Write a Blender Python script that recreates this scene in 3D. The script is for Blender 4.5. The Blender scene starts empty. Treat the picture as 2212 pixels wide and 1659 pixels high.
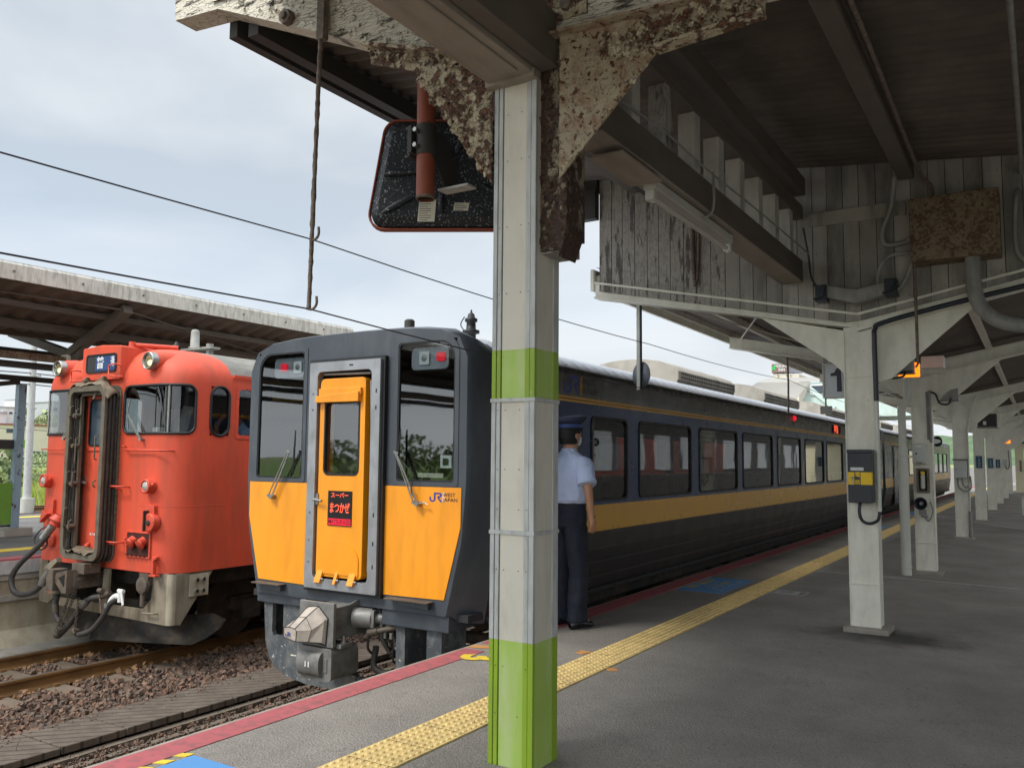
import bpy, bmesh, math, random
from mathutils import Vector, Matrix, Euler, noise
R = math.radians
S = bpy.context.scene
C = S.collection
random.seed(11)
# ---------------------------------------------------------------- camera
cd = bpy.data.cameras.new('camera'); cam = bpy.data.objects.new('camera', cd); C.objects.link(cam)
YAW, PIT, ROL = R(32.1), R(5.113), R(0.519)
fw = Vector((-math.sin(YAW)*math.cos(PIT), math.cos(YAW)*math.cos(PIT), math.sin(PIT)))
r0 = Vector((math.cos(YAW), math.sin(YAW), 0)); u0 = r0.cross(fw)
rt = r0*math.cos(ROL)+u0*math.sin(ROL); up = -r0*math.sin(ROL)+u0*math.cos(ROL)
cam.matrix_world = Matrix(((rt.x, up.x, -fw.x, 0), (rt.y, up.y, -fw.y, 0), (rt.z, up.z, -fw.z, 1.5), (0, 0, 0, 1)))
cd.sensor_width = 36; cd.lens = 1820/2212*36; cd.clip_start = 0.05; cd.clip_end = 6000
S.camera = cam
# ---------------------------------------------------------------- world, sun, exposure
SUN_EL, SUN_AZ = R(52), R(205)          # behind the camera and a little to its left
w = bpy.data.worlds.new('World'); S.world = w; w.use_nodes = True
nt = w.node_tree; nt.nodes.clear(); N = nt.nodes.new; L = nt.links.new
def math_n(nt, op, a, b=None, clamp=False):
    n = nt.nodes.new('ShaderNodeMath'); n.operation = op; n.use_clamp = clamp
    for i, v in enumerate((a, b)):
        if v is None: continue
        if isinstance(v, (int, float)): n.inputs[i].default_value = v
        else: nt.links.new(v, n.inputs[i])
    return n.outputs[0]
out = N('ShaderNodeOutputWorld'); mixs = N('ShaderNodeMixShader'); L(mixs.outputs[0], out.inputs[0])
sky = N('ShaderNodeTexSky'); sky.sky_type = 'NISHITA'; sky.sun_disc = False; sky.sun_elevation = SUN_EL
sky.sun_rotation = SUN_AZ; sky.air_density = 1.0; sky.dust_density = 1.5
b1 = N('ShaderNodeBackground'); b1.inputs[1].default_value = 0.12; L(sky.outputs[0], b1.inputs[0])
tc = N('ShaderNodeTexCoord'); sp = N('ShaderNodeSeparateXYZ'); L(tc.outputs['Generated'], sp.inputs[0])
zc = math_n(nt, 'MAXIMUM', sp.outputs[2], 0.0); zd = math_n(nt, 'ADD', zc, 0.16)
cx = math_n(nt, 'DIVIDE', sp.outputs[0], zd); cy = math_n(nt, 'DIVIDE', sp.outputs[1], zd)
cb = N('ShaderNodeCombineXYZ'); L(cx, cb.inputs[0]); L(cy, cb.inputs[1]); cb.inputs[2].default_value = 3.3
n1 = N('ShaderNodeTexNoise'); n1.inputs['Scale'].default_value = 0.75; n1.inputs['Detail'].default_value = 7; n1.inputs['Roughness'].default_value = 0.5; n1.inputs['Distortion'].default_value = 0.4
L(cb.outputs[0], n1.inputs['Vector'])
n2 = N('ShaderNodeTexNoise'); n2.inputs['Scale'].default_value = 0.33; n2.inputs['Detail'].default_value = 3; L(cb.outputs[0], n2.inputs['Vector'])
rp = N('ShaderNodeValToRGB'); L(n1.outputs[0], rp.inputs[0])
rp.color_ramp.elements[0].position = 0.38; rp.color_ramp.elements[0].color = (0.53, 0.61, 0.70, 1)
rp.color_ramp.elements[1].position = 0.60; rp.color_ramp.elements[1].color = (0.88, 0.91, 0.94, 1)
hz = N('ShaderNodeValToRGB'); L(sp.outputs[2], hz.inputs[0])       # pale near the horizon
hz.color_ramp.elements[0].position = 0.02; hz.color_ramp.elements[0].color = (1, 1, 1, 1)
hz.color_ramp.elements[1].position = 0.42; hz.color_ramp.elements[1].color = (0, 0, 0, 1)
mx = N('ShaderNodeMix'); mx.data_type = 'RGBA'; mx.inputs['B'].default_value = (0.84, 0.89, 0.92, 1)
hzf = math_n(nt, 'MULTIPLY', hz.outputs[0], 0.72); L(hzf, mx.inputs['Factor']); L(rp.outputs[0], mx.inputs['A'])
b2 = N('ShaderNodeBackground'); L(mx.outputs['Result'], b2.inputs[0])
# an overcast sky is brightest overhead and round the hidden sun, behind the viewer
e1 = N('ShaderNodeMapRange'); L(sp.outputs[2], e1.inputs[0]); e1.inputs[1].default_value = 0.5; e1.inputs[2].default_value = 0.95; e1.inputs[3].default_value = 0.0; e1.inputs[4].default_value = 1.3
e2 = N('ShaderNodeMapRange'); L(sp.outputs[1], e2.inputs[0]); e2.inputs[1].default_value = 0.15; e2.inputs[2].default_value = -0.8; e2.inputs[3].default_value = 0.0; e2.inputs[4].default_value = 0.9
e3 = math_n(nt, 'ADD', math_n(nt, 'ADD', e1.outputs[0], e2.outputs[0]), 0.62); L(e3, b2.inputs[1])
cf = N('ShaderNodeMapRange'); L(n2.outputs[0], cf.inputs[0]); cf.inputs[1].default_value = 0.3; cf.inputs[2].default_value = 0.5; cf.inputs[3].default_value = 0.75; cf.inputs[4].default_value = 1.0
L(cf.outputs[0], mixs.inputs[0]); L(b1.outputs[0], mixs.inputs[1]); L(b2.outputs[0], mixs.inputs[2])
sd = bpy.data.lights.new('sun', 'SUN'); sun = bpy.data.objects.new('sun', sd); C.objects.link(sun)
sd.energy = 1.6; sd.angle = R(14); sd.color = (1, 0.96, 0.9)
sun.rotation_euler = (R(90)-SUN_EL, 0, R(180)-SUN_AZ)
S.view_settings.view_transform = 'Standard'; S.view_settings.look = 'None'
S.view_settings.exposure = 0.72; S.view_settings.gamma = 1
S.render.engine = 'CYCLES'
S.cycles.max_bounces = 7; S.cycles.diffuse_bounces = 4; S.cycles.glossy_bounces = 4; S.cycles.transparent_max_bounces = 12
S.cycles.use_denoising = True
# ---------------------------------------------------------------- materials
def lin(h):
    h = h.lstrip('#'); o = []
    for i in (0, 2, 4):
        c = int(h[i:i+2], 16)/255; o.append(c/12.92 if c <= .04045 else ((c+.055)/1.055)**2.4)
    return tuple(o)+(1,)
def newmat(name):
    m = bpy.data.materials.new(name); m.use_nodes = True; nt = m.node_tree
    return m, nt, nt.nodes['Principled BSDF']
def pos(nt, sc=(1, 1, 1)):
    g = nt.nodes.new('ShaderNodeNewGeometry'); mp = nt.nodes.new('ShaderNodeMapping'); mp.inputs['Scale'].default_value = sc
    nt.links.new(g.outputs['Position'], mp.inputs[0]); return mp.outputs[0]
def noise_n(nt, vec, sc, det=3, rough=.5):
    n = nt.nodes.new('ShaderNodeTexNoise'); n.inputs['Scale'].default_value = sc; n.inputs['Detail'].default_value = det
    n.inputs['Roughness'].default_value = rough; nt.links.new(vec, n.inputs['Vector']); return n.outputs[0]
def mrange(nt, v, a, b, c=0., d=1.):
    n = nt.nodes.new('ShaderNodeMapRange'); nt.links.new(v, n.inputs[0])
    for i, x in enumerate((a, b, c, d)): n.inputs[i+1].default_value = x
    return n.outputs[0]
def mixc(nt, f, a, b):
    n = nt.nodes.new('ShaderNodeMix'); n.data_type = 'RGBA'
    for k, v in (('Factor', f), ('A', a), ('B', b)):
        if isinstance(v, (int, float)): n.inputs[k].default_value = v
        elif isinstance(v, tuple): n.inputs[k].default_value = v
        else: nt.links.new(v, n.inputs[k])
    return n.outputs['Result']
def scol(c, k): return (min(1, c[0]*k), min(1, c[1]*k), min(1, c[2]*k), 1)
def bumpn(nt, bs, h, strength=.3, dist=.01):
    b = nt.nodes.new('ShaderNodeBump'); b.inputs['Strength'].default_value = strength; b.inputs['Distance'].default_value = dist
    nt.links.new(h, b.inputs['Height']); nt.links.new(b.outputs[0], bs.inputs['Normal'])
def mat(name, col, rough=.6, metal=0., var=.12, vs=4., bump=0., bs=60., bd=.004, dirt=None, spots=None, coat=0., spec=None):
    """dirt=(colour, amount, scale, (sx,sy,sz)); spots=(colour, threshold, scale)"""
    if isinstance(col, str): col = lin(col)
    m, nt, b = newmat(name)
    p = pos(nt); n = noise_n(nt, p, vs, 4)
    c = mixc(nt, mrange(nt, n, .3, .7), scol(col, 1-var), scol(col, 1+var))
    if dirt:
        dc, am, ds, dst = dirt; dc = lin(dc) if isinstance(dc, str) else dc
        dn = noise_n(nt, pos(nt, dst), ds, 6, .62)
        f = mrange(nt, dn, .45, .72, 0, am); c = mixc(nt, f, c, dc)
    if spots:
        sc_, th, ss = spots; sc_ = lin(sc_) if isinstance(sc_, str) else sc_
        sn = noise_n(nt, pos(nt), ss, 5, .6)
        c = mixc(nt, mrange(nt, sn, th, th+.03), c, sc_)
    nt.links.new(c, b.inputs['Base Color'])
    rn = mrange(nt, n, .3, .7, max(0, rough-.08), min(1, rough+.08)); nt.links.new(rn, b.inputs['Roughness'])
    b.inputs['Metallic'].default_value = metal
    if coat: b.inputs['Coat Weight'].default_value = coat; b.inputs['Coat Roughness'].default_value = .12
    if spec is not None: b.inputs['Specular IOR Level'].default_value = spec
    if bump: bumpn(nt, b, noise_n(nt, pos(nt), bs, 5, .6), bump, bd)
    return m
def peel(name, paint, under, under2, thr=.5, sc=9., st=(1, 1, 1), grime=.35, bd=.01, edge=.045, rough=.75):
    """old paint flaking off what is below it"""
    paint, under, under2 = lin(paint), lin(under), lin(under2)
    m, nt, b = newmat(name)
    v = pos(nt, st); n = noise_n(nt, v, sc, 9, .62); big = noise_n(nt, v, sc*.22, 3)
    nn = math_n(nt, 'ADD', math_n(nt, 'MULTIPLY', n, .68), math_n(nt, 'MULTIPLY', big, .32))
    f = mrange(nt, nn, thr-edge/2, thr+edge/2)
    un = mixc(nt, mrange(nt, noise_n(nt, pos(nt), 55, 5, .7), .4, .6), under, under2)
    gr = mrange(nt, noise_n(nt, pos(nt), 14, 6, .65), .45, .75, 0, grime)
    pc = mixc(nt, gr, paint, under2)
    crk = nt.nodes.new('ShaderNodeTexVoronoi'); crk.feature = 'DISTANCE_TO_EDGE'; crk.inputs['Scale'].default_value = sc*2.4
    vv = nt.nodes.new('ShaderNodeVectorMath'); vv.operation = 'ADD'; nt.links.new(v, vv.inputs[0])
    nz = nt.nodes.new('ShaderNodeTexNoise'); nz.inputs['Scale'].default_value = sc*1.5; nt.links.new(v, nz.inputs['Vector']); 
    vm = nt.nodes.new('ShaderNodeVectorMath'); vm.operation = 'SCALE'; vm.inputs['Scale'].default_value = .35/sc*2; nt.links.new(nz.outputs['Color'], vm.inputs[0]); nt.links.new(vm.outputs[0], vv.inputs[1]); nt.links.new(vv.outputs[0], crk.inputs['Vector'])
    cr = mrange(nt, crk.outputs['Distance'], 0.0, .035, .55, 0.)
    pc = mixc(nt, cr, pc, scol(under, .55))
    c = mixc(nt, f, un, pc); nt.links.new(c, b.inputs['Base Color'])
    b.inputs['Roughness'].default_value = rough
    h = math_n(nt, 'ADD', math_n(nt, 'MULTIPLY', f, 1.0), math_n(nt, 'MULTIPLY', noise_n(nt, pos(nt), 70, 4), .35))
    h = math_n(nt, 'SUBTRACT', h, math_n(nt, 'MULTIPLY', cr, .8))
    bumpn(nt, b, h, .9, bd)
    return m
def emis(name, col, st=3.):
    m, nt, b = newmat(name); col = lin(col) if isinstance(col, str) else col
    b.inputs['Base Color'].default_value = scol(col, .5); b.inputs['Emission Color'].default_value = col; b.inputs['Emission Strength'].default_value = st
    return m
def glassm(name, tint, alpha=.55, rough=.02, spec=1.0):
    """thin tinted pane: part see-through, mirror-like at the surface"""
    m = bpy.data.materials.new(name); m.use_nodes = True; nt = m.node_tree; nt.nodes.clear()
    o = nt.nodes.new('ShaderNodeOutputMaterial'); a = nt.nodes.new('ShaderNodeMixShader'); t = nt.nodes.new('ShaderNodeBsdfTransparent'); g = nt.nodes.new('ShaderNodeBsdfGlossy')
    fr = nt.nodes.new('ShaderNodeLayerWeight'); fr.inputs['Blend'].default_value = .5
    f = mrange(nt, math_n(nt, 'POWER', fr.outputs['Facing'], 4.), 0, 1, alpha, 1.0)
    t.inputs[0].default_value = tint; g.inputs['Roughness'].default_value = rough; g.inputs[0].default_value = (spec, spec, spec, 1)
    nt.links.new(f, a.inputs[0]); nt.links.new(t.outputs[0], a.inputs[1]); nt.links.new(g.outputs[0], a.inputs[2]); nt.links.new(a.outputs[0], o.inputs[0])
    b = nt.nodes.new('ShaderNodeBump'); b.inputs['Strength'].default_value = .04; b.inputs['Distance'].default_value = .02
    nt.links.new(noise_n(nt, pos(nt), 2.2, 1), b.inputs['Height']); nt.links.new(b.outputs[0], g.inputs['Normal'])
    return m
M = {}
M['orange'] = mat('orange_paint', '#D04D31', .58, 0, .07, 1.5, dirt=('#8a4630', .5, 3, (1.6, 1.6, .28)), bump=.10, bs=4, bd=.01)
M['orange_dk'] = mat('orange_fittings', '#CC4C34', .5, 0, .15, 20, spots=('#5a2c1c', .63, 30))
M['yellow'] = mat('yellow_panel', '#F29A1C', .38, 0, .04, 2, dirt=('#a86c1e', .3, 5, (1.4, 1.4, .3)), spots=('#8a6428', .735, 42), coat=.2, bump=.04, bs=4, bd=.01)
M['slate'] = mat('slate_paint', '#3f454c', .42, 0, .06, 3, dirt=('#7a7c7c', .18, 6, (1, 1, .4)), spots=('#9a9c9a', .73, 30), coat=.1)
M['slate_dirty'] = mat('slate_dirty', '#484d51', .6, 0, .12, 5, dirt=('#96938b', .45, 9, (1, 1, .6)), spots=('#b5b3ac', .66, 26))
M['navy'] = mat('navy_paint', '#17305a', .25, 0, .05, 2, spec=.42)
M['dkgrey'] = mat('dark_grey_steel', '#5c5b56', .28, .3, .05, 3, dirt=('#85837d', .35, 3.2, (1, 3.5, .10)))
M['brown_side'] = mat('brown_side', '#363231', .42, .05, .04, 3, spec=.5)
M['band'] = mat('yellow_band', '#DDA538', .32, 0, .04, 3)
M['lamp_white'] = mat('lamp_enamel', '#b9b5ab', .5, 0, .05, 5)
M['silver'] = mat('roof_silver', '#C9CCD2', .35, .3, .06, 3, dirt=('#8f9298', .35, 8, (.15, 2.2, .15)))
M['frame_alu'] = mat('aluminium_frame', '#A3A5A8', .4, .55, .08, 6, dirt=('#5a5550', .35, 9, (1, 1, .5)))
M['rubber'] = mat('black_rubber', '#1b1b1c', .55, 0, .2, 12)
M['black'] = mat('black_void', '#0b0b0c', .8, 0, .1, 12)
M['under'] = mat('underframe_black', '#26231f', .8, 0, .3, 9, dirt=('#5a4a38', .6, 6, (1, 1, 1)), bump=.4, bs=40)
M['rustgrey'] = mat('grimy_steel', '#5c5348', .75, .1, .25, 9, dirt=('#3a2a1e', .7, 8, (1, 1, 1)), spots=('#7a5a40', .6, 20), bump=.4, bs=50)
M['skirt'] = mat('grimy_skirt', '#857b69', .72, 0, .12, 6, dirt=('#5a4632', .65, 5, (2.2, 2.2, .5)), spots=('#5a3a24', .68, 24), bump=.25, bs=40)
M['skirt_lt'] = mat('grimy_plate', '#a49a86', .7, 0, .12, 6, dirt=('#6b5a42', .55, 6, (2.2, 2.2, .5)), bump=.2, bs=40)
M['hose'] = mat('hose_rubber', '#3a3835', .6, 0, .2, 20, dirt=('#5a5148', .5, 30, (1, 1, 1)))
M['steel'] = mat('bright_steel', '#9b9a96', .35, .8, .15, 20)
M['coupler'] = mat('coupler_grey', '#7e7d79', .55, .3, .12, 9, dirt=('#4a4238', .6, 8, (1, 1, 1)), bump=.2, bs=40)
M['canvas'] = mat('canvas_cover', '#B0A598', .75, 0, .06, 8, dirt=('#74665a', .5, 9, (1, 1, 1)), bump=.5, bs=16, bd=.01)
M['bellows'] = mat('bellows_canvas', '#3b3630', .85, 0, .3, 14, dirt=('#5e564a', .5, 16, (1, 1, .4)), bump=.4, bs=40)
M['gang'] = mat('gangway_steel', '#6b6455', .62, .3, .12, 10, dirt=('#443a2e', .55, 9, (1, 1, 1)), bump=.2, bs=40)
M['glass_cab'] = glassm('cab_glass', (.55, .60, .62, 1), .10, spec=1.)
M['glass_side'] = glassm('side_glass', (.40, .43, .44, 1), .12)
M['glass_old'] = glassm('old_glass', (.60, .64, .64, 1), .06)
M['interior'] = mat('interior_dark', '#2b2c2e', .8)
M['interior_lt'] = mat('interior_pale', '#77797a', .8)
M['seat'] = mat('seat_red', '#7a2a24', .9, 0, .2, 10)
M['white'] = mat('white_enamel', '#dcdcd8', .45, 0, .05, 5)
M['cream'] = mat('cream_paint', '#E4E1D2', .55, 0, .05, 3, dirt=('#8d7d62', .25, 9, (1, 1, .4)), spots=('#7a4a26', .71, 22), bump=.3, bs=26, bd=.006)
M['cream2'] = mat('cream_panel', '#D4CFC0', .55, 0, .06, 3, dirt=('#8a8072', .3, 7, (1, 1, .3)), spots=('#7a3a1c', .755, 26), bump=.12, bs=26)
M['cream_tape'] = mat('pale_plaster_panel', '#D2CCBB', .6, 0, .05, 4, dirt=('#989080', .35, 7, (1, 1, .3)), bump=.12, bs=26)
M['post_grey'] = mat('grey_metal_trim', '#B9BAB6', .5, 0, .06, 9, dirt=('#85837a', .6, 14, (2, 2, .4)), bump=.1)
M['lime'] = mat('lime_band', '#8DAA28', .5, 0, .05, 4, dirt=('#7a9030', .6, 8, (1, 1, .3)), spots=('#c3c8a4', .70, 24))
M['lime_lt'] = mat('lime_band_faded', '#A3BF58', .55, 0, .05, 4, dirt=('#c4c8a0', .6, 8, (1, 1, .25)), spots=('#6f7d38', .72, 30))
M['peelwood'] = peel('peeling_wood', '#CFC7B4', '#3a332c', '#6a6054', .415, 9, (.45, .45, 2.6), .2, .012)
M['peelwood_d'] = peel('peeling_wood_dark', '#A39d94', '#4a4541', '#6b655e', .45, 6, (2.4, 2.4, .5), .5, .006)
M['peelrust'] = peel('peeling_rust', '#BDB196', '#43302a', '#7a5236', .485, 17, (1, 1, 1), .6, .012)
M['peelrust3'] = mat('speckled_cream', '#A2967e', .75, 0, .10, 5, dirt=('#7a5438', .9, 13, (1, 1, 1)), spots=('#54321f', .575, 34), bump=.5, bs=45, bd=.01)
M['peelrust2'] = peel('rusted_box', '#89785f', '#584232', '#6e543c', .47, 34, (1, 1, 1), .95, .005)
M['peelrust_d'] = peel('dark_peeling_strap', '#8f826c', '#2e2420', '#553a2a', .53, 15, (1, 1, .8), .6, .01)
M['wood'] = mat('grey_timber', '#5f574d', .75, 0, .12, 5, dirt=('#4a4036', .5, 6, (1.5, .3, 1.5)), bump=.2, bs=30)
M['wood_lt'] = mat('pale_timber', '#93887a', .7, 0, .08, 4, dirt=('#5f5548', .45, 6, (1.5, .3, 1.5)), bump=.2, bs=30)
M['boards'] = mat('weathered_boards', '#a39d92', .75, 0, .16, 3, dirt=('#3e3a36', .75, 3.2, (2.4, 2.4, .5)), bump=.2, bs=26)
M['roofmetal'] = mat('corrugated_underside', '#5a5148', .7, 0, .15, 3, dirt=('#766c5e', .4, 3, (1, 1, 1)))
M['roof_dark'] = mat('dark_roof_steel', '#3a3734', .7, 0, .12, 4)  # plain dark steel for roofs, beams and small fittings
M['rustpipe'] = mat('rusted_rod', '#6b5f55', .85, 0, .25, 30, dirt=('#8f7a66', .6, 30, (1, 1, 1)), bump=.8, bs=90, bd=.01)
M['wire'] = mat('dark_wire', '#45414c', .6)
M['conc'] = mat('concrete', '#9d968a', .85, 0, .12, 3, dirt=('#5e574a', .6, 4, (1, 1, .5)), bump=.35, bs=40)
M['conc_fascia'] = mat('concrete_fascia', '#C3BFB4', .85, 0, .08, 3, dirt=('#6b675c', .7, 5, (1, 3.5, .7)), bump=.3, bs=40)
M['conc_wall'] = mat('platform_wall_concrete', '#B0A48C', .9, 0, .14, 2.2, dirt=('#6a563c', .7, 2.6, (1, 1, .35)), bump=.4, bs=30, bd=.01)
M['mirror_or'] = mat('mirror_orange', '#8A4630', .65, 0, .08, 6, spots=('#4a2418', .66, 26))
M['mirror_bk'] = mat('speckled_black', '#202327', .55, .2, .2, 9, spots=('#8b8f92', .595, 70))
M['bluegrey'] = mat('blue_grey_post', '#8fa3b0', .6, 0, .08, 5, spots=('#4c3024', .61, 12))
M['green'] = mat('green_board', '#6E9A3A', .5, 0, .06, 4)
M['tactile'] = mat('tactile_yellow', '#DDC180', .7, 0, .06, 6, dirt=('#97805a', .55, 9, (1, 1, 1)), bump=.15, bs=80)
M['redline'] = mat('red_edge_paint', '#AE5A5E', .85, 0, .08, 9, dirt=('#6e5450', .75, 14, (1, 1, 1)), bump=.35, bs=130)
M['bluepaint'] = mat('blue_mark', '#5590c8', .7, 0, .05, 9, bump=.1, bs=120)
M['yelpaint'] = mat('yellow_mark', '#E3C53A', .7, 0, .06, 9, dirt=('#a8964e', .4, 24, (1, 1, 1)))
M['orpaint'] = mat('orange_mark', '#C98F4E', .8, 0, .06, 9)
M['whpaint'] = mat('white_mark', '#b9b9b4', .8, 0, .1, 9, dirt=('#77746e', .7, 24, (1, 1, 1)))
M['rail'] = mat('rusty_rail', '#7c5a34', .7, .25, .15, 5, dirt=('#3e2a1c', .55, 5, (1, .4, 1)), bump=.2, bs=40)
M['railtop'] = mat('rail_head', '#9a948a', .35, .8, .1, 6, dirt=('#7a5a3a', .5, 9, (4, .2, 1)))
M['sleeper'] = mat('sleeper', '#6a5d4e', .9, 0, .15, 6, bump=.4, bs=30)
M['trough'] = mat('trough_cover', '#6a5f52', .9, 0, .12, 5, dirt=('#5a5042', .6, 12, (1, 1, 1)), spots=('#b0aaa0', .72, 60), bump=.4, bs=90)
M['orange_lamp'] = emis('orange_lamp', '#FF7E0A', 1.3)
M['red_lamp'] = emis('red_lamp', '#E01830', .6)
M['warm_lamp'] = emis('warm_lamp', '#FFE2A0', 2.2)
M['led_red'] = emis('led_orange', '#FF5A3A', .85)
M['led_red2'] = emis('led_red_strip', '#E01030', .55)
M['signal_red'] = emis('signal_red', '#FF2A50', 3)
M['skin'] = mat('skin', '#B08468', .55, 0, .06, 9)
M['shirt'] = mat('blue_shirt', '#B4C2E2', .75, 0, .04, 6, bump=.5, bs=9, bd=.03)
M['trouser'] = mat('navy_trousers', '#171d2c', .8, 0, .1, 6, bump=.5, bs=7, bd=.03)
M['cap'] = mat('navy_cap', '#2a3146', .7, 0, .08, 9)
M['hair'] = mat('black_hair', '#121214', .7, 0, .2, 40)
M['shoe'] = mat('black_shoe', '#15151a', .25, 0, .1, 9)
M['conduit'] = mat('grey_conduit', '#8d8c86', .55, 0, .1, 9, dirt=('#5a564e', .5, 12, (1, 1, .5)))
M['pipe'] = mat('white_downpipe', '#C9C9BE', .45, 0, .04, 4, dirt=('#98968a', .4, 6, (1, 1, .3)))
M['blk_plastic'] = mat('black_box', '#20242c', .4, 0, .08, 6)
M['sign_grey'] = mat('sign_face', '#C3C6C9', .5, 0, .05, 4)
M['signblue'] = mat('sign_blue', '#1d4e66', .5, 0, .05, 4)
M['jrblue'] = mat('logo_blue', '#2A3C8E', .45)
M['jrdark'] = mat('logo_dark', '#12192c', .4)
M['paper'] = mat('paper_label', '#c9c3ae', .7, 0, .05, 30)
M['leaf'] = mat('leaf_green', '#98a373', .8, 0, .3, .8)  # both leaf greens are greyed to carry distance haze in the colour
M['leaf2'] = mat('leaf_dark', '#7a8862', .8, 0, .3, .8)
M['trunk'] = mat('bark', '#5b4a38', .9)
M['bldg_w'] = mat('white_render', '#D7D8D6', .8, 0, .05, .3, dirt=('#9a948c', .5, .5, (1, 1, .3)))
M['bldg_g'] = mat('grey_render', '#A9ABAB', .8, 0, .05, .3)
M['bldg_b'] = mat('beige_render', '#C9C0AE', .8, 0, .05, .3)
M['win_dk'] = mat('dark_window', '#3a454e', .2, 0, .2, .5)
M['redroof'] = mat('red_roof', '#8d4a48', .8)
M['slateroof'] = mat('ribbed_roof', '#A4A19A', .7, 0, .08, .5)
# ---------------------------------------------------------------- builders
MW = {}
class MB:
    """collects faces in world coordinates; obj() links them as one mesh object"""
    def __init__(s): s.v = []; s.f = []; s.mi = []; s.mats = []; s.sm = []; s.cur = 0; s.smooth = False
    def mat(s, m):
        m = M[m] if isinstance(m, str) else m
        if m not in s.mats: s.mats.append(m)
        s.cur = s.mats.index(m); return s
    def add(s, vs, fs, sm=None):
        if not s.mats: s.mat('black')
        o = len(s.v); s.v += [tuple(v) for v in vs]
        for f in fs: s.f.append([i+o for i in f]); s.mi.append(s.cur); s.sm.append(s.smooth if sm is None else sm)
        return s
    def box(s, x0, x1, y0, y1, z0, z1):
        return s.add([(x0,y0,z0),(x1,y0,z0),(x1,y1,z0),(x0,y1,z0),(x0,y0,z1),(x1,y0,z1),(x1,y1,z1),(x0,y1,z1)],
                     [(0,3,2,1),(4,5,6,7),(0,1,5,4),(1,2,6,5),(2,3,7,6),(3,0,4,7)])
    def bar(s, p0, p1, w, h, up=(0, 0, 1)):
        """rectangular bar from p0 to p1; w across, h along 'up'"""
        p0, p1, up = Vector(p0), Vector(p1), Vector(up); d = (p1-p0).normalized(); sd = d.cross(up).normalized(); u = sd.cross(d)
        vs = [p+sd*a*w/2+u*b*h/2 for p in (p0, p1) for a, b in ((-1,-1),(1,-1),(1,1),(-1,1))]
        return s.add(vs, [(3,2,1,0),(4,5,6,7),(0,1,5,4),(1,2,6,5),(2,3,7,6),(3,0,4,7)])
    def prism(s, pts, ax, a0, a1):
        """extrude a polygon along axis ax ('x': pts are (y,z), 'y': (x,z), 'z': (x,y))"""
        def P(p, a): return {'x': (a, p[0], p[1]), 'y': (p[0], a, p[1]), 'z': (p[0], p[1], a)}[ax]
        n = len(pts)
        return s.add([P(p, a0) for p in pts]+[P(p, a1) for p in pts],
                     [tuple(range(n)), tuple(range(2*n-1, n-1, -1))]+[(i, (i+1) % n, (i+1) % n+n, i+n) for i in range(n)])
    def cyl(s, p0, p1, r0, r1=None, n=16, cap=True):
        r1 = r0 if r1 is None else r1; p0, p1 = Vector(p0), Vector(p1); d = (p1-p0).normalized()
        a = d.orthogonal().normalized(); b = d.cross(a); vs = []
        for p, r in ((p0, r0), (p1, r1)):
            vs += [p+(a*math.cos(2*math.pi*i/n)+b*math.sin(2*math.pi*i/n))*r for i in range(n)]
        s.add(vs, [(i, (i+1) % n, (i+1) % n+n, i+n) for i in range(n)], True)
        if cap: s.add(vs, [tuple(range(n-1, -1, -1)), tuple(range(n, 2*n))], False)
        return s
    def tube(s, pts, r, n=8, cap=True, jit=0):
        pts = [Vector(p) for p in pts]; vs = []; N_ = len(pts); a = None
        for k, p in enumerate(pts):
            d = (pts[min(k+1, N_-1)]-pts[max(k-1, 0)]).normalized()
            if a is None: a = d.orthogonal().normalized()
            a = (a-d*a.dot(d)).normalized(); b = d.cross(a); rr = (r[k] if isinstance(r, (list, tuple)) else r)
            vs += [p+(a*math.cos(2*math.pi*i/n)+b*math.sin(2*math.pi*i/n))*rr*(1+random.uniform(-jit, jit)) for i in range(n)]
        fs = [(k*n+i, k*n+(i+1) % n, (k+1)*n+(i+1) % n, (k+1)*n+i) for k in range(N_-1) for i in range(n)]
        s.add(vs, fs, True)
        if cap: s.add(vs, [tuple(range(n-1, -1, -1)), tuple(range((N_-1)*n, N_*n))], False)
        return s
    def lathe(s, c, ax, prof, n=24):
        """prof: (distance along axis, radius)"""
        c, ax = Vector(c), Vector(ax).normalized(); a = ax.orthogonal().normalized(); b = ax.cross(a); vs = []
        for h, r in prof: vs += [c+ax*h+(a*math.cos(2*math.pi*i/n)+b*math.sin(2*math.pi*i/n))*max(r, 1e-4) for i in range(n)]
        return s.add(vs, [(k*n+i, k*n+(i+1) % n, (k+1)*n+(i+1) % n, (k+1)*n+i) for k in range(len(prof)-1) for i in range(n)], True)
    def ring(s, outer, inner, ax, a0, a1):
        """frame between two outlines of the same length, extruded along ax"""
        def P(p, a): return {'x': (a, p[0], p[1]), 'y': (p[0], a, p[1]), 'z': (p[0], p[1], a)}[ax]
        n = len(outer); vs = [P(p, a0) for p in outer]+[P(p, a0) for p in inner]+[P(p, a1) for p in outer]+[P(p, a1) for p in inner]; fs = []
        for i in range(n):
            j = (i+1) % n; fs += [(i, j, n+j, n+i), (2*n+i, 3*n+i, 3*n+j, 2*n+j), (i, 2*n+i, 2*n+j, j), (n+i, n+j, 3*n+j, 3*n+i)]
        return s.add(vs, fs)
    def sheet(s, rows):
        n = len(rows[0]); vs = [p for r in rows for p in r]
        return s.add(vs, [(k*n+i, k*n+i+1, (k+1)*n+i+1, (k+1)*n+i) for k in range(len(rows)-1) for i in range(n-1)])
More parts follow.
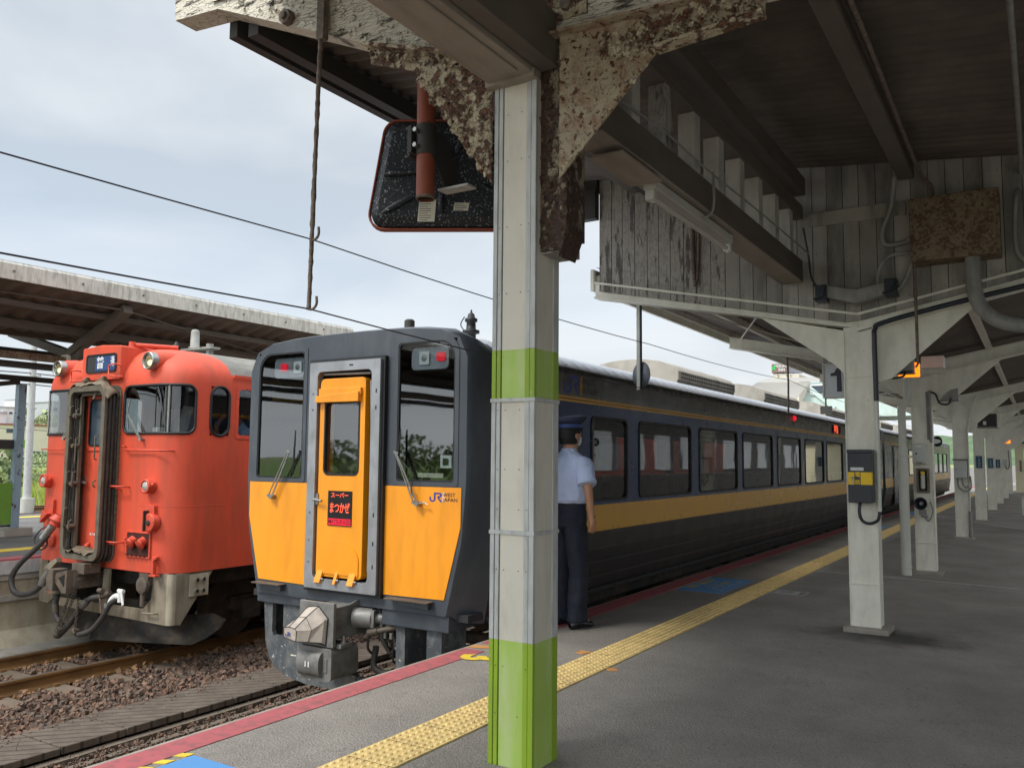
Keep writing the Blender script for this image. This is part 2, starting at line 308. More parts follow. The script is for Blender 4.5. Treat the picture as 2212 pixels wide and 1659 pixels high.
    def text(s, body, fn, size=1., bold=0.):
        """fn maps glyph coordinates (u right, v up, in units of cap height) to a point"""
        cu = bpy.data.curves.new('t', 'FONT'); cu.body = body; cu.size = 1.37; cu.fill_mode = 'FRONT'; cu.offset = bold; cu.resolution_u = 3
        cu.align_x = 'CENTER'; cu.align_y = 'CENTER'
        o = bpy.data.objects.new('t', cu); C.objects.link(o); bpy.context.view_layer.update()
        me = bpy.data.meshes.new_from_object(o.evaluated_get(bpy.context.evaluated_depsgraph_get()))
        s.add([fn(v.co.x*size, v.co.y*size) for v in me.vertices], [tuple(p.vertices) for p in me.polygons], False)
        bpy.data.objects.remove(o); bpy.data.curves.remove(cu); bpy.data.meshes.remove(me); return s
    def obj(s, name, parent=None, bev=0, merge=False, smooth_all=None, auto=None, seg=2, normals=True, origin=None):
        me = bpy.data.meshes.new(name)
        if parent is not None: inv = MW[parent].inverted(); mw = MW[parent]
        else:
            if origin is None:
                xs, ys, zs = zip(*s.v); origin = ((min(xs)+max(xs))/2, (min(ys)+max(ys))/2, min(zs))
            mw = Matrix.Translation(origin); inv = mw.inverted()
        me.from_pydata([inv @ Vector(v) for v in s.v], [], s.f)
        for m in s.mats: me.materials.append(m)
        for i, p in enumerate(me.polygons): p.material_index = s.mi[i]; p.use_smooth = s.sm[i] if smooth_all is None else smooth_all
        if normals:
            b = bmesh.new(); b.from_mesh(me)
            if merge: bmesh.ops.remove_doubles(b, verts=b.verts, dist=.0004)
            bmesh.ops.recalc_face_normals(b, faces=b.faces); b.to_mesh(me); b.free()
        me.validate()
        o = bpy.data.objects.new(name, me); C.objects.link(o)
        if parent is not None: o.parent = parent
        else: o.location = origin
        MW[o] = mw
        if bev:
            md = o.modifiers.new('edge', 'BEVEL'); md.width = bev; md.segments = seg; md.limit_method = 'ANGLE'; md.angle_limit = R(40)
        return o
def tag(o, label=None, cat=None, group=None, kind=None):
    for k, v in (('label', label), ('category', cat), ('group', group), ('kind', kind)):
        if v: o[k] = v
    return o
def empty(name, loc, label, cat, group=None, rz=0):
    o = bpy.data.objects.new(name, None); C.objects.link(o); o.location = loc; o.rotation_euler = (0, 0, rz); o.empty_display_size = .2
    MW[o] = Matrix.Translation(loc) @ Matrix.Rotation(rz, 4, 'Z'); return tag(o, label, cat, group)
KIDS = {}
def copy_tree(o, loc=None, label=None):
    c = o.copy(); C.objects.link(c)
    if loc is not None: c.location = loc
    if label: c['label'] = label
    for ch in [x for x in C.objects if x.parent == o]:
        k = ch.copy(); C.objects.link(k); k.parent = c
        for g in [x for x in C.objects if x.parent == ch]:
            d = g.copy(); C.objects.link(d); d.parent = k
    return c
def structure(mb, name, **k): return tag(mb.obj(name, **k), kind='structure')
def rrect(x0, x1, z0, z1, r, n=5, c=None):
    """rounded rectangle outline; c can give its own radius to (bl, br, tr, tl)"""
    rs = c or (r, r, r, r); out = []
    for (cx, cz, a0), q in zip(((x0, z0, 180), (x1, z0, 270), (x1, z1, 0), (x0, z1, 90)), rs):
        sx = 1 if cx == x0 else -1; sz = 1 if cz == z0 else -1
        for i in range(n+1):
            a = R(a0+90*i/n); out.append((cx+sx*q+q*math.cos(a), cz+sz*q+q*math.sin(a)))
    return out
def bez(p0, p1, p2, p3, n=12):
    p0, p1, p2, p3 = map(Vector, (p0, p1, p2, p3))
    return [((1-t)**3)*p0+3*t*(1-t)**2*p1+3*t*t*(1-t)*p2+t**3*p3 for t in [i/n for i in range(n+1)]]
def spline(pts, n=8):
    P = [Vector(p) for p in pts]; P = [P[0]*2-P[1]]+P+[P[-1]*2-P[-2]]; o = []
    for i in range(1, len(P)-2):
        for k in range(n):
            t = k/n; o.append(.5*((2*P[i])+(P[i+1]-P[i-1])*t+(2*P[i-1]-5*P[i]+4*P[i+1]-P[i+2])*t*t+(3*P[i]-P[i-1]-3*P[i+1]+P[i+2])*t**3))
    return o+[P[-2]]
def wallholes(mb, fn, u0, u1, v0, v1, holes):
    """grid wall with rectangular holes (u0,u1,v0,v1) left open; fn maps (u,v) to a point"""
    us = sorted({u0, u1}|{h[0] for h in holes}|{h[1] for h in holes}); vs = sorted({v0, v1}|{h[2] for h in holes}|{h[3] for h in holes})
    for a, b in zip(us, us[1:]):
        for c, d in zip(vs, vs[1:]):
            if any(h[0] <= a and b <= h[1] and h[2] <= c and d <= h[3] for h in holes): continue
            mb.add([fn(a, c), fn(b, c), fn(b, d), fn(a, d)], [(0, 1, 2, 3)])
def flakes(mb, fn, n, size, rs=5):
    """small curled paint flakes standing off a surface; fn(r1, r2) -> (point, normal)"""
    rr = random.Random(rs)
    for _ in range(n):
        p, nn = fn(rr.random(), rr.random())
        if p is None: continue
        p, nn = Vector(p), Vector(nn); t = nn.orthogonal().normalized(); t.rotate(Matrix.Rotation(rr.uniform(0, 6.28), 3, nn)); b = nn.cross(t)
        s_ = size*rr.uniform(.4, 1.3); w_ = s_*rr.uniform(.5, 1.1); lift = rr.uniform(.1, .6)*s_
        q = [p+nn*.001-t*s_/2*rr.uniform(.6, 1)-b*w_/2, p+nn*.001-t*s_/2+b*w_/2*rr.uniform(.5, 1), p+nn*lift*.25+b*w_/2, p+nn*lift*.25-b*w_/2*rr.uniform(.6, 1), p+nn*lift+t*s_/2*rr.uniform(.6, 1)-b*w_/2.4, p+nn*lift*rr.uniform(.7, 1.2)+t*s_/2+b*w_/2.6]
        mb.add(q, [(0, 1, 2, 3), (3, 2, 5, 4)])
# ---------------------------------------------------------------- ground, platforms, tracks
def asphalt(name, base, seed=0):
    m, nt, b = newmat(name); p = pos(nt)
    c1 = mixc(nt, mrange(nt, noise_n(nt, p, .9, 7, .68), .35, .65), scol(base, .80), scol(base, 1.16))
    vo = nt.nodes.new('ShaderNodeTexVoronoi'); vo.inputs['Scale'].default_value = 88; nt.links.new(p, vo.inputs['Vector'])
    c2 = mixc(nt, mrange(nt, vo.outputs['Distance'], .1, .55, .5, 0), c1, scol(base, .35))
    sp_ = noise_n(nt, p, 48, 3, .7); c3 = mixc(nt, mrange(nt, sp_, .675, .70, 0, .8), c2, (.5, .48, .44, 1))
    wv = noise_n(nt, pos(nt, (1.0, .8, 1)), .55, 6, .7)
    cr = math_n(nt, 'ABSOLUTE', math_n(nt, 'SUBTRACT', wv, .5)); c4 = mixc(nt, mrange(nt, cr, 0, .0035, .5, 0), c3, scol(base, .4))
    st = mrange(nt, noise_n(nt, pos(nt, (.7, .35, 1)), 1.3, 6, .7), .56, .78, 0, .5); c5 = mixc(nt, st, c4, scol(base, .5))
    # near-black ragged patch round the first painted column
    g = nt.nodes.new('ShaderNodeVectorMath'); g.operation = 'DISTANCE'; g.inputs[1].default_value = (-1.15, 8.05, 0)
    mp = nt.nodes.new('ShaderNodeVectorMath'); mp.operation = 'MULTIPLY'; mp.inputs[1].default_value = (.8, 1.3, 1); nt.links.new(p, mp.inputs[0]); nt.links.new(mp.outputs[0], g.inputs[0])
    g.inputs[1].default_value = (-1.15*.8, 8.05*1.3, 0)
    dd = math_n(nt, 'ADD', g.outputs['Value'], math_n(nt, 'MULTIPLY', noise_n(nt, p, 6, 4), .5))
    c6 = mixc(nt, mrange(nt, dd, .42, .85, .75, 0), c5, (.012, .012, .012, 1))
    nt.links.new(c6, b.inputs['Base Color']); b.inputs['Roughness'].default_value = .8; b.inputs['Specular IOR Level'].default_value = .35
    h = math_n(nt, 'ADD', math_n(nt, 'MULTIPLY', vo.outputs['Distance'], .6), noise_n(nt, p, 60, 5, .7)); bumpn(nt, b, h, .8, .009)
    return m
M['asphalt'] = asphalt('asphalt', (.285, .262, .232, 1))
M['asphalt2'] = asphalt('asphalt_far', (.17, .16, .15, 1))
m, nt_, b_ = newmat('terrain'); p_ = pos(nt_)
gx = nt_.nodes.new('ShaderNodeSeparateXYZ'); nt_.links.new(p_, gx.inputs[0])
gr = mixc(nt_, mrange(nt_, noise_n(nt_, p_, .5, 6, .7), .35, .65), (.13, .19, .045, 1), (.30, .33, .12, 1))
gv = mixc(nt_, mrange(nt_, noise_n(nt_, p_, 14, 6, .7), .35, .65), (.11, .10, .09, 1), (.22, .20, .17, 1))
fx = mrange(nt_, math_n(nt_, 'ADD', gx.outputs[0], math_n(nt_, 'MULTIPLY', noise_n(nt_, p_, .4, 4), 6.)), -40.5, -42., 0, 1)
nt_.links.new(mixc(nt_, fx, gv, gr), b_.inputs['Base Color']); b_.inputs['Roughness'].default_value = .95; bumpn(nt_, b_, noise_n(nt_, p_, 9, 6, .7), .6, .05)
M['terrain'] = m
g = MB().mat('terrain'); g.add([(-4000, -4000, -1.16), (4000, -4000, -1.16), (4000, 4000, -1.16), (-4000, 4000, -1.16)], [(0, 1, 2, 3)]); structure(g, 'ground')
m, nt_, b_ = newmat('ballast_bed'); p_ = pos(nt_)
vo = nt_.nodes.new('ShaderNodeTexVoronoi'); vo.inputs['Scale'].default_value = 24; nt_.links.new(p_, vo.inputs['Vector'])
hs = nt_.nodes.new('ShaderNodeSeparateColor'); nt_.links.new(vo.outputs['Color'], hs.inputs[0])
c = mixc(nt_, hs.outputs[0], (.085, .055, .042, 1), (.20, .13, .095, 1)); nt_.links.new(mixc(nt_, mrange(nt_, vo.outputs['Distance'], .25, .6), c, (.02, .014, .01, 1)), b_.inputs['Base Color'])
b_.inputs['Roughness'].default_value = .95; bumpn(nt_, b_, vo.outputs['Distance'], -1.0, .04); b_.inputs['Base Color'].default_value = (.1, .08, .06, 1)
M['bed'] = m
g = MB().mat('bed'); g.box(-11.42, -3.96, -14, 78, -1.3, -1.10); structure(g, 'ballast_bed')
# home platform
g = MB().mat('asphalt'); g.box(-3.95, 6, -14, 78, -.18, 0); structure(g, 'platform_surface')
g = MB().mat('conc_wall'); g.box(-3.87, 6, -14, 78, -1.3, -.184); structure(g, 'platform_base')
g = MB().mat('conc'); g.box(-3.985, -3.953, -14, 78, -.16, -.002); structure(g, 'platform_coping')
def strip(name, m, pts, z, t=.004, **k):
    g = MB().mat(m); g.prism(pts, 'z', z-t*.8, z); return tag(g.obj(name), **k)
# red edge line in two lengths, broken at the orange stop mark
for a, b_y in ((-14, 5.62), (5.86, 78)):
    sl = .12 if a < 0 else .12
    strip('platform_edge_line', 'redline', [(-3.945, a), (-3.72, a), (-3.72, b_y-(.0 if a < 0 else 0)), (-3.945, b_y+(.0))] if a > 0 else [(-3.945, a), (-3.72, a), (-3.76, b_y), (-3.945, b_y)], .0045, kind='structure')
strip('stop_mark', 'orpaint', [(-3.945, 5.66), (-3.945, 5.76), (-3.60, 5.87), (-3.60, 5.80)], .0062, label='orange stop line painted across the red platform edge beside the number 3', cat='painted mark')
# yellow tactile paving: 6 rows of domes, then ribs further on
def tactile():
    g = MB().mat('tactile'); y = -1.2; rr = random.Random(4)
    g.box(-3.03, -2.725, -14, 78, .001, .009)
    yy = 1.6
    while yy < 13.2:
        for k in range(6):
            x = -3.005+.051*k; z = .009; r0, r1, h = .015, .009, .008
            o = [(x+r0*math.cos(a*math.pi/3), yy+r0*1.15*math.sin(a*math.pi/3), z) for a in range(6)]+[(x+r1*math.cos(a*math.pi/3), yy+r1*1.15*math.sin(a*math.pi/3), z+h) for a in range(6)]
            g.add(o, [(i, (i+1) % 6, (i+1) % 6+6, i+6) for i in range(6)]+[tuple(range(6, 12))])
        yy += .0505
    for k in range(4): g.box(-2.995+.07*k, -2.965+.07*k, 13.2, 78, .0085, .014)
    g.mat('under')
    for k in range(43): g.box(-3.03, -2.725, 1.47+.303*k, 1.474+.303*k, .0088, .0098)
    return g
structure(tactile(), 'tactile_paving')
for k, y in enumerate((5.70,)):
    pass
for (x, y, lb) in ((-2.68, 5.66, 'small orange square patch on the asphalt just right of the yellow tactile strip'), (-3.06, 6.02, 'small orange square patch at the track side of the yellow tactile strip')):
    g = MB().mat('orpaint'); s_ = .052; g.prism([(x-s_, y), (x, y-s_), (x+s_, y), (x, y+s_)], 'z', .001, .005) if x > -3 else g.prism([(x-s_*1.7, y-.03), (x-.02, y-.05), (x+.02, y+.05), (x-s_*1.6, y+.06)], 'z', .001, .005)
    tag(g.obj('floor_marker'), lb, 'floor marker')
# painted figure 3 (reads from the track side)
g2 = MB().mat('yelpaint'); a0 = R(-62)
def rot3(u, v):
    x = u*.29; y = v*.29; return (-3.675+x*math.cos(a0)-y*math.sin(a0), 5.42+x*math.sin(a0)+y*math.cos(a0), .0062)
g2.text('3', rot3, bold=.07); tag(g2.obj('painted_number'), 'yellow number 3 painted on the asphalt beside the front column', 'painted number')
# blue boarding marks with hatch and writing
def bmark(x0, x1, y0, y1, label, writing):
    t = empty('boarding_mark', (x0, y0, 0), label, 'painted mark', 'blue boarding marks on the platform')
    g = MB().mat('bluepaint'); g.box(x0, x1, y0, y1, .0008, .0042); g.obj('blue_panel', t)
    g = MB().mat('yelpaint'); yy = y0-.02
    while yy < y1:
        g.prism([(x0-.11, yy-.05), (x0-.11, yy+.005), (x0-.015, yy+.055), (x0-.015, yy)], 'z', .0008, .0042); yy += .115
    g.obj('hatching', t)
    if writing:
        cx, cy = (x0+x1)/2, (y0+y1)/2
        for i, (s_, sz, off) in enumerate((('降車・乗車位置', .085, -.17), ('Getting on & off', .05, -.05), ('スーパーおき', .085, .06), ('スーパーまつかぜ', .085, .19))):
            g = MB().mat('yelpaint' if i % 2 == 0 else 'whpaint')
            g.text(s_, lambda u, v: (cx+off+.0-v*sz*1.0, cy+u*sz, .006), bold=.02); g.obj('lettering', t)
    return t
bmark(-3.70, -3.15, 9.55, 10.80, 'blue boarding mark with hatched edge and lettering beyond the station worker', True)
bmark(-3.68, -3.13, 1.6, 2.88, 'blue boarding mark with yellow hatching at the bottom edge of the photo', False)
bmark(-3.70, -3.15, 20.6, 21.9, 'small far blue boarding mark seen beside the white downpipe', False)
bmark(-3.70, -3.15, 27.5, 28.8, 'farthest blue boarding mark beyond the column with the loudspeaker', False)
g = MB().mat('whpaint')
t = empty('floor_plate', (-2.5, 10.08, 0), 'worn white stencilled number plate on the asphalt right of the yellow strip', 'painted mark')
g.ring([(-2.76, 9.93), (-2.33, 9.93), (-2.33, 10.23), (-2.76, 10.23)], [(-2.745, 9.945), (-2.345, 9.945), (-2.345, 10.215), (-2.745, 10.215)], 'z', .001, .0042); g.obj('frame', t)
g = MB().mat('whpaint'); g.box(-2.68, -2.42, 9.99, 10.17, .001, .0042); g.obj('panel', t)
g = MB().mat('jrdark'); g.text('13', lambda u, v: (-2.55-v*.13, 10.08+u*.12, .0055), bold=.03); g.obj('lettering', t)
g = MB().mat('whpaint'); g.prism([(-2.72, 12.32), (-.3, 11.99), (-.3, 12.02), (-2.72, 12.35)], 'z', .001, .004); tag(g.obj('painted_line'), 'thin white line painted across the platform behind the nearest cream column', 'painted line')
g = MB().mat('whpaint'); g.prism([(-3.1, 27.8), (0.6, 20.9), (0.6, 21.0), (-3.1, 27.95)], 'z', .001, .004); tag(g.obj('painted_line'), 'farther white line slanting across the platform by the third column', 'painted line')
# litter specks and cracks of repair on the asphalt are in its material
# opposite platform
g = MB().mat('asphalt2'); g.box(-20.1, -11.75, -14, 60, -.06, .12); structure(g, 'opposite_platform_surface')
g = MB().mat('redline'); g.box(-11.90, -11.66, -14, 60, -.02, .126); structure(g, 'opposite_edge_line')
g = MB().mat('post_grey'); g.box(-11.76, -11.64, -14, 60, -.07, .10); structure(g, 'opposite_edge_band')
g = MB().mat('conc'); g.box(-20, -11.66, -14, 60, -.15, -.072)
g.mat('conc_wall'); g.box(-19.9, -11.68, -14, 60, -.34, -.152); g.mat('conc'); g.box(-19.9, -11.62, -14, 60, -.42, -.342)
g.mat('conc_wall'); g.prism([(-19.9, -1.3), (-11.50, -1.3), (-11.50, -1.0), (-11.66, -.8), (-11.66, -.422), (-19.9, -.422)], 'y', -14, 60); structure(g, 'opposite_platform_wall')
g = MB().mat('yelpaint'); g.box(-12.95, -12.62, -14, 60, .121, .127); structure(g, 'opposite_tactile_line')
g = MB().mat('yelpaint'); g.box(-19.4, -19.1, -14, 60, .121, .127); structure(g, 'far_tactile_line')
g = MB().mat('conc'); g.prism([(-11.5, -1.3), (-10.98, -1.3), (-10.98, -1.04), (-11.5, -1.0)], 'y', -14, 60); structure(g, 'drain_kerb')
# tracks
RP = [(-.0635, 0), (.0635, 0), (.0635, .011), (.012, .03), (.0075, .045), (.0075, .112), (.032, .125), (.0325, .150), (.028, .153), (-.028, .153), (-.0325, .150), (-.032, .125), (-.0075, .112), (-.0075, .045), (-.012, .03), (-.0635, .011)]
def track(xc, y0, y1, zt, label, n_sl):
    t = empty('railway_track', (xc, y0, zt-.2), label, 'railway track', 'tracks of the station')
    for sx in (-.566, .566):
        g = MB().mat('rail'); g.prism([(xc+sx+px, zt-.153+pz) for px, pz in RP], 'y', y0, y1); r_ = g.obj('rail', t)
        g = MB().mat('railtop'); g.box(xc+sx-.026, xc+sx+.026, y0, y1, zt+.0005, zt+.003); g.obj('rail_head', r_)
    for k in range(n_sl):
        y = y0+.31+k*.62; rr = random.Random(k+int(abs(xc)))
        g = MB().mat('sleeper'); g.box(xc-1.05, xc+1.05, y-.12, y+.12, zt-.30, zt-.148+rr.uniform(-.012, .002))
        s_ = g.obj('sleeper', t, bev=.012)
        if 2 < y < 12:
            g = MB().mat('rail')
            for sx in (-.566, .566):
                for d in (-.085, .085): g.box(xc+sx+d-.018, xc+sx+d+.018, y-.03, y+.03, zt-.15, zt-.118)
            g.obj('rail_clip', s_)
    return t
track(-10.08, -1.0, 60, -.92, 'rusty track under the orange railcar', 98)
track(-5.40, -1.0, 60, -.92, 'track between the platform and the concrete trough, under the blue train', 98)
track(-30.5, -10, 50, -.62, 'nearer rusty track beyond the opposite platform beside the grass', 90)
track(-35.5, -10, 50, -.62, 'farther rusty track at the foot of the grass field', 90)
# ballast stones, real ones where they can be seen
m, nt_, b_ = newmat('stone')
oi = nt_.nodes.new('ShaderNodeVertexColor'); oi.layer_name = 'tint'
nt_.links.new(mixc(nt_, mrange(nt_, noise_n(nt_, pos(nt_), 40, 4), .3, .7, 0, .5), oi.outputs[0], (.13, .10, .075, 1)), b_.inputs['Base Color']); b_.inputs['Roughness'].default_value = .92
bumpn(nt_, b_, noise_n(nt_, pos(nt_), 90, 4), .3, .004); M['stone'] = m
def stones(name, n, xr, yr, zr, size, label, seed):
    rr = random.Random(seed); V = []; F = []; COL = []
    base = [(-1,-1,-1),(1,-1,-1),(1,1,-1),(-1,1,-1),(-1,-1,1),(1,-1,1),(1,1,1),(-1,1,1)]
    fs = [(0,3,2,1),(4,5,6,7),(0,1,5,4),(1,2,6,5),(2,3,7,6),(3,0,4,7)]
    for _ in range(n):
        x = rr.uniform(*xr); y = rr.uniform(*yr)
        if -9.60 < x < -9.43 or -10.73 < x < -10.56: continue
        on = abs(x+10.08) < 1.05 and abs(((y+1.0-.31+.31) % .62)-.31) < .12
        if on and rr.random() < .93: continue
        if on: continue
        z = rr.uniform(*zr); s_ = size*rr.uniform(.55, 1.25)*(.75 if rr.random() < .5 else 1)
        e = Euler((rr.uniform(0, 6), rr.uniform(0, 6), rr.uniform(0, 6))).to_matrix(); sc = (rr.uniform(.6, 1.15), rr.uniform(.5, .9), rr.uniform(.38, .75)); o = len(V)
        for b in base:
            k = rr.uniform(.5, 1.05); V.append(tuple(Vector((x, y, z))+e @ Vector((b[0]*sc[0]*s_*.55*k, b[1]*sc[1]*s_*.55*k, b[2]*sc[2]*s_*.55*k))))
        F += [tuple(i+o for i in f) for f in fs]
        q = rr.random(); t_ = rr.uniform(.55, 1.25)
        cc = (.165*t_, .095*t_, .062*t_) if q < .6 else ((.125*t_, .088*t_, .066*t_) if q < .9 else (.25*t_, .125*t_, .075*t_))
        near = abs(abs(x+10.08)-.566) < .22
        if near and rr.random() < .75: cc = (.30*t_, .155*t_, .065*t_)
        COL += [cc]*6
    me = bpy.data.meshes.new(name); me.from_pydata(V, [], F); at_ = me.color_attributes.new('tint', 'BYTE_COLOR', 'CORNER')
    arr = []
    for cc in COL: arr += [cc[0], cc[1], cc[2], 1]*4
    at_.data.foreach_set('color', arr); me.materials.append(M['stone']); o = bpy.data.objects.new(name, me); C.objects.link(o)
    return tag(o, label, 'ballast', kind='stuff')
stones('ballast_stones', 20500, (-11.0, -7.66), (2.4, 11), (-1.10, -1.045), .064, 'brown ballast stones round the rusty rails of the orange railcar', 1)
stones('ballast_stones', 3600, (-6.72, -5.9), (2.0, 9.5), (-1.10, -1.05), .060, 'brown ballast stones between the concrete trough and the platform edge', 2)
stones('ballast_stones', 2600, (-7.06, -6.66), (2.0, 9.5), (-1.06, -1.02), .032, 'mossy grit along the edge of the concrete trough covers', 3)
# concrete trough covers with cast diagonal grooves
m, nt_, b_ = newmat('grooved_concrete'); p_ = pos(nt_); sx_ = nt_.nodes.new('ShaderNodeSeparateXYZ'); nt_.links.new(p_, sx_.inputs[0])
q = math_n(nt_, 'ADD', math_n(nt_, 'MULTIPLY', sx_.outputs[0], 6.4), math_n(nt_, 'MULTIPLY', sx_.outputs[1], -6.0)); fr = math_n(nt_, 'ABSOLUTE', math_n(nt_, 'SUBTRACT', math_n(nt_, 'FRACT', q), .5))
gv = mrange(nt_, fr, .02, .13, 1, 0)
cb_ = mixc(nt_, mrange(nt_, noise_n(nt_, p_, 5, 6, .7), .3, .7), (.075, .058, .042, 1), (.155, .122, .092, 1)); cb_ = mixc(nt_, mrange(nt_, noise_n(nt_, p_, 70, 4, .7), .66, .70, 0, .7), cb_, (.42, .40, .36, 1))
nt_.links.new(mixc(nt_, math_n(nt_, 'MULTIPLY', gv, .9), cb_, (.04, .032, .025, 1)), b_.inputs['Base Color']); b_.inputs['Roughness'].default_value = .95
bumpn(nt_, b_, math_n(nt_, 'ADD', math_n(nt_, 'MULTIPLY', gv, -1.2), noise_n(nt_, p_, 80, 5, .7)), .7, .01); M['groove'] = m
for k in range(20):
    y = 1.2+k*.60; rr = random.Random(k); dz = rr.uniform(-.008, .008)
    g = MB().mat('groove'); g.box(-7.72, -7.06, y+.004, y+.594, -1.0, -.935+dz); o = g.obj('trough_cover', bev=.008)
    tag(o, ('first','second','third','fourth','fifth','sixth','seventh','eighth','ninth','tenth','eleventh','twelfth','thirteenth','fourteenth','fifteenth','sixteenth','seventeenth','eighteenth','nineteenth','twentieth')[k]+' grooved concrete trough slab, counted from the near end of the row', 'trough cover', 'concrete trough covers in a row between the tracks')
g = MB().mat('trough'); g.box(-7.08, -6.98, 0, 14, -1.1, -1.02); g.box(-6.86, -6.78, 0, 14, -1.1, -1.035); structure(g, 'trough_kerb')
stones('ballast_stones', 380, (-7.75, -7.5), (2.2, 8.5), (-.945, -.93), .03, 'loose stones kicked onto the edge of the trough covers', 8)
# weeds
g = MB().mat('wood')
for (x, y, h, lean) in ((-7.3, 3.95, .16, .02), (-7.9, 3.85, .14, -.02), (-7.95, 3.9, .10, .03), (-7.65, 5.2, .09, .05), (-7.62, 5.22, .08, -.05)):
    g.tube([(x, y, -1.0), (x+lean*.4, y, -1.0+h*.5), (x+lean, y+lean, -1.0+h)], [.004, .003, .0015], 5)
tag(g.obj('dry_weed'), 'thin dry weed stalks standing along the grooved trough covers', 'weed', kind='stuff')
# ---------------------------------------------------------------- the yellow-fronted express railcar
XC = -5.40
def stroke(pts, w):
    """outline of a thick polyline (mitred)"""
    P = [Vector(p) for p in pts]; l = []; r = []
    for i, p in enumerate(P):
        a = (P[i]-P[i-1]).normalized() if i else (P[1]-P[0]).normalized(); b = (P[i+1]-P[i]).normalized() if i < len(P)-1 else a
        t = (a+b).normalized() if (a+b).length > 1e-6 else a; n_ = Vector((-t.y, t.x)); k = w/2/max(.4, n_.dot(Vector((-a.y, a.x))))
        l.append(p+n_*k); r.append(p-n_*k)
    return l, r
def add_stroke(g, pts, w, fn):
    l, r = stroke(pts, w)
    vs = [fn(p.x, p.y) for p in l]+[fn(p.x, p.y) for p in r]; n = len(l)
    g.add(vs, [(i, i+1, n+i+1, n+i) for i in range(n-1)])
def jr_logo(parent, fn, blue, bar, word):
    """rail company emblem: joined J and R, upright bar, two lines of lettering; fn(u,v) with v 0..1 tall"""
    g = MB().mat(blue)
    arc = [(.10+.0, .55), (.10, .30)]+[(.33-.23*math.cos(R(a)), .30-.21*math.sin(R(a))) for a in range(15, 180, 20)]+[(.56, .30), (.56, .91), (1.02, .91)]+[(1.02+.17*math.sin(R(a)), .74+.17*math.cos(R(a))) for a in range(15, 181, 20)]+[(1.02, .57), (.86, .57)]
    add_stroke(g, arc, .17, fn); add_stroke(g, [(.86, .52), (1.22, .02)], .17, fn); g.obj('emblem', parent)
    g = MB().mat(bar); g.add([fn(1.36, -.02), fn(1.52, -.02), fn(1.52, 1.02), fn(1.36, 1.02)], [(0, 1, 2, 3)]); g.obj('emblem_bar', parent)
    g = MB().mat(word); g.text('WEST', lambda u, v: fn(1.98+u*.36, .76+v*.40), bold=.015); g.text('JAPAN', lambda u, v: fn(2.12+u*.37, .24+v*.40), bold=.015); g.obj('lettering', parent)
def sec(xs, y): return [(XC+x, y, z) for x, z in xs]
BODY = [(1.30, .10), (1.385, .62), (1.40, 1.0), (1.40, 2.36), (1.385, 2.43), (1.30, 2.50), (1.05, 2.60), (.6, 2.68), (0, 2.71)]
MASK = [(1.14, .19), (1.29, .80), (1.33, 1.30), (1.33, 2.36), (1.24, 2.54), (1.05, 2.615), (.75, 2.645), (.5, 2.655), (0, 2.66)]
def mir(h): return [(x, z) for x, z in h]+[(-x, z) for x, z in h[-2::-1]]
train = empty('railcar', (XC, 5.78, -.92), 'blue and yellow railcar with slate grey front standing at the near platform', 'train', 'railcars of the blue express')
FY = 5.78
# front shell
g = MB().mat('slate')
def poly(pts, y=FY): g.add([(XC+x, y, z) for x, z in pts], [tuple(range(len(pts)))])
for s_ in (1, -1):
    for P in ([(.345, .19), (1.14, .19), (1.29, .80), (1.33, 1.29), (.345, 1.29)], [(.345, 1.29), (.57, 1.29), (.57, 2.53), (.345, 2.53)],
              [(1.22, 1.29), (1.33, 1.29), (1.33, 2.36), (1.25, 2.53), (1.22, 2.53)]):
        poly([(x*s_, z) for x, z in P])
poly([(-.345, .19), (.345, .19), (.345, .36), (-.345, .36)]); poly([(-.345, 2.31), (.345, 2.31), (.345, 2.53), (-.345, 2.53)])
poly([(-1.25, 2.53), (-.57, 2.53), (.57, 2.53), (1.25, 2.53), (1.24, 2.54), (1.05, 2.615), (.75, 2.645), (.5, 2.655), (0, 2.66), (-.5, 2.655), (-.75, 2.645), (-1.05, 2.615), (-1.24, 2.54)])
g.smooth = True
m0 = mir(MASK); m1 = mir([(x*1.018+.006, z+(.012 if z > 2.4 else 0)) for x, z in MASK]); m2 = mir([(1.19, .12), (1.36, .80), (1.385, 1.30), (1.385, 2.40), (1.31, 2.53), (1.08, 2.64), (.78, 2.68), (.52, 2.695), (0, 2.70)]); m3 = mir(BODY)
g.sheet([sec(m0, FY), sec(m1, FY+.035), sec(m2, FY+.17), sec(m3, FY+.34)])
# hollow reveals behind the window openings
g.smooth = False
shell = g.obj('front_shell', train)
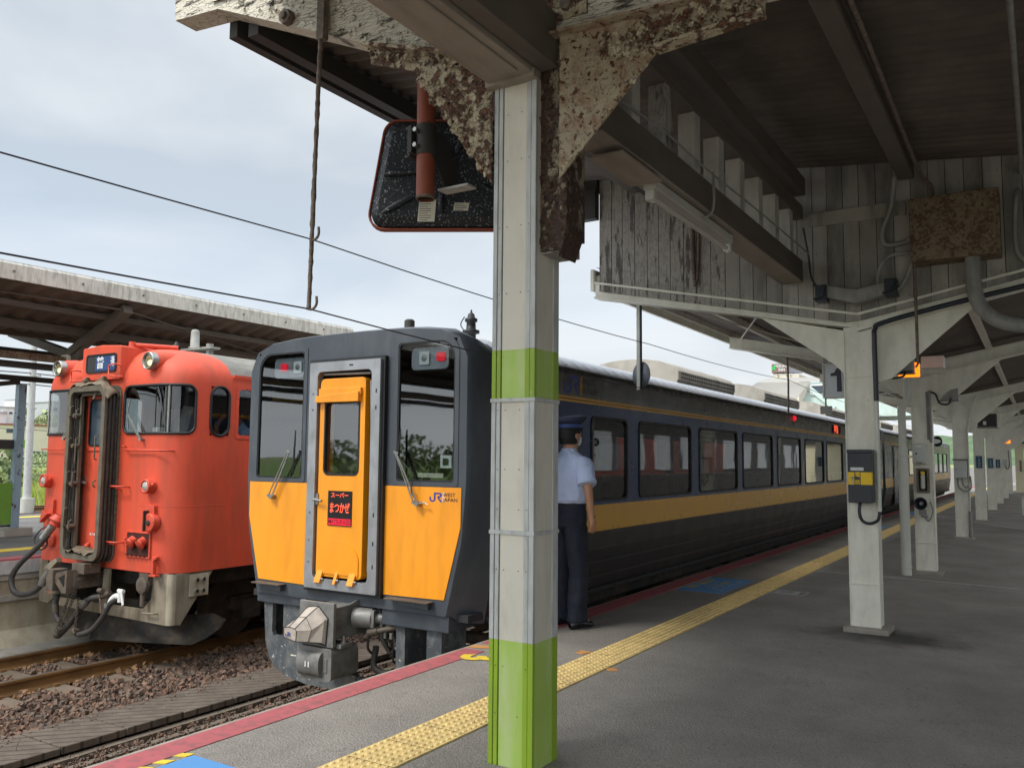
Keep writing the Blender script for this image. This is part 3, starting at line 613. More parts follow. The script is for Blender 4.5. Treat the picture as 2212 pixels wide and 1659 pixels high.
# body sides and roof
WIN1 = [(7.96, 8.85), (9.20, 10.92), (11.26, 12.96), (13.27, 15.00), (15.34, 17.04), (17.42, 19.10), (19.42, 21.16)]
def car_body(t, y0, y1, wins, gaps, right_doors=(), own=True):
    cuts = [(a, b, 1.08, 1.95) for a, b in wins]
    for sx in (1, -1):
        X = XC+1.40*sx
        fn = lambda u, v: (X, u, v)
        g = MB()
        g.mat('dkgrey'); wallholes(g, fn, y0, y1, 2.14, 2.36, []); g.add([(X, y0, 2.36), (X, y1, 2.36), (XC+1.385*sx, y1, 2.43), (XC+1.385*sx, y0, 2.43)], [(0, 1, 2, 3)])
        g.mat('band'); wallholes(g, fn, y0, y1, 2.085, 2.14, [])
        g.mat('navy'); wallholes(g, fn, y0, y1, 1.03, 2.085, cuts)
        g.mat('band'); wallholes(g, fn, y0, y1, .755, 1.03, [])
        g.mat('brown_side'); g.add([(X, y0, .755), (X, y1, .755), (XC+1.385*sx, y1, .58), (XC+1.385*sx, y0, .58)], [(0, 1, 2, 3)])
        g.add([(XC+1.385*sx, y0, .58), (XC+1.385*sx, y1, .58), (XC+1.29*sx, y1, .10), (XC+1.29*sx, y0, .10)], [(0, 1, 2, 3)])
        for z, xx in ((.735, 1.402), (.575, 1.39), (.43, 1.362), (.27, 1.33)):
            g.box(XC+min(xx*sx, (xx-.02)*sx), XC+max(xx*sx, (xx-.02)*sx)+.004*(sx > 0), y0, y1, z-.007, z+.007)
        g.mat('brown_side'); g.box(XC+(1.402*sx if sx > 0 else 1.408*sx), XC+(1.408*sx if sx > 0 else 1.402*sx), y0, y1, 2.108, 2.116)
        g.mat('roof_dark'); g.box(X-.004 if sx > 0 else X-.012, X+.012 if sx > 0 else X+.004, y0, y1, 2.395, 2.41)
        g.obj('body_side', t)
        for a, b in wins:
            g = MB().mat('rubber'); x_ = X+.004*sx
            g.ring(rrect(a-.016, b+.016, 1.064, 1.966, .085), rrect(a+.012, b-.012, 1.092, 1.938, .075), 'x', min(x_-.03*sx, x_+.006*sx), max(x_-.03*sx, x_+.006*sx)); f = g.obj('window', t)
            g = MB().mat('glass_side'); g.add([(X-.012*sx, p, q) for p, q in rrect(a+.008, b-.008, 1.088, 1.942, .07)], [tuple(range(24))]); g.obj('pane', f)
            g = MB().mat('steel'); g.box(min(X, X+.008*sx), max(X, X+.008*sx), a+.06, b-.06, 1.083, 1.09); g.obj('sill', f)
    g = MB().mat('silver'); g.smooth = True
    half = [(1.385, 2.43), (1.37, 2.455), (1.30, 2.505), (1.05, 2.60), (.6, 2.68), (0, 2.71)]
    g.sheet([sec(mir(half), y0), sec(mir(half), y1)])
    g.smooth = False; yy = y0+.35
    while yy < y1-.2:
        pr = [(x, z+.006) for x, z in mir(half)]; pr2 = [(x, z+.010) for x, z in mir(half)]; g.sheet([sec(pr, yy), sec(pr2, yy+.012), sec(pr, yy+.03)]); yy += .245
    g.obj('roof', t)
    # interior, under floor
    g = MB().mat('interior'); g.box(XC-1.36, XC+1.36, y0+.02, y1-.02, .12, .16); g.box(XC-1.34, XC+1.34, y0+.02, y1-.02, 2.30, 2.33)
    g.mat('interior_lt'); g.box(XC-1.30, XC-.7, y0+1.9, y1-.9, 1.98, 2.02); g.box(XC+.7, XC+1.30, y0+1.9, y1-.9, 1.98, 2.02); g.mat('interior'); g.box(XC-1.3, XC+1.3, y1-.06, y1-.03, .16, 2.3)
    g.obj('interior', t)
    for k in range(int((y1-y0-3.6)/1.0)):
        g = MB().mat('seat')
        for a in (-1.28, .30):
            ys = y0+2.35+k*1.0; g.bar((XC+a+.49, ys, .2), (XC+a+.49, ys+.16, 1.22), .96, .10, (0, 1, 0)); g.box(XC+a, XC+a+.98, ys-.44, ys, .42, .56)
        g.mat('conduit')
        for a in (-1.28, .30): g.bar((XC+a+.25, ys+.10, .99), (XC+a+.25, ys+.145, 1.23), .36, .12, (0, 1, 0)); g.bar((XC+a+.73, ys+.10, .99), (XC+a+.73, ys+.145, 1.23), .36, .12, (0, 1, 0))
        g.obj('seat_row', t, bev=.02)
    g = MB().mat('under'); g.box(XC-1.15, XC+1.15, y0+.5, y1-.4, -.06, .11); rr = random.Random(int(y0))
    y = y0+4.6
    while y < y1-4.6:
        l = rr.uniform(.5, 1.5)
        for sx in (-1, 1): g.box(min(XC+sx*.5, XC+sx*1.22), max(XC+sx*.5, XC+sx*1.22), y, y+l, -rr.uniform(.45, .7), -.055)
        y += l+rr.uniform(.15, .5)
    g.obj('underframe', t, bev=.01)
    for yb in (y0+2.9, y1-3.2):
        for dy in (-1.05, 1.05):
            g = MB().mat('rustgrey')
            g.cyl((XC-.66, yb+dy, -.49), (XC-.50, yb+dy, -.49), .43, n=32); g.cyl((XC+.50, yb+dy, -.49), (XC+.66, yb+dy, -.49), .43, n=32)
            g.cyl((XC-.95, yb+dy, -.49), (XC+.95, yb+dy, -.49), .07); wh = g.obj('wheelset', t)
        g = MB().mat('under')
        for sx in (-1, 1): g.box(XC+sx*.95-.06, XC+sx*.95+.06, yb-1.35, yb+1.35, -.52, -.34)
        g.box(XC-.92, XC+.92, yb-.25, yb+.25, -.45, -.1); g.obj('bogie_frame', t, bev=.02)
car_body(train, 6.12, 27.05, WIN1, None)
# cab glass, gaskets, lamps
for s_ in (1, -1):
    cs = (.03, .03, .16 if s_ > 0 else .03, .16 if s_ < 0 else .03)
    x0, x1 = (.57, 1.22) if s_ > 0 else (-1.22, -.57)
    g = MB().mat('slate'); O = rrect(XC+x0-.03, XC+x1+.03, 1.265, 2.56, .03, c=cs); I = rrect(XC+x0+.012, XC+x1-.012, 1.302, 2.52, .03, c=cs)
    g.ring(O, I, 'y', FY-.006, FY+.03); fr = g.obj('windscreen', train)
    g = MB().mat('glass_cab'); g.add([(p, FY+.012, q) for p, q in I], [tuple(range(24))]); g.obj('pane', fr)
    g = MB().mat('rubber'); g.ring(I, rrect(XC+x0+.026, XC+x1-.026, 1.316, 2.506, .03, c=cs), 'y', FY-.002, FY+.02); g.obj('gasket', fr)
    cx = XC+s_*.90 + (.0 if s_ > 0 else .06)
    g = MB().mat('frame_alu'); g.prism(rrect(cx-.21, cx+.20, 2.275, 2.475, .045), 'y', FY+.045, FY+.075); h = g.obj('lamp_housing', train, bev=.004)
    xr, xw = (cx+.12, cx-.06) if s_ > 0 else (cx-.07, cx+.12)
    g = MB().mat('red_lamp'); g.prism(rrect(xr-.045, xr+.045, 2.345, 2.42, .015), 'y', FY+.032, FY+.046); g.obj('tail_lamp', h)
    g = MB().mat('white'); g.prism(rrect(xw-.055, xw+.055, 2.32, 2.435, .012), 'y', FY+.034, FY+.046); g.mat('steel'); g.lathe((xw, FY+.030, 2.378), (0, 1, 0), [(0, .002), (.004, .03), (.006, .045)]); g.obj('headlamp', h)
# cab interior
g = MB().mat('interior'); g.box(XC-1.30, XC+1.30, 7.5, 7.55, .2, 2.5); g.box(XC-1.3, XC+1.3, FY+.1, 7.5, .14, .2); g.box(XC-1.25, XC+1.25, FY+.1, 7.5, 2.46, 2.5)
g.mat('interior'); g.box(XC+.42, XC+1.22, FY+.2, 6.35, .2, 1.30); g.box(XC-1.22, XC-.42, FY+.2, 6.3, .2, 1.28); g.box(XC+.40, XC+.43, FY+.2, 7.3, .2, 2.3); g.box(XC-.43, XC-.40, FY+.2, 7.3, .2, 2.3)
g.mat('interior_lt'); g.box(XC+.80, XC+1.0, 7.44, 7.5, 1.3, 1.7); g.obj('cab_interior', train)
g = MB().mat('white'); g.box(XC+.97, XC+1.09, FY+.12, FY+.3, 1.42, 1.53); g.mat('black'); g.box(XC+1.0, XC+1.06, FY+.113, FY+.119, 1.445, 1.505); g.mat('paper'); g.box(XC+.74, XC+1.02, FY+.1, FY+.104, 1.335, 1.375); g.obj('cab_instrument', train, bev=.004)
g = MB().mat('seat'); g.box(XC+.62, XC+1.05, 6.9, 7.05, .9, 1.75); g.obj('driver_seat', train, bev=.04)
# yellow panels
for s_ in (1, -1):
    g = MB().mat('yellow'); P = [(.45, .315), (1.125, .325), (1.285, .93), (1.288, 1.26), (.45, 1.26)]
    g.prism([(XC+x*s_, z) for x, z in P], 'y', FY-.007, FY-.001); g.obj('yellow_panel', train)
    g = MB().mat('rubber'); pts = [(.45, .305), (.45, 1.27)]; g.box(XC+s_*.446-.005, XC+s_*.446+.005, FY-.009, FY-.001, .30, 1.27); g.obj('panel_seam', train)
    # folding step
    g = MB().mat('rustgrey'); a, b = (.55, 1.02) if s_ > 0 else (-1.12, -.74); g.box(XC+a, XC+b, FY-.10, FY-.004, .292, .304); g.mat('slate'); g.prism([(XC+a+.06, .288), (XC+b-.03, .288), (XC+b-.03, .235), (XC+a+.16, .25)], 'y', FY-.05, FY-.004); g.obj('foot_step', train, bev=.003)
# emblem on the right panel
jr_logo(train, lambda u, v: (XC+.955+u*.105, FY-.0085, 1.135+v*.080), 'jrblue', 'white', 'jrdark')
# wipers
for px, pz, tx, tz, s_ in ((.86, 1.115, .635, 1.545, 1), (-.93, 1.12, -.69, 1.55, -1)):
    g = MB().mat('steel'); yb = FY-.05
    g.bar((XC+px, yb, pz), (XC+tx, yb-.02, tz), .014, .008, (0, 1, 0)); g.bar((XC+px-.045, yb, pz+.012), (XC+tx-.018, yb-.02, tz+.01), .010, .008, (0, 1, 0))
    g.bar((XC+tx-.03, yb-.02, tz+.012), (XC+tx+.02, yb-.02, tz), .016, .01, (0, 1, 0)); g.cyl((XC+px, FY, pz), (XC+px, FY-.07, pz), .022); g.cyl((XC+px-.045, FY, pz+.012), (XC+px-.045, FY-.06, pz+.012), .014)
    if s_ > 0: g.tube([(XC+px, yb, pz), (XC+px+.08, yb, pz+.012), (XC+px+.115, yb, pz-.006)], .006)
    wp = g.obj('wiper', train)
    g = MB().mat('rubber'); g.tube([(XC+tx+(.03 if s_ < 0 else .012), FY-.035, tz-.21), (XC+tx+(.045 if s_ < 0 else -.0), FY-.045, tz), (XC+tx+(.04 if s_ < 0 else .012), FY-.03, tz+.21)], [.006, .010, .006]); g.obj('wiper_blade', wp)
g = MB().mat('rubber'); g.tube(spline([(XC+.66, FY-.06, 1.50), (XC+.74, FY-.07, 1.44), (XC+.82, FY-.06, 1.36), (XC+.80, FY-.06, 1.22), (XC+.845, FY-.04, 1.13)]), .004); g.obj('washer_hose', train)
# gangway
g = MB().mat('rubber'); g.ring(rrect(XC-.465, XC+.465, .28, 2.42, .01), rrect(XC-.43, XC+.43, .315, 2.385, .01), 'y', FY-.045, FY+.0); g.obj('gangway_seal', train)
g = MB().mat('frame_alu'); g.ring(rrect(XC-.435, XC+.435, .31, 2.39, .012), rrect(XC-.335, XC+.335, .40, 2.30, .05), 'y', FY-.075, FY-.002)
for z in (.55, .75, 1.0, 1.95, 2.1):
    g.mat('rubber'); g.prism(rrect(XC+.385, XC+.400, z-.02, z+.02, .007, 3), 'y', FY-.0765, FY-.0745); g.mat('frame_alu'); g.cyl((XC-.39, FY-.075, z), (XC-.39, FY-.085, z), .009, n=8)
g.mat('rubber'); g.prism(rrect(XC+.06, XC+.11, 2.34, 2.355, .007, 3), 'y', FY-.0765, FY-.0745); gf = g.obj('gangway_frame', train, bev=.005)
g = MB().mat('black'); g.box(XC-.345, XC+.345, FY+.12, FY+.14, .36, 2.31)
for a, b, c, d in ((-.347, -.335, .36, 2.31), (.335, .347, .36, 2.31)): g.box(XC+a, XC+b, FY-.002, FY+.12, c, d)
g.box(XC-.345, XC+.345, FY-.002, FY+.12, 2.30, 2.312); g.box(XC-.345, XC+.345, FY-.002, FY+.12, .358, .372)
g.mat('frame_alu'); g.tube([(XC+.29, FY-.03, 2.2), (XC+.31, FY-.02, 1.4), (XC+.30, FY-.03, .5)], .008); g.tube([(XC-.3, FY-.02, 2.28), (XC+.28, FY-.02, 2.27)], .012); g.obj('gangway_recess', train)
dy0 = FY-.05
g = MB().mat('yellow'); D = rrect(XC-.315, XC+.245, .42, 2.235, .05); W_ = rrect(XC-.255, XC+.185, 1.34, 2.02, .05, c=(.06, .06, .015, .015))
g.ring(D, W_, 'y', dy0, dy0+.13); g.mat('yellow')
dr = g.obj('gangway_door', train, bev=.006)
g = MB().mat('yellow'); g.prism([(XC-.335, 2.01), (XC+.20, 2.01), (XC+.20, 2.10), (XC-.335, 2.07)], 'y', dy0-.05, dy0-.001); g.box(XC-.31, XC+.21, dy0-.03, dy0-.0012, 2.075, 2.14); g.obj('rain_hood', dr, bev=.004)
g = MB().mat('glass_cab'); g.add([(p, dy0+.03, q) for p, q in W_], [tuple(range(24))]); g.obj('pane', dr)
g = MB().mat('rubber'); g.ring(W_, rrect(XC-.238, XC+.168, 1.357, 2.003, .04), 'y', dy0-.004, dy0+.03); g.obj('gasket', dr)
g = MB().mat('steel'); g.box(XC-.335, XC-.30, dy0-.012, dy0-.001, 1.07, 1.17); g.cyl((XC-.33, dy0-.04, 1.115), (XC-.22, dy0-.045, 1.105), .011); g.cyl((XC-.32, dy0, 1.115), (XC-.32, dy0-.04, 1.115), .012); g.obj('door_handle', dr)
g = MB().mat('interior'); g.box(XC-.34, XC+.34, 7.2, 7.25, .2, 2.3); g.mat('interior_lt'); g.box(XC-.15, XC+.0, 7.15, 7.19, 1.3, 1.9); g.obj('vestibule', train)
g = MB().mat('black'); g.box(XC-.175, XC+.115, dy0-.008, dy0-.001, .885, 1.20); ld = g.obj('destination_display', dr)
LED = MB().mat('led_red'); fy = dy0-.0095
LED.text('スーパー', lambda u, v: (XC-.03+u*.040, fy, 1.158+v*.038), bold=.02); LED.text('まつかぜ', lambda u, v: (XC-.03+u*.046, fy, 1.040+v*.078), bold=.02); LED.obj('lettering', ld)
LED = MB().mat('led_red2'); LED.box(XC-.165, XC+.108, dy0-.0094, dy0-.0081, .892, .950); LED.obj('red_strip', ld)
LED = MB().mat('jrdark'); LED.text('MATSUKAZE', lambda u, v: (XC-.03+u*.034, dy0-.0105, .921+v*.040), bold=.01); LED.obj('lettering', ld)
# fold-down plate and its hooks
g = MB().mat('yellow'); pts = [(XC-.30, .45), (XC+.21, .45)]+[(XC-.045+.255*math.cos(R(a)), .58+.17*math.sin(R(a))) for a in range(0, 181, 12)]
g.prism(pts, 'y', dy0-.010, dy0-.0012); g.obj('fall_plate', dr)
for x, w in ((-.25, .035), (-.04, .015), (.15, .035)):
    g = MB().mat('yellow'); g.prism([(dy0-.005, .50), (dy0-.012, .47), (dy0-.055, .37), (dy0-.03, .36), (dy0-.005, .44)], 'x', XC+x-w, XC+x+w); g.mat('steel'); g.cyl((XC+x+w, dy0-.03, .40), (XC+x+w+.03, dy0-.03, .40), .012, n=8); g.obj('hook', dr)
# under the front: apron, skirts, obstacle guard
g = MB().mat('slate'); g.box(XC-1.16, XC-.50, FY+.02, FY+.5, .10, .188); g.obj('front_apron', train, bev=.01)
g = MB().mat('slate'); g.box(XC+.43, XC+1.16, FY+.02, FY+.5, .05, .188); g.obj('front_apron', train, bev=.01)
g = MB().mat('slate_dirty'); y0, y1 = FY+.05, FY+.10
for P in ([(-1.09, .10), (-.97, .10), (-.97, -.17), (-1.06, -.25)], [(-.82, .10), (-.60, .10), (-.60, -.26), (-.82, -.19)],
          [(-1.06, -.25), (-.97, -.17), (-.95, -.205), (-.84, -.205), (-.82, -.19), (-.60, -.26), (-.60, -.30), (-.30, -.40), (.12, -.44), (.12, -.60), (-.50, -.60), (-.78, -.56), (-.92, -.50), (-1.01, -.40)]):
    g.prism([(XC+x, z) for x, z in P], 'y', y0, y1)
g.box(XC-.60, XC-.56, y0+.002, y0+.34, -.28, .10); g.box(XC-1.09, XC-1.06, y0+.05, y0+.5, -.24, .10); g.obj('obstacle_guard', train)
for a, b in ((.565, .665), (.90, 1.06)):
    g = MB().mat('slate_dirty'); g.box(XC+a, XC+b, FY+.06, FY+.10, -.60, .05); g.box(XC+b-.03, XC+b, FY+.10, FY+.42, -.60, .049); g.obj('guard_leg', train, bev=.004)
g = MB().mat('slate_dirty'); g.box(XC+.12, XC+.9, FY+.062, FY+.098, -.60, -.45); g.obj('guard_rail', train)
# coupler
g = MB().mat('coupler'); cy = 5.45
g.box(XC-.215, XC+.195, cy, cy+.035, -.125, .25); g.box(XC-.15, XC+.16, cy+.035, cy+.55, -.07, .20); g.box(XC-.08, XC+.10, cy+.35, cy+1.2, -.02, .15)
g.prism([(cy+.04, .20), (cy+.5, .20), (cy+.5, .245), (cy+.3, .24), (cy+.2, .215), (cy+.04, .21)], 'x', XC+.165, XC+.185)
g.cyl((XC+.165, cy+.30, .09), (XC+.33, cy+.36, .09), .088, .088, 24); g.cyl((XC+.33, cy+.36, .09), (XC+.36, cy+.37, .09), .105, n=4); g.cyl((XC+.36, cy+.37, .09), (XC+.42, cy+.39, .09), .045)
g.box(XC+.02, XC+.24, cy+.05, cy+.2, -.135, -.10)
for x, y in ((XC+.10, cy+.09), (XC+.19, cy+.14)): g.mat('steel'); g.cyl((x, y, -.10), (x, y, -.04), .018, n=10); g.cyl((x, y, -.10), (x, y, -.085), .032, n=12)
cp = g.obj('coupler', train, bev=.006)
# canvas hood over the coupler head
g = MB().mat('canvas')
def ringp(y, pts, dx=0, dz=0): return [(XC+x+dx, y, z+dz) for x, z in pts]
r1 = [(-.175, -.075), (.115, -.11), (.135, .12), (.02, .215), (-.10, .20), (-.17, .10)]
r2 = [(-.20, -.06), (.10, -.085), (.125, .105), (.02, .20), (-.10, .185), (-.175, .09)]
r3 = [(-.225, -.055), (.0, -.08), (.04, .03), (-.03, .13), (-.12, .125), (-.20, .05)]
r4 = [(-.235, -.05), (-.085, -.075), (-.08, .02), (-.10, .035), (-.17, .045), (-.235, .035)]
def close(r): return r+[r[0]]
g.sheet([close(ringp(cy-.002, r1)), close(ringp(cy-.04, r2)), close(ringp(cy-.10, r3)), close(ringp(cy-.16, r4))]); g.add(ringp(cy-.16, r4), [tuple(range(6))])
co = g.obj('canvas_hood', cp, smooth_all=False, bev=.010, merge=True, seg=3)
g = MB().mat('rubber')
for a in range(6):
    g.tube([ringp(cy-.006, r1)[a], ringp(cy-.006, r1)[(a+1) % 6]], .005, 6)
R1_, R2_, R3_, R4_ = ringp(cy-.004, r1), ringp(cy-.042, r2), ringp(cy-.102, r3), ringp(cy-.162, r4)
for k in (0, 1, 3, 4): g.tube([R1_[k], R2_[k], R3_[k], R4_[k]], .0028, 5)
for k in range(6): g.tube([R4_[k], R4_[(k+1) % 6]], .0028, 5); g.tube([R3_[k], R3_[(k+1) % 6]], .0022, 5)
g.obj('hood_cord', cp)
g = MB().mat('jrblue'); add_stroke(g, [(0, .6), (0, .2), (.3, 0), (.5, .2), (.5, 1)], .18, lambda u, v: (XC-.205+u*.06, cy-.168, -.035+v*.035)); add_stroke(g, [(.5, 1), (.9, .8), (.7, .5), (1.0, 0)], .18, lambda u, v: (XC-.205+u*.06, cy-.168, -.035+v*.035)); g.obj('emblem', cp)
g = MB().mat('coupler'); yb = cy-.02
g.prism(rrect(XC-.215, XC+.20, -.41, -.13, .04), 'y', yb, yb+.012); g.prism(rrect(XC-.20, XC+.20, -.40, -.135, .05), 'y', yb+.012, yb+.34)
g.smooth = True; prof = [(XC-.165, yb-.001)]; rows = []
for a in range(0, 181, 15): rows.append([(XC-.165, yb-.055*math.sin(R(a)), -.27-.105*math.cos(R(a))), (XC+.10, yb-.055*math.sin(R(a)), -.27-.105*math.cos(R(a)))])
g.sheet(rows); g.smooth = False
for xx in (XC-.165, XC+.10): g.add([(xx, yb-.055*math.sin(R(a)), -.27-.105*math.cos(R(a))) for a in range(0, 181, 15)], [tuple(range(13))])
g.mat('paper'); g.box(XC-.27, XC-.20, yb-.02, yb-.01, -.235, -.225); g.mat('coupler'); g.box(XC+.115, XC+.155, yb-.008, yb, -.33, -.21)
cb2 = g.obj('electric_coupler', train, bev=.004)
g = MB().mat('white'); g.text('11', lambda u, v: (XC-.03+u*.055, yb-.0575, -.27+v*.045), bold=.05); g.obj('lettering', cb2)
g = MB().mat('rustgrey'); g.box(XC+.2, XC+.62, FY+.25, FY+.6, -.16, -.05); g.cyl((XC+.36, FY-.02, -.02), (XC+.60, FY+.1, .04), .022); g.cyl((XC+.33, FY-.04, -.03), (XC+.40, FY+0, -.01), .034, n=8)
g.mat('hose'); g.tube(spline([(XC+.30, FY+.1, .22), (XC+.40, FY+.06, .10), (XC+.42, FY+.04, -.06), (XC+.46, FY+.1, -.2)]), .022); g.tube(spline([(XC+.22, FY+.2, -.2), (XC+.30, FY+.1, -.36), (XC+.48, FY+.2, -.40), (XC+.6, FY+.4, -.3)]), .03); g.tube(spline([(XC+.5, FY+.12, .1), (XC+.46, FY+.14, -.02), (XC+.52, FY+.12, -.14)]), .018)
g.mat('coupler'); g.box(XC+.44, XC+.58, FY+.07, FY+.3, .0, .10); g.obj('brake_pipes', train, bev=.004)
rr = random.Random(44)
for k in range(9):
    x = XC+rr.uniform(.18, .56); y = FY+rr.uniform(.04, .35); g = MB().mat('hose' if k % 3 else 'coupler'); z0 = rr.uniform(.0, .15)
    g.tube(spline([(x, y+.1, z0), (x+rr.uniform(-.06, .06), y, z0-.12), (x+rr.uniform(-.1, .1), y, z0-.27), (x+rr.uniform(-.05, .15), y+.12, z0-.36)]), rr.uniform(.008, .018), 8); g.obj('hose', train)
g = MB().mat('coupler')
for x, z in ((.45, -.02), (.52, -.02), (.25, -.03), (.30, .14)): g.cyl((XC+x, FY+.05, z), (XC+x, FY+.05, z-.05), .016, n=6)
g.obj('pipe_union', train)
# roof fittings
g = MB().mat('roof_dark'); g.cyl((-5.29, 6.5, 2.66), (-5.29, 6.5, 2.865), .052, .052, 20); g.cyl((-5.29, 6.5, 2.865), (-5.29, 6.5, 2.88), .052, .035, 20); g.obj('vent_cap', train)
g = MB().mat('rubber'); g.lathe((-5.24, 7.5, 2.66), (0, 0, 1), [(0, .055), (.20, .055), (.21, .095), (.24, .095), (.25, .055), (.33, .05), (.34, .07), (.37, .07), (.38, .045), (.42, .035), (.44, .012), (.47, .008)], 16)
g.tube(spline([(-5.33, 7.5, 2.90), (-5.38, 7.5, 2.98), (-5.33, 7.5, 3.06)]), .006, 6); g.obj('aerial_mast', train)
def aircon(t, a, b, grille=True):
    g = MB().mat('conc'); half = [(.80, 2.72), (.80, 2.86), (.72, 2.93), (.5, 3.02), (.25, 3.06), (0, 3.07)]
    g.sheet([sec(mir(half), a), sec(mir(half), b)])
    for yy in (a, b): pp = sec(mir(half), yy); g.add(pp, [tuple(range(len(pp)))])
    g.box(XC-.78, XC+.78, a, b, 2.64, 2.72)
    for yy in (a+(b-a)/3, a+2*(b-a)/3): g.sheet([[(x, yy-.008, z+.006) for x, _, z in sec(mir(half), 0)], [(x, yy+.008, z+.006) for x, _, z in sec(mir(half), 0)]])
    g.mat('black'); yy = a+.12; x = XC+.8
    while grille and yy < b-.1:
        for z in (2.765, 2.825): g.box(x-.01, x+.004, yy, yy+.045, z-.016, z+.016)
        yy += .085
    g.obj('air_conditioner', t)
aircon(train, 12.06, 14.84); aircon(train, 16.75, 19.6); aircon(train, 22.4, 25.3)
jr_logo(train, lambda u, v: (-3.9985, 7.34+u*.265, 2.165+v*.185), 'jrblue', 'band', 'jrdark')
g = MB().mat('red_lamp'); g.lathe((-4.0, 16.56, 2.335), (1, 0, 0), [(0, .055), (.03, .045), (.05, .02), (.055, .002)], 14); g.mat('steel'); g.lathe((-4.0, 16.62, 2.22), (1, 0, 0), [(0, .035), (.03, .03), (.035, .002)], 14); g.obj('marker_lamp', train)
g = MB().mat('black'); g.box(-4.01, -3.992, 20.0, 20.95, 2.165, 2.33); q_ = g.obj('side_display', train)
g = MB().mat('led_red'); g.text('特急', lambda u, v: (-3.990, 20.45+u*.17, 2.245+v*.15), bold=.02); g.obj('lettering', q_)
def door(t, a, b):
    g = MB().mat('navy'); g.box(-4.0, -3.985, a, b, .20, 2.02); g.mat('rubber'); g.ring(rrect(a-.02, b+.02, .18, 2.04, .03), rrect(a+.01, b-.01, .21, 2.01, .03), 'x', -3.99, -3.98)
    d = g.obj('door', t); g = MB().mat('glass_side'); g.prism(rrect(a+.18, b-.18, 1.15, 1.9, .06), 'x', -3.984, -3.978); g.obj('pane', d)
door(train, 22.0, 23.0)
g = MB().mat('rubber'); g.ring(rrect(6.45, 7.15, .25, 2.05, .05), rrect(6.465, 7.135, .265, 2.035, .045), 'x', -4.0, -3.992); g.mat('steel'); g.cyl((-3.97, 6.38, .9), (-3.97, 6.38, 1.7), .012); g.obj('cab_door', train)
# second car
t2 = empty('railcar', (XC, 27.5, -.92), 'dark second railcar coupled behind the first, its far end past the third column', 'train', 'railcars of the blue express')
WIN2 = [(33.0+2.07*k, 34.72+2.07*k) for k in range(7)]
car_body(t2, 27.55, 48.6, WIN2, None); door(t2, 29.2, 30.2)
g = MB().mat('slate'); g.prism([(XC+x, z) for x, z in mir(BODY)], 'y', 48.61, 48.9); g.prism([(XC+x, z) for x, z in mir(BODY)], 'y', 27.5, 27.54); g.obj('end_wall', t2); aircon(t2, 31.0, 33.8); aircon(t2, 37.0, 40.0)
g = MB().mat('black'); g.box(XC-.5, XC+.5, 27.0, 27.6, .2, 2.3)
for y in (27.1, 27.2, 27.3, 27.4): g.box(XC-.56, XC+.56, y, y+.04, .16, 2.36)
g.obj('gangway_bellows', train)
g = MB().mat('slate'); g.prism([(XC+x, z) for x, z in mir(BODY)], 'y', 27.06, 27.09); g.obj('end_wall', train)
# ---------------------------------------------------------------- the orange railcar
XO, FO, HW = -10.08, 6.28, 1.45
oc = empty('railcar', (XO, FO, -.92), 'faded orange railcar with grimy gangway bellows on its front, on the farther track', 'train')
def outline(w, f, r, yb=7.1, na=8):
    r = min(r, yb-f-.001); P = [(w, yb), (w, (yb+f+r)/2)]
    P += [(w-r+r*math.cos(R(a)), f+r-r*math.sin(R(a))) for a in [90*i/na for i in range(na+1)]]
    P += [(w*.6, f), (w*.3, f), (0, f)]
    return P+[(-x, y) for x, y in P[-2::-1]]
RC = .36
base = outline(HW, FO, RC)
cum = [0]
for a, b in zip(base, base[1:]): cum.append(cum[-1]+math.hypot(b[0]-a[0], b[1]-a[1]))
MID = cum[-1]/2
def ofn(u, v, out=0.):
    """u measured from the centre line round the nose (positive to the near side)"""
    s_ = MID-u; s_ = max(0, min(cum[-1]-1e-6, s_))
    for i in range(len(cum)-1):
        if cum[i] <= s_ <= cum[i+1]:
            t = (s_-cum[i])/(cum[i+1]-cum[i]); a, b = base[i], base[i+1]
            tx, ty = b[0]-a[0], b[1]-a[1]; l = math.hypot(tx, ty); nx, ny = -ty/l*-1, tx/l*-1
            x = a[0]+tx*t; y = a[1]+ty*t
            nx, ny = ty/l, -tx/l
            if nx*x+ny*(y-7.1) < 0: nx, ny = -nx, -ny
            return (XO+x+nx*out, y+ny*out, v)
def useg(holes):
    return sorted(MID-c for c in cum)
flat = HW-RC; arc = RC*math.pi/2
WU0, WU1, WZ0, WZ1 = .49, flat+arc+.05-.11, 1.775, 2.355
holes = [(WU0, WU1, WZ0, WZ1), (-WU1, -WU0, WZ0, WZ1), (flat+arc+.155, flat+arc+.155+.28, 1.76, 2.365), (-(flat+arc+.435), -(flat+arc+.155), 1.76, 2.365)]
def wallholes2(mb, fn, us, vs, holes):
    us = sorted(set(us)|{h[0] for h in holes}|{h[1] for h in holes}); vs = sorted(set(vs)|{h[2] for h in holes}|{h[3] for h in holes})
    for a, b in zip(us, us[1:]):
        if b-a < 1e-5: continue
        for c, d in zip(vs, vs[1:]):
            mu, mv = (a+b)/2, (c+d)/2
            if any(h[0] < mu < h[1] and h[2] < mv < h[3] for h in holes): continue
            mb.add([fn(a, c), fn(b, c), fn(b, d), fn(a, d)], [(0, 1, 2, 3)])
g = MB().mat('orange'); g.smooth = True
wallholes2(g, ofn, [MID-c for c in cum], [.13, 2.40], holes)
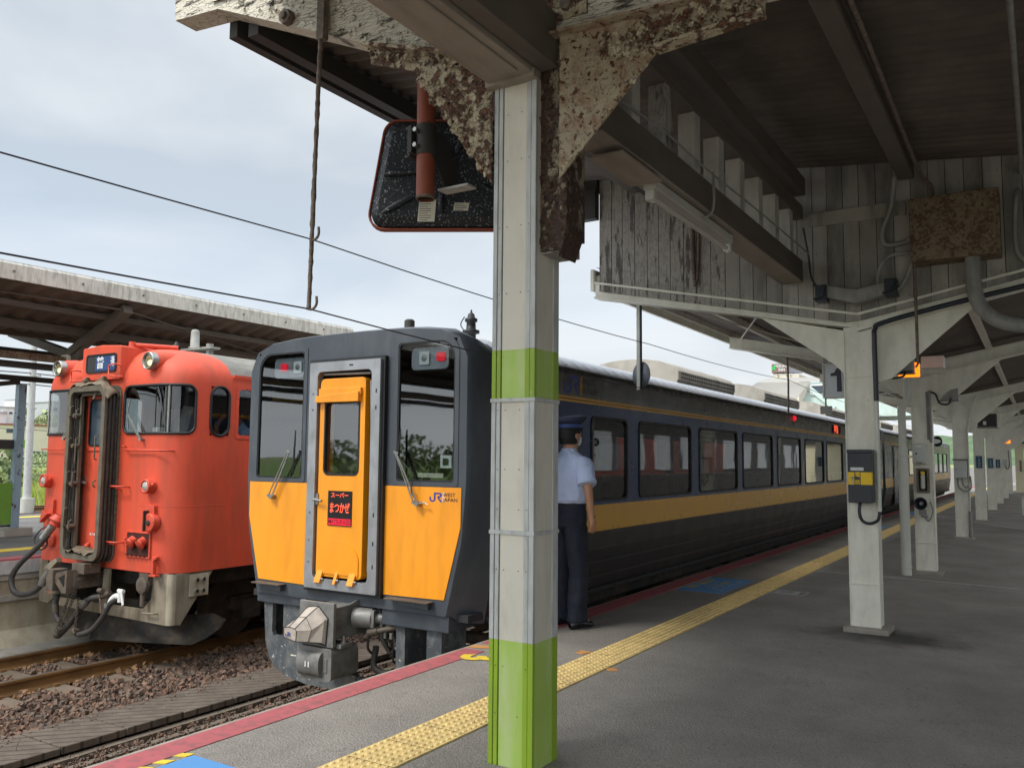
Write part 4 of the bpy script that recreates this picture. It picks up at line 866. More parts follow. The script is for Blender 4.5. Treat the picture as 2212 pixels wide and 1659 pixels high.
def corner_fill(g, h, r, out=0.):
    u0, u1, v0, v1 = h
    for cu, cv, su, sv in ((u0, v0, 1, 1), (u1, v0, -1, 1), (u1, v1, -1, -1), (u0, v1, 1, -1)):
        pts = [ofn(cu, cv, out)]+[ofn(cu+su*(r-r*math.cos(R(a))), cv+sv*(r-r*math.sin(R(a))), out) for a in (0, 22, 45, 68, 90)][::1]
        pts = [ofn(cu, cv, out)]+[ofn(cu+su*r*(1-math.sin(R(a))), cv+sv*r*(1-math.cos(R(a))), out) for a in (0, 22, 45, 68, 90)]
        g.add(pts, [tuple(range(6))])
for h in holes: corner_fill(g, h, .112 if h[1]-h[0] > .4 else .139)
LV = [(2.40, HW, FO, RC), (2.47, 1.445, FO+.008, .365), (2.56, 1.415, FO+.03, .34), (2.65, 1.34, FO+.07, .33), (2.735, 1.20, FO+.13, .34), (2.805, 1.0, FO+.22, .34), (2.862, .72, FO+.36, .3), (2.895, .38, FO+.55, .2), (2.91, .02, FO+.80, .01)]
g.sheet([[(XO+x, y, z) for x, y in outline(w_, f_, r_)] for z, w_, f_, r_ in LV])
osh = g.obj('front_shell', oc, merge=True)
g = MB().mat('orange_dk'); g.tube([ofn(MID-c, .905, .0005) for c in cum if abs(MID-c) > .5 and MID-c > 0], .0028, 5, False); g.obj('panel_seam', oc)
# sides, floor, roof
YE = 26.6
sideW = [(7.19, 7.86, 1.745, 2.385)]+[(9.9+1.62*k+.45*(k//2), 11.15+1.62*k+.45*(k//2), 1.28, 2.12) for k in range(8)]
for sx in (1, -1):
    g = MB().mat('orange'); wallholes(g, lambda u, v: (XO+sx*HW, u, v), 7.1, YE, .13, 2.40, sideW)
    hs = [(1.45, 2.40), (1.445, 2.47), (1.42, 2.53)]
    g.sheet([[(XO+sx*x, 7.1, z) for x, z in hs], [(XO+sx*x, YE, z) for x, z in hs]]); g.box(min(XO+sx*1.445, XO+sx*1.475), max(XO+sx*1.445, XO+sx*1.475), 7.12, YE, 2.50, 2.53)
    g.obj('body_side', oc)
    for i, (a, b, c, d) in enumerate(sideW):
        g = MB().mat('orange_dk' if i == 0 else 'frame_alu'); X = XO+sx*HW
        g.ring(rrect(a-.02, b+.02, c-.02, d+.02, .05), rrect(a+.03, b-.03, c+.03, d-.03, .04), 'x', min(X-.03*sx, X+.008*sx), max(X-.03*sx, X+.008*sx)); f = g.obj('window', oc)
        g = MB().mat('glass_old'); g.box(min(X-.02*sx, X-.016*sx), max(X-.02*sx, X-.016*sx), a+.03, b-.03, c+.03, d-.03); g.obj('pane', f)
g = MB().mat(mat('orange_car_roof', '#77736b', .7, .1, .12, 4, dirt=('#a39f94', .5, 9, (1, .5, 1)), bump=.2)); g.smooth = True
hr = [(1.42, 2.53), (1.38, 2.60), (1.34, 2.65), (1.20, 2.735), (1.0, 2.805), (.72, 2.862), (.38, 2.895), (0, 2.91)]
g.sheet([[(XO+x, y, z) for x, z in mir(hr)] for y in (7.1, YE)]); g.smooth = False
for y in range(8, 26, 2): g.sheet([[(XO+x, yy, z+.008) for x, z in mir(hr)] for yy in (y, y+.03)])
g.obj('roof', oc)
g = MB().mat('orange'); g.box(XO-HW, XO+HW, YE, YE+.02, .13, 2.5); g.mat('interior'); g.box(XO-1.4, XO+1.4, 6.7, YE, .10, .14); g.box(XO-1.38, XO+1.38, 6.95, 8.04, .142, .40); g.box(XO-1.38, XO+1.38, 7.0, YE, 2.42, 2.45); g.box(XO-1.4, XO+1.4, 8.05, 8.1, .14, 2.42)
g.mat('interior'); g.box(XO+.5, XO+1.3, FO+.14, 6.9, .14, 1.74); g.box(XO-1.3, XO-.5, FO+.14, 6.9, .14, 1.70); g.mat('interior_lt'); g.box(XO+.6, XO+1.0, 8.0, 8.04, 1.5, 2.1); g.box(XO-1.1, XO-.6, 8.0, 8.04, 1.2, 2.2); g.obj('interior', oc)
g = MB().mat('white'); g.box(XO+.62, XO+.72, FO+.3, FO+.42, 1.74, 1.86); g.mat('interior_lt'); g.bar((XO+.95, 6.75, 1.5), (XO+1.02, 6.85, 2.12), .2, .12, (0, 1, 0)); g.obj('cab_fittings', oc, bev=.01)
# nose windows: gasket tube round each, pane behind
for k, h in enumerate(holes):
    u0, u1, v0, v1 = h; r = .10 if u1-u0 > .4 else .13
    O = []
    P = rrect(u0, u1, v0, v1, r, 6); Q = []
    for a, b in zip(P, P[1:]+P[:1]):
        n_ = max(1, int(math.hypot(b[0]-a[0], b[1]-a[1])/.06))
        for i in range(n_): Q.append((a[0]+(b[0]-a[0])*i/n_, a[1]+(b[1]-a[1])*i/n_))
    g = MB().mat('rubber'); g.tube([ofn(u, v, .004) for u, v in Q]+[ofn(*Q[0], .004)], .017, 6, False); f = g.obj('cab_window', oc)
    g = MB().mat('glass_old'); g.smooth = True; us = sorted({u0, u1}|{MID-c for c in cum if u0 < MID-c < u1})
    for a, b in zip(us, us[1:]): g.add([ofn(a, v0, -.012), ofn(b, v0, -.012), ofn(b, v1, -.012), ofn(a, v1, -.012)], [(0, 1, 2, 3)])
    g.obj('pane', f, merge=True)
    if k < 2:
        s_ = 1 if k == 0 else -1; uu = s_*(flat+.20)
        g = MB().mat('steel'); g.bar(ofn(uu, v0, .006), ofn(uu, v1, .006), .026, .016, (0, 1, 0)); g.obj('window_bar', f)
# wipers
for (pu, pz, tu, tz) in ((.90, 1.70, .62, 2.02), (-.74, 1.72, -.60, 1.9)):
    g = MB().mat('steel'); g.bar((XO+pu, FO-.04, pz), (XO+tu, FO-.05, tz), .016, .008, (0, 1, 0)); g.bar((XO+pu-.05, FO-.035, pz+.01), (XO+tu-.02, FO-.045, tz), .010, .008, (0, 1, 0)); g.cyl((XO+pu, FO, pz), (XO+pu, FO-.06, pz), .02); g.tube([(XO+tu-.0, FO-.03, tz-.2), (XO+tu-.02, FO-.04, tz), (XO+tu+.02, FO-.03, tz+.18)], .009); g.obj('wiper', oc)
# destination box
g = MB().mat('orange'); g.prism([(XO-.40, 2.45), (XO+.42, 2.45), (XO+.42, 2.86), (XO+.40, 2.875), (XO, 2.90), (XO-.38, 2.875), (XO-.40, 2.86)], 'y', FO-.045, FO+.62)
db = g.obj('destination_box', oc, bev=.012)
g = MB().mat('rubber'); D = rrect(XO-.305, XO+.345, 2.545, 2.785, .045); I = rrect(XO-.285, XO+.325, 2.562, 2.768, .035); g.ring(D, I, 'y', FO-.056, FO-.046); g.obj('gasket', db)
g = MB().mat('interior'); g.prism(I, 'y', FO-.050, FO-.0465); g.mat(mat('blind_blue', '#274272', .5)); g.box(XO-.10, XO+.31, FO-.0525, FO-.0508, 2.572, 2.752); g.obj('roller_blind', db)
g = MB().mat('white'); g.text('普', lambda u, v: (XO+.0+u*.125, FO-.0535, 2.662+v*.118), bold=.03); g.text('通', lambda u, v: (XO+.262+u*.062, FO-.0535, 2.672+v*.100), bold=.02); g.obj('lettering', db)
def loop(g, pts, r=.011): g.tube(pts, r, 7)
g = MB().mat('orange_dk'); loop(g, [(XO+.44, FO-.045, 2.62), (XO+.44, FO-.12, 2.63), (XO+.30, FO-.12, 2.62), (XO+.30, FO-.12, 2.50), (XO+.42, FO-.12, 2.47), (XO+.44, FO-.02, 2.48)]); g.obj('grab_handle', oc); g = MB().mat('orange_dk'); loop(g, [(XO-.50, FO-.0, 2.59), (XO-.50, FO-.05, 2.60), (XO-.64, FO-.05, 2.60), (XO-.64, FO-.05, 2.46), (XO-.52, FO-.05, 2.46), (XO-.50, FO, 2.46)]); g.obj('grab_handle', oc)
# headlamps
for x, z in ((1.0, 2.645), (-.94, 2.645)):
    g = MB().mat('orange'); g.smooth = True; c = (XO+x, FO-.03, z)
    g.lathe(c, (0, 1, 0), [(.04, .108), (.10, .122), (.20, .135), (.32, .13), (.45, .09), (.55, .02)], 28); hl = g.obj('headlamp', oc)
    g = MB().mat('steel'); g.lathe(c, (0, 1, 0), [(.08, .107), (-.03, .109), (-.045, .102), (-.04, .090), (.0, .086), (.05, .05), (.06, .002)], 28); g.obj('rim', hl)
    g = MB().mat('warm_lamp'); g.lathe((XO+x-.02, FO-.03, z-.02), (0, 1, 0), [(-.012, .002), (-.005, .028), (.02, .034), (.05, .036)], 16); g.obj('bulb', hl)
    g = MB().mat('glass_old'); g.lathe(c, (0, 1, 0), [(-.052, .002), (-.048, .045), (-.036, .089)], 28); g.obj('lens', hl)
# tail lamps
for x, z in ((1.09, 1.145), (-1.09, 1.165)):
    g = MB().mat('orange_dk'); c = ofn(x, z); g.lathe((XO+x, FO+.02, z), (0, -1, 0), [(0, .095), (.04, .09), (.10, .085), (.115, .085), (.118, .065), (.10, .06)], 24); g.cyl((XO+x+.09, FO-.05, z+.02), (XO+x+.12, FO-.05, z+.02), .02); tl = g.obj('tail_lamp', oc)
    g = MB().mat(mat('lens_white', '#b9b4aa', .25, .2)); g.lathe((XO+x, FO-.08, z), (0, -1, 0), [(0, .06), (.015, .045), (.022, .002)], 20); g.obj('lens', tl)
# handrails and steps
g = MB().mat('orange_dk'); loop(g, [(XO+.55, FO+.0, 1.62), (XO+.55, FO-.05, 1.62), (XO+.60, FO-.05, 1.615)]); loop(g, [(XO+.60, FO, 1.575), (XO+.60, FO-.05, 1.575), (XO+1.34, FO-.04, 1.568), (XO+1.34, FO+.12, 1.568)]); g.obj('handrail', oc)
g = MB().mat('orange_dk'); loop(g, [(XO-.62, FO, 1.58), (XO-.62, FO-.05, 1.58), (XO-1.25, FO-.04, 1.58), (XO-1.25, FO+.06, 1.58)], .008); g.obj('handrail', oc)
for x0, z in ((.42, 1.13), (.36, .46)):
    g = MB().mat('orange_dk'); loop(g, [(XO+x0, FO, z), (XO+x0, FO-.10, z), (XO+x0+.24, FO-.10, z), (XO+x0+.24, FO, z)], .011); loop(g, [(XO+x0+.08, FO, z-.04), (XO+x0+.09, FO-.09, z-.02)], .008); g.obj('step_rung', oc)
g = MB().mat('orange_dk'); g.box(XO+1.20, XO+1.28, FO-.03, FO+.02, .30, .33); g.box(XO+1.225, XO+1.26, FO-.05, FO-.0, .12, .30); g.box(XO+1.18, XO+1.30, FO-.05, FO+.02, .10, .125); g.obj('bracket', oc, bev=.005)
# jumper socket, near side
g = MB().mat('orange_dk'); g.box(XO+1.02, XO+1.20, FO-.03, FO+.03, .80, .92); g.lathe((XO+1.15, FO+.02, .72), (0, -1, 0), [(0, .11), (.08, .11), (.09, .10), (.09, .002)], 20); g.mat('under'); g.box(XO+1.09, XO+1.11, FO-.10, FO+.0, .62, .86); g.lathe((XO+1.16, FO-.075, .72), (0, -1, 0), [(0, .035), (.01, .03), (.012, .002)], 12); g.obj('jumper_socket', oc, bev=.004)
# recess with two capped sockets
g = MB().mat('orange_dk'); g.ring([(XO+.665, .30), (XO+1.135, .30), (XO+1.135, .60), (XO+.665, .60)], [(XO+.685, .315), (XO+1.115, .315), (XO+1.115, .585), (XO+.685, .585)], 'y', FO-.018, FO+.0); bx = g.obj('socket_box', oc)
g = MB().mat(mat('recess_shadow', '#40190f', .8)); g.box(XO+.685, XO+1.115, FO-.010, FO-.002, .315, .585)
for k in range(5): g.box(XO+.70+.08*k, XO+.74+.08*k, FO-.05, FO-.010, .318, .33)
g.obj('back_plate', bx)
for x in (.80, 1.0):
    g = MB().mat('orange_dk'); g.lathe((XO+x+.02, FO-.005, .50), (-.15, -1, -.6), [(0, .06), (.06, .06), (.065, .074), (.08, .074), (.09, .06), (.095, .002)], 20); g.cyl((XO+x-.04, FO-.10, .52), (XO+x+.03, FO-.12, .53), .012); g.obj('socket_cap', bx)
# end door
g = MB().mat('orange'); g.box(XO-.30, XO+.30, FO-.012, FO-.001, .22, 2.28); g.ring(rrect(XO-.25, XO+.23, 1.56, 2.26, .07), rrect(XO-.20, XO+.18, 1.62, 2.21, .06), 'y', FO-.028, FO-.013); ed = g.obj('end_door', oc, bev=.004)
g = MB().mat('rubber'); g.ring(rrect(XO-.205, XO+.185, 1.615, 2.215, .06), rrect(XO-.18, XO+.16, 1.64, 2.19, .05), 'y', FO-.034, FO-.020); g.mat('win_dk'); g.prism(rrect(XO-.18, XO+.16, 1.64, 2.19, .05), 'y', FO-.019, FO-.014); g.obj('door_window', ed)
g = MB().mat('steel'); g.box(XO-.27, XO-.235, FO-.03, FO-.012, 1.14, 1.24); g.cyl((XO-.26, FO-.06, 1.165), (XO-.15, FO-.07, 1.15), .014); g.cyl((XO-.252, FO-.02, 1.17), (XO-.252, FO-.065, 1.165), .014); g.obj('door_handle', ed)
g = MB().mat('white'); g.text('キハ47 19', lambda u, v: (XO-.0+u*.035, FO-.0135, .52+v*.032), bold=.03); g.obj('lettering', ed)
g = MB().mat('orange_dk'); 
for x in (-.1, .12): g.prism([(FO-.015, .42), (FO-.05, .40), (FO-.12, .28), (FO-.08, .26), (FO-.015, .30)], 'x', XO+x-.03, XO+x+.03)
g.obj('fall_plate', ed, bev=.006)
# gangway: face frame, bellows, gear
GY = 6.085
g = MB().mat('gang'); g.ring(rrect(XO-.405, XO+.405, .225, 2.365, .13), rrect(XO-.335, XO+.335, .295, 2.295, .085), 'y', GY-.02, GY+.018); gw = g.obj('gangway_frame', oc, bev=.005)
for k in range(7):
    y = GY+.026+k*.024; e = .012 if k % 2 else -.006
    g = MB().mat('bellows'); g.ring(rrect(XO-.40-e, XO+.40+e, .225-e, 2.35+e, .12), rrect(XO-.325+e, XO+.325-e, .31, 2.28, .08), 'y', y-.005, y+.009); g.obj('bellows_fold', gw)
g = MB().mat('gang'); g.ring(rrect(XO-.43, XO+.43, .20, 2.38, .12), rrect(XO-.33, XO+.33, .3, 2.29, .08), 'y', GY+.175, GY+.192)
rr = random.Random(3)
for k in range(26):
    z = .34+k*.076
    for sx in (-1, 1): g.cyl((XO+sx*.43, GY+.17, z), (XO+sx*.447, GY+.17, z), .008, n=6)
for z in (2.0, 1.62, 1.15, .62):
    g.cyl((XO-.31, GY-.02, z), (XO-.31, GY-.05, z), .022, n=8); g.cyl((XO-.235, GY+.05, z), (XO-.235, GY-.03, z), .026, n=8)
g.obj('bellows_flange', gw)
g = MB().mat('gang')
for z0, z1, x in ((2.12, 1.98, -.29), (1.72, 1.38, -.30), (1.30, 1.12, -.30), (.85, .60, -.31), (2.08, 1.95, -.16), (1.72, 1.40, -.14), (1.30, 1.10, -.17), (.70, .56, -.2), (1.75, 1.45, .27), (1.2, 1.12, .27)):
    loop(g, [(XO+x, GY, z0), (XO+x+.02, GY-.05, z0-.015), (XO+x+.02, GY-.05, z1+.015), (XO+x, GY-.01, z1)], .009)
g.bar((XO-.235, GY+.08, .32), (XO-.235, GY+.08, 2.25), .03, .04, (0, 1, 0)); g.bar((XO-.20, GY+.06, 2.262), (XO+.22, GY+.06, 2.27), .03, .03); g.bar((XO+.12, GY+.04, 2.28), (XO+.10, GY+.02, 2.20), .03, .02, (0, 1, 0)); g.obj('gangway_gear', gw, bev=.003)
g = MB().mat('bellows')
for k in range(22):
    x = XO-.325+.07*rr.random(); g.tube([(x, GY+.03+.1*rr.random(), 2.22), (x+.02*rr.uniform(-1, 1), GY+.02+.1*rr.random(), 1.3), (x+.03*rr.uniform(-1, 1), GY+.0+.1*rr.random(), .36)], .006, 5)
g.obj('bellows_pleats', gw)
# rumpled canvas on top of the gangway and at its foot
def cloth(name, x0, x1, fz, parent, seed, my='canvas2'):
    g = MB().mat(M[my]); g.smooth = True; rows = []; nu, nv = 40, 14
    for j in range(nv+1):
        row = []
        for i in range(nu+1):
            u, v = i/nu, j/nv; row.append(fz(u, v, noise.noise(Vector((u*7, v*2.2, seed)))*.5+noise.noise(Vector((u*16, v*4, seed+5)))*.25))
        rows.append(row)
    g.sheet(rows); o = g.obj(name, parent); so = o.modifiers.new('s', 'SOLIDIFY'); so.thickness = .006; return o
M['canvas2'] = mat('canvas_dirty', '#6f6350', .85, 0, .2, 12, dirt=('#3e362a', .6, 14, (1, 1, 1)), bump=.3)
def topz(u, v, n):
    x = XO-.40+u*.86; edge = max(0, (u-.80)/.20); el = max(0, (.08-u)/.08)
    return (x+.02*n-.05*edge*(v), GY-.025+v*.20+n*.02, 2.375+.045*math.sin(math.pi*min(1, v*1.1))+n*.06-.20*edge**1.3*(1-.3*v)-.10*el)
cloth('canvas_top', 0, 0, topz, gw, 1.5)
def botz(u, v, n): return (XO-.28+u*.50+.02*n, GY-.05+v*.20, .315+.035*(1-abs(2*u-.8))+n*.07+.02*v)
cloth('canvas_foot', 0, 0, botz, gw, 7.7)
g = MB().mat('gang')
for x in (-.20, .16):
    g.lathe((XO+x-.03, GY+.12, 2.45), (1, 0, 0), [(0, .02), (0, .045), (.025, .045), (.025, .02), (0, .02)], 16); g.box(XO+x-.035, XO+x+.005, GY+.09, GY+.19, 2.37, 2.43); g.cyl((XO+x-.09, GY+.1, 2.45), (XO+x+.02, GY+.1, 2.45), .016, n=8)
g.obj('hanging_eye', gw, bev=.003)
# skirt and buffer beam gear below
g = MB().mat('skirt_lt')
fr = [(XO+1.10, .128), (XO+1.36, .128), (XO+1.36, -.46), (XO+.90, -.455), (XO-.95, -.44), (XO-.95, -.34), (XO+.93, -.315), (XO+1.08, -.18)]
g.mat('skirt'); g.prism(fr, 'y', FO+.07, FO+.095)
g.mat('skirt_lt'); g.smooth = True
g.sheet([[(XO+1.36+.075*math.sin(R(a)), FO+.07+.075*(1-math.cos(R(a))), z) for a in range(0, 91, 15)] for z in (-.46, .128)]); g.smooth = False
g.mat('skirt'); g.prism([(FO+.145, .125), (FO+.66, .125), (FO+.22, -.47), (FO+.145, -.46)], 'x', XO+1.41, XO+1.435)
g.mat('skirt'); g.prism([(XO-1.36, .12), (XO-1.15, .12), (XO-.98, -.36), (XO-1.1, -.44), (XO-1.30, -.42)], 'y', FO+.07, FO+.09)
g.prism([(XO+.22, .12), (XO+.34, .12), (XO+.32, -.33), (XO+.20, -.33)], 'y', FO+.0, FO+.03)
g.tube([(XO+1.0, FO+.07, -.345), (XO+1.0, FO+.02, -.345), (XO+1.22, FO+.02, -.335), (XO+1.22, FO+.07, -.335)], .01)
g.obj('skirt', oc)
g = MB().mat('skirt_lt'); xx = XO+1.437; g.box(xx-.001, xx+.012, 6.60, 6.87, -.16, .10); 
sb = g.obj('socket_plate', oc, bev=.004)
for zz in (.03, -.10):
    for yy in (6.70, 6.79):
        g = MB().mat('skirt'); g.cyl((xx+.012, yy, zz), (xx+.03, yy, zz), .032, n=14); g.mat('black'); g.cyl((xx+.03, yy, zz), (xx+.032, yy, zz), .020, n=14); g.obj('cable_socket', sb)
g = MB().mat('under'); g.box(XO-1.2, XO+1.2, FO+.25, YE-.2, -.08, .128)
rr = random.Random(9); y = 10.2
while y < 22:
    l = rr.uniform(.6, 1.6)
    for sx in (-1, 1): g.box(min(XO+sx*.5, XO+sx*1.3), max(XO+sx*.5, XO+sx*1.3), y, y+l, -rr.uniform(.45, .65), -.07)
    y += l+rr.uniform(.2, .5)
g.box(XO-1.15, XO-.5, FO+.1, FO+.4, -.33, .1); g.box(XO-.4, XO+.2, FO+.15, FO+.5, -.1, .12); g.box(XO+.4, XO+1.05, FO+.45, FO+.6, -.3, .12); g.box(XO-.9, XO+1.0, FO+.30, FO+.36, -.40, -.28)
g.obj('underframe', oc, bev=.01)
for yb in (FO+2.6, YE-2.6):
    for dy in (-1.0, 1.0):
        g = MB().mat('rustgrey')
        for sx in (-1, 1): g.cyl((XO+sx*.50, yb+dy, -.49), (XO+sx*.66, yb+dy, -.49), .43, n=32)
        g.cyl((XO-.95, yb+dy, -.49), (XO+.95, yb+dy, -.49), .07); g.obj('wheelset', oc)
    g = MB().mat('under')
    for sx in (-1, 1):
        g = MB().mat('under'); g.box(XO+sx*.95-.07, XO+sx*.95+.07, yb-1.3, yb+1.3, -.50, -.32)
        for dy in (-1.0, 1.0): g.box(XO+sx*1.0-.09, XO+sx*1.0+.09, yb+dy-.14, yb+dy+.14, -.62, -.36)
        for a in range(6): g.lathe((XO+sx*.98, yb, -.34+a*.045), (0, 0, 1), [(0, .09), (.02, .11), (.04, .09)], 14)
        g.obj('bogie_frame', oc, bev=.012)
# snow plough
g = MB().mat('under')
def plow(sgn):
    top = [(XO+sgn*.02, FO+.12, -.46), (XO+sgn*.45, FO+.26, -.455), (XO+sgn*.95, FO+.47, -.44), (XO+sgn*1.34, FO+.74, -.42), (XO+sgn*1.45, FO+.84, -.50)]
    mid = [(XO+sgn*.0, FO+.08, -.60), (XO+sgn*.45, FO+.24, -.61), (XO+sgn*.95, FO+.48, -.62), (XO+sgn*1.32, FO+.72, -.64), (XO+sgn*1.42, FO+.80, -.60)]
    bot = [(XO-sgn*.03, FO-.02, -.76), (XO+sgn*.45, FO+.16, -.765), (XO+sgn*.95, FO+.38, -.77), (XO+sgn*1.24, FO+.54, -.775), (XO+sgn*1.36, FO+.66, -.70)]
    g.sheet([top, mid, bot]); g.sheet([[(x, y+.03, z) for x, y, z in r_] for r_ in (top, mid, bot)])
plow(1); plow(-1); g.obj('snow_plough', oc, smooth_all=True)
# coupler, hoses, chains, cables
g = MB().mat('rustgrey')
g.box(XO-.16, XO+.16, 5.95, 6.6, -.10, .08); g.box(XO-.24, XO-.10, 5.83, 6.02, -.13, .12); g.prism([(XO-.09, .08), (XO+.14, .13), (XO+.14, -.14), (XO+.05, -.15), (XO-.11, -.02)], 'y', 5.86, 5.98); g.mat('black'); g.prism([(XO-.03, .03), (XO+.10, .08), (XO+.10, -.07)], 'y', 5.853, 5.859)
g.mat('rustgrey'); g.box(XO+.02, XO+.28, 5.99, 6.2, .08, .20); g.lathe((XO+.02, 6.05, -.02), (0, 0, 1), [(0, .13), (.02, .16), (.04, .16), (.05, .13)], 16); g.obj('coupler', oc, bev=.01)
g = MB().mat('skirt'); g.lathe((XO-.33, 6.02, -.20), (0, 0, 1), [(0, .0), (0, .08), (.26, .082), (.27, .09), (.30, .09), (.30, .0)], 18); g.mat('orange_dk'); g.cyl((XO-.39, 5.965, -.19), (XO-.39, 5.965, .07), .018); g.mat('skirt'); g.prism([(XO-.72, .07), (XO-.55, .07), (XO-.42, .17), (XO-.44, .22), (XO-.56, .17)], 'y', 6.05, 6.12); g.obj('jumper_pot', oc, bev=.004)
def hose(name, pts, r, m='hose', ends=None):
    g = MB().mat(m); g.tube(spline(pts, 8), r, 12)
    if ends:
        for (p, q, rr_, mm) in ends: g.mat(mm); g.cyl(p, q, rr_, n=12)
    return g.obj(name, oc)
hose('jumper_cable', [(XO-.80, 6.14, .48), (XO-.92, 6.05, .30), (XO-1.14, 5.98, .10), (XO-1.25, 5.95, -.08), (XO-1.18, 5.95, -.24), (XO-1.0, 5.98, -.27), (XO-.80, 6.03, -.20), (XO-.66, 6.08, -.02)], .036, ends=[((XO-.74, 6.16, .60), (XO-.86, 6.11, .43), .052, 'steel'), ((XO-.60, 6.08, .04), (XO-.74, 6.06, -.13), .050, 'steel')])
g = MB().mat('orange_dk'); g.lathe((XO-.72, 6.24, .72), (-.25, -.45, -1), [(0, .07), (.06, .10), (.08, .105), (.09, .075), (.14, .07)], 18); g.box(XO-1.06, XO-.90, 6.24, 6.30, .70, .92); g.prism([(XO-1.07, .78), (XO-.93, .74), (XO-1.10, .62)], 'y', 6.18, 6.25); g.lathe((XO-.95, 6.28, .40), (0, -1, 0), [(0, .09), (.03, .09), (.035, .07), (.035, .0)], 16); g.mat('hose'); g.tube(spline([(XO-.78, 6.18, .60), (XO-.95, 6.14, .55), (XO-1.08, 6.12, .42), (XO-1.02, 6.13, .32), (XO-.9, 6.16, .34)]), .010); g.tube(spline([(XO-.98, 6.2, .44), (XO-1.10, 6.17, .36), (XO-1.0, 6.16, .28), (XO-.88, 6.17, .33), (XO-.9, 6.18, .44)]), .012); g.obj('cable_socket', oc, bev=.003)
hose('brake_hose', [(XO+.72, 6.16, -.18), (XO+.62, 6.12, -.26), (XO+.52, 6.10, -.42), (XO+.34, 6.09, -.58), (XO+.10, 6.10, -.66), (XO+.02, 6.10, -.655)], .034, ends=[((XO+.60, 6.12, -.25), (XO+.585, 6.115, -.29), .042, 'steel'), ((XO+.04, 6.10, -.655), (XO-.04, 6.1, -.63), .045, 'rustgrey')])
hose('brake_hose', [(XO+.34, 6.16, -.20), (XO+.20, 6.12, -.24), (XO+.04, 6.10, -.38), (XO-.12, 6.08, -.56), (XO-.30, 6.08, -.70), (XO-.36, 6.08, -.73)], .036, ends=[((XO+.18, 6.115, -.25), (XO+.09, 6.105, -.33), .043, 'steel'), ((XO-.30, 6.08, -.69), (XO-.39, 6.08, -.72), .045, 'rustgrey')])
hose('brake_hose', [(XO-.36, 6.05, -.22), (XO-.38, 6.04, -.36), (XO-.34, 6.04, -.48), (XO-.24, 6.06, -.58)], .036, ends=[((XO-.38, 6.04, -.34), (XO-.36, 6.04, -.44), .042, 'rustgrey')])
g = MB().mat('white'); g.tube(spline([(XO+.62, 6.13, -.25), (XO+.64, 6.14, -.20), (XO+.70, 6.15, -.16), (XO+.77, 6.16, -.16)]), .036, 12); g.cyl((XO+.78, 6.16, -.22), (XO+.78, 6.16, -.10), .038); g.cyl((XO+.74, 6.15, -.09), (XO+.84, 6.15, -.09), .022); g.bar((XO+.82, 6.13, -.09), (XO+.90, 6.11, -.24), .03, .016, (0, 1, 0)); g.obj('brake_cock', oc, bev=.003)
g = MB().mat('rustgrey'); g.tube(spline([(XO+.34, 6.16, -.20), (XO+.42, 6.18, -.18), (XO+.5, 6.2, -.14)]), .034, 10); g.bar((XO+.38, 6.14, -.15), (XO+.46, 6.12, -.38), .02, .012, (0, 1, 0)); g.cyl((XO+.36, 6.14, -.12), (XO+.44, 6.14, -.12), .03); g.obj('brake_cock', oc, bev=.003); g = MB().mat('rustgrey')
g.lathe((XO+1.02, 6.30, -.02), (0, -1, 0), [(0, .10), (.05, .10), (.06, .05), (.06, 0)], 16); g.cyl((XO+1.02, 6.28, -.10), (XO+1.02, 6.28, -.26), .03); g.box(XO+.93, XO+1.10, 6.28, 6.4, -.02, .12)
g.obj('air_filter', oc, bev=.003)
def chain(p0, p1, n, sag):
    g = MB().mat('rustgrey'); p0, p1 = Vector(p0), Vector(p1)
    for k in range(n):
        a, b = k/n, (k+1)/n; q = p0.lerp(p1, a)-Vector((0, 0, sag*math.sin(math.pi*a))); w_ = p0.lerp(p1, b)-Vector((0, 0, sag*math.sin(math.pi*b)))
        d = (w_-q); c = (q+w_)/2; d.normalize(); s2 = d.cross(Vector((0, 1, 0)) if k % 2 else Vector((1, 0, 0))).normalized(); L_ = (w_-q).length*.72
        pts = [c+d*L_*math.cos(t)+s2*.016*math.sin(t) for t in [2*math.pi*i/10 for i in range(11)]]
        g.tube(pts, .0045, 5, False)
    g.obj('chain', oc)
chain((XO-.02, 6.02, -.16), (XO-.30, 6.02, -.66), 15, .0); chain((XO+.06, 6.03, -.16), (XO-.27, 6.02, -.69), 16, .02); chain((XO+.10, 6.05, -.22), (XO+.04, 6.06, -.64), 12, 0)
# second orange car, coupled behind the first
oc_b = empty('railcar', (XO, FO+20.75, -.92), 'second orange railcar behind the first, glimpsed through the windows of the blue train', 'train')
for ch in [x for x in C.objects if x.parent == oc and x.name.split('.')[0] in ('body_side', 'roof', 'window', 'interior', 'underframe', 'wheelset', 'bogie_frame')]:
    k_ = ch.copy(); C.objects.link(k_); k_.parent = oc_b
    for gg in [x for x in C.objects if x.parent == ch]:
        d_ = gg.copy(); C.objects.link(d_); d_.parent = k_
g = MB().mat('orange'); g.box(XO-HW+.01, XO+HW-.01, 27.80, 27.84, .13, 2.52); g.obj('end_wall', oc_b)
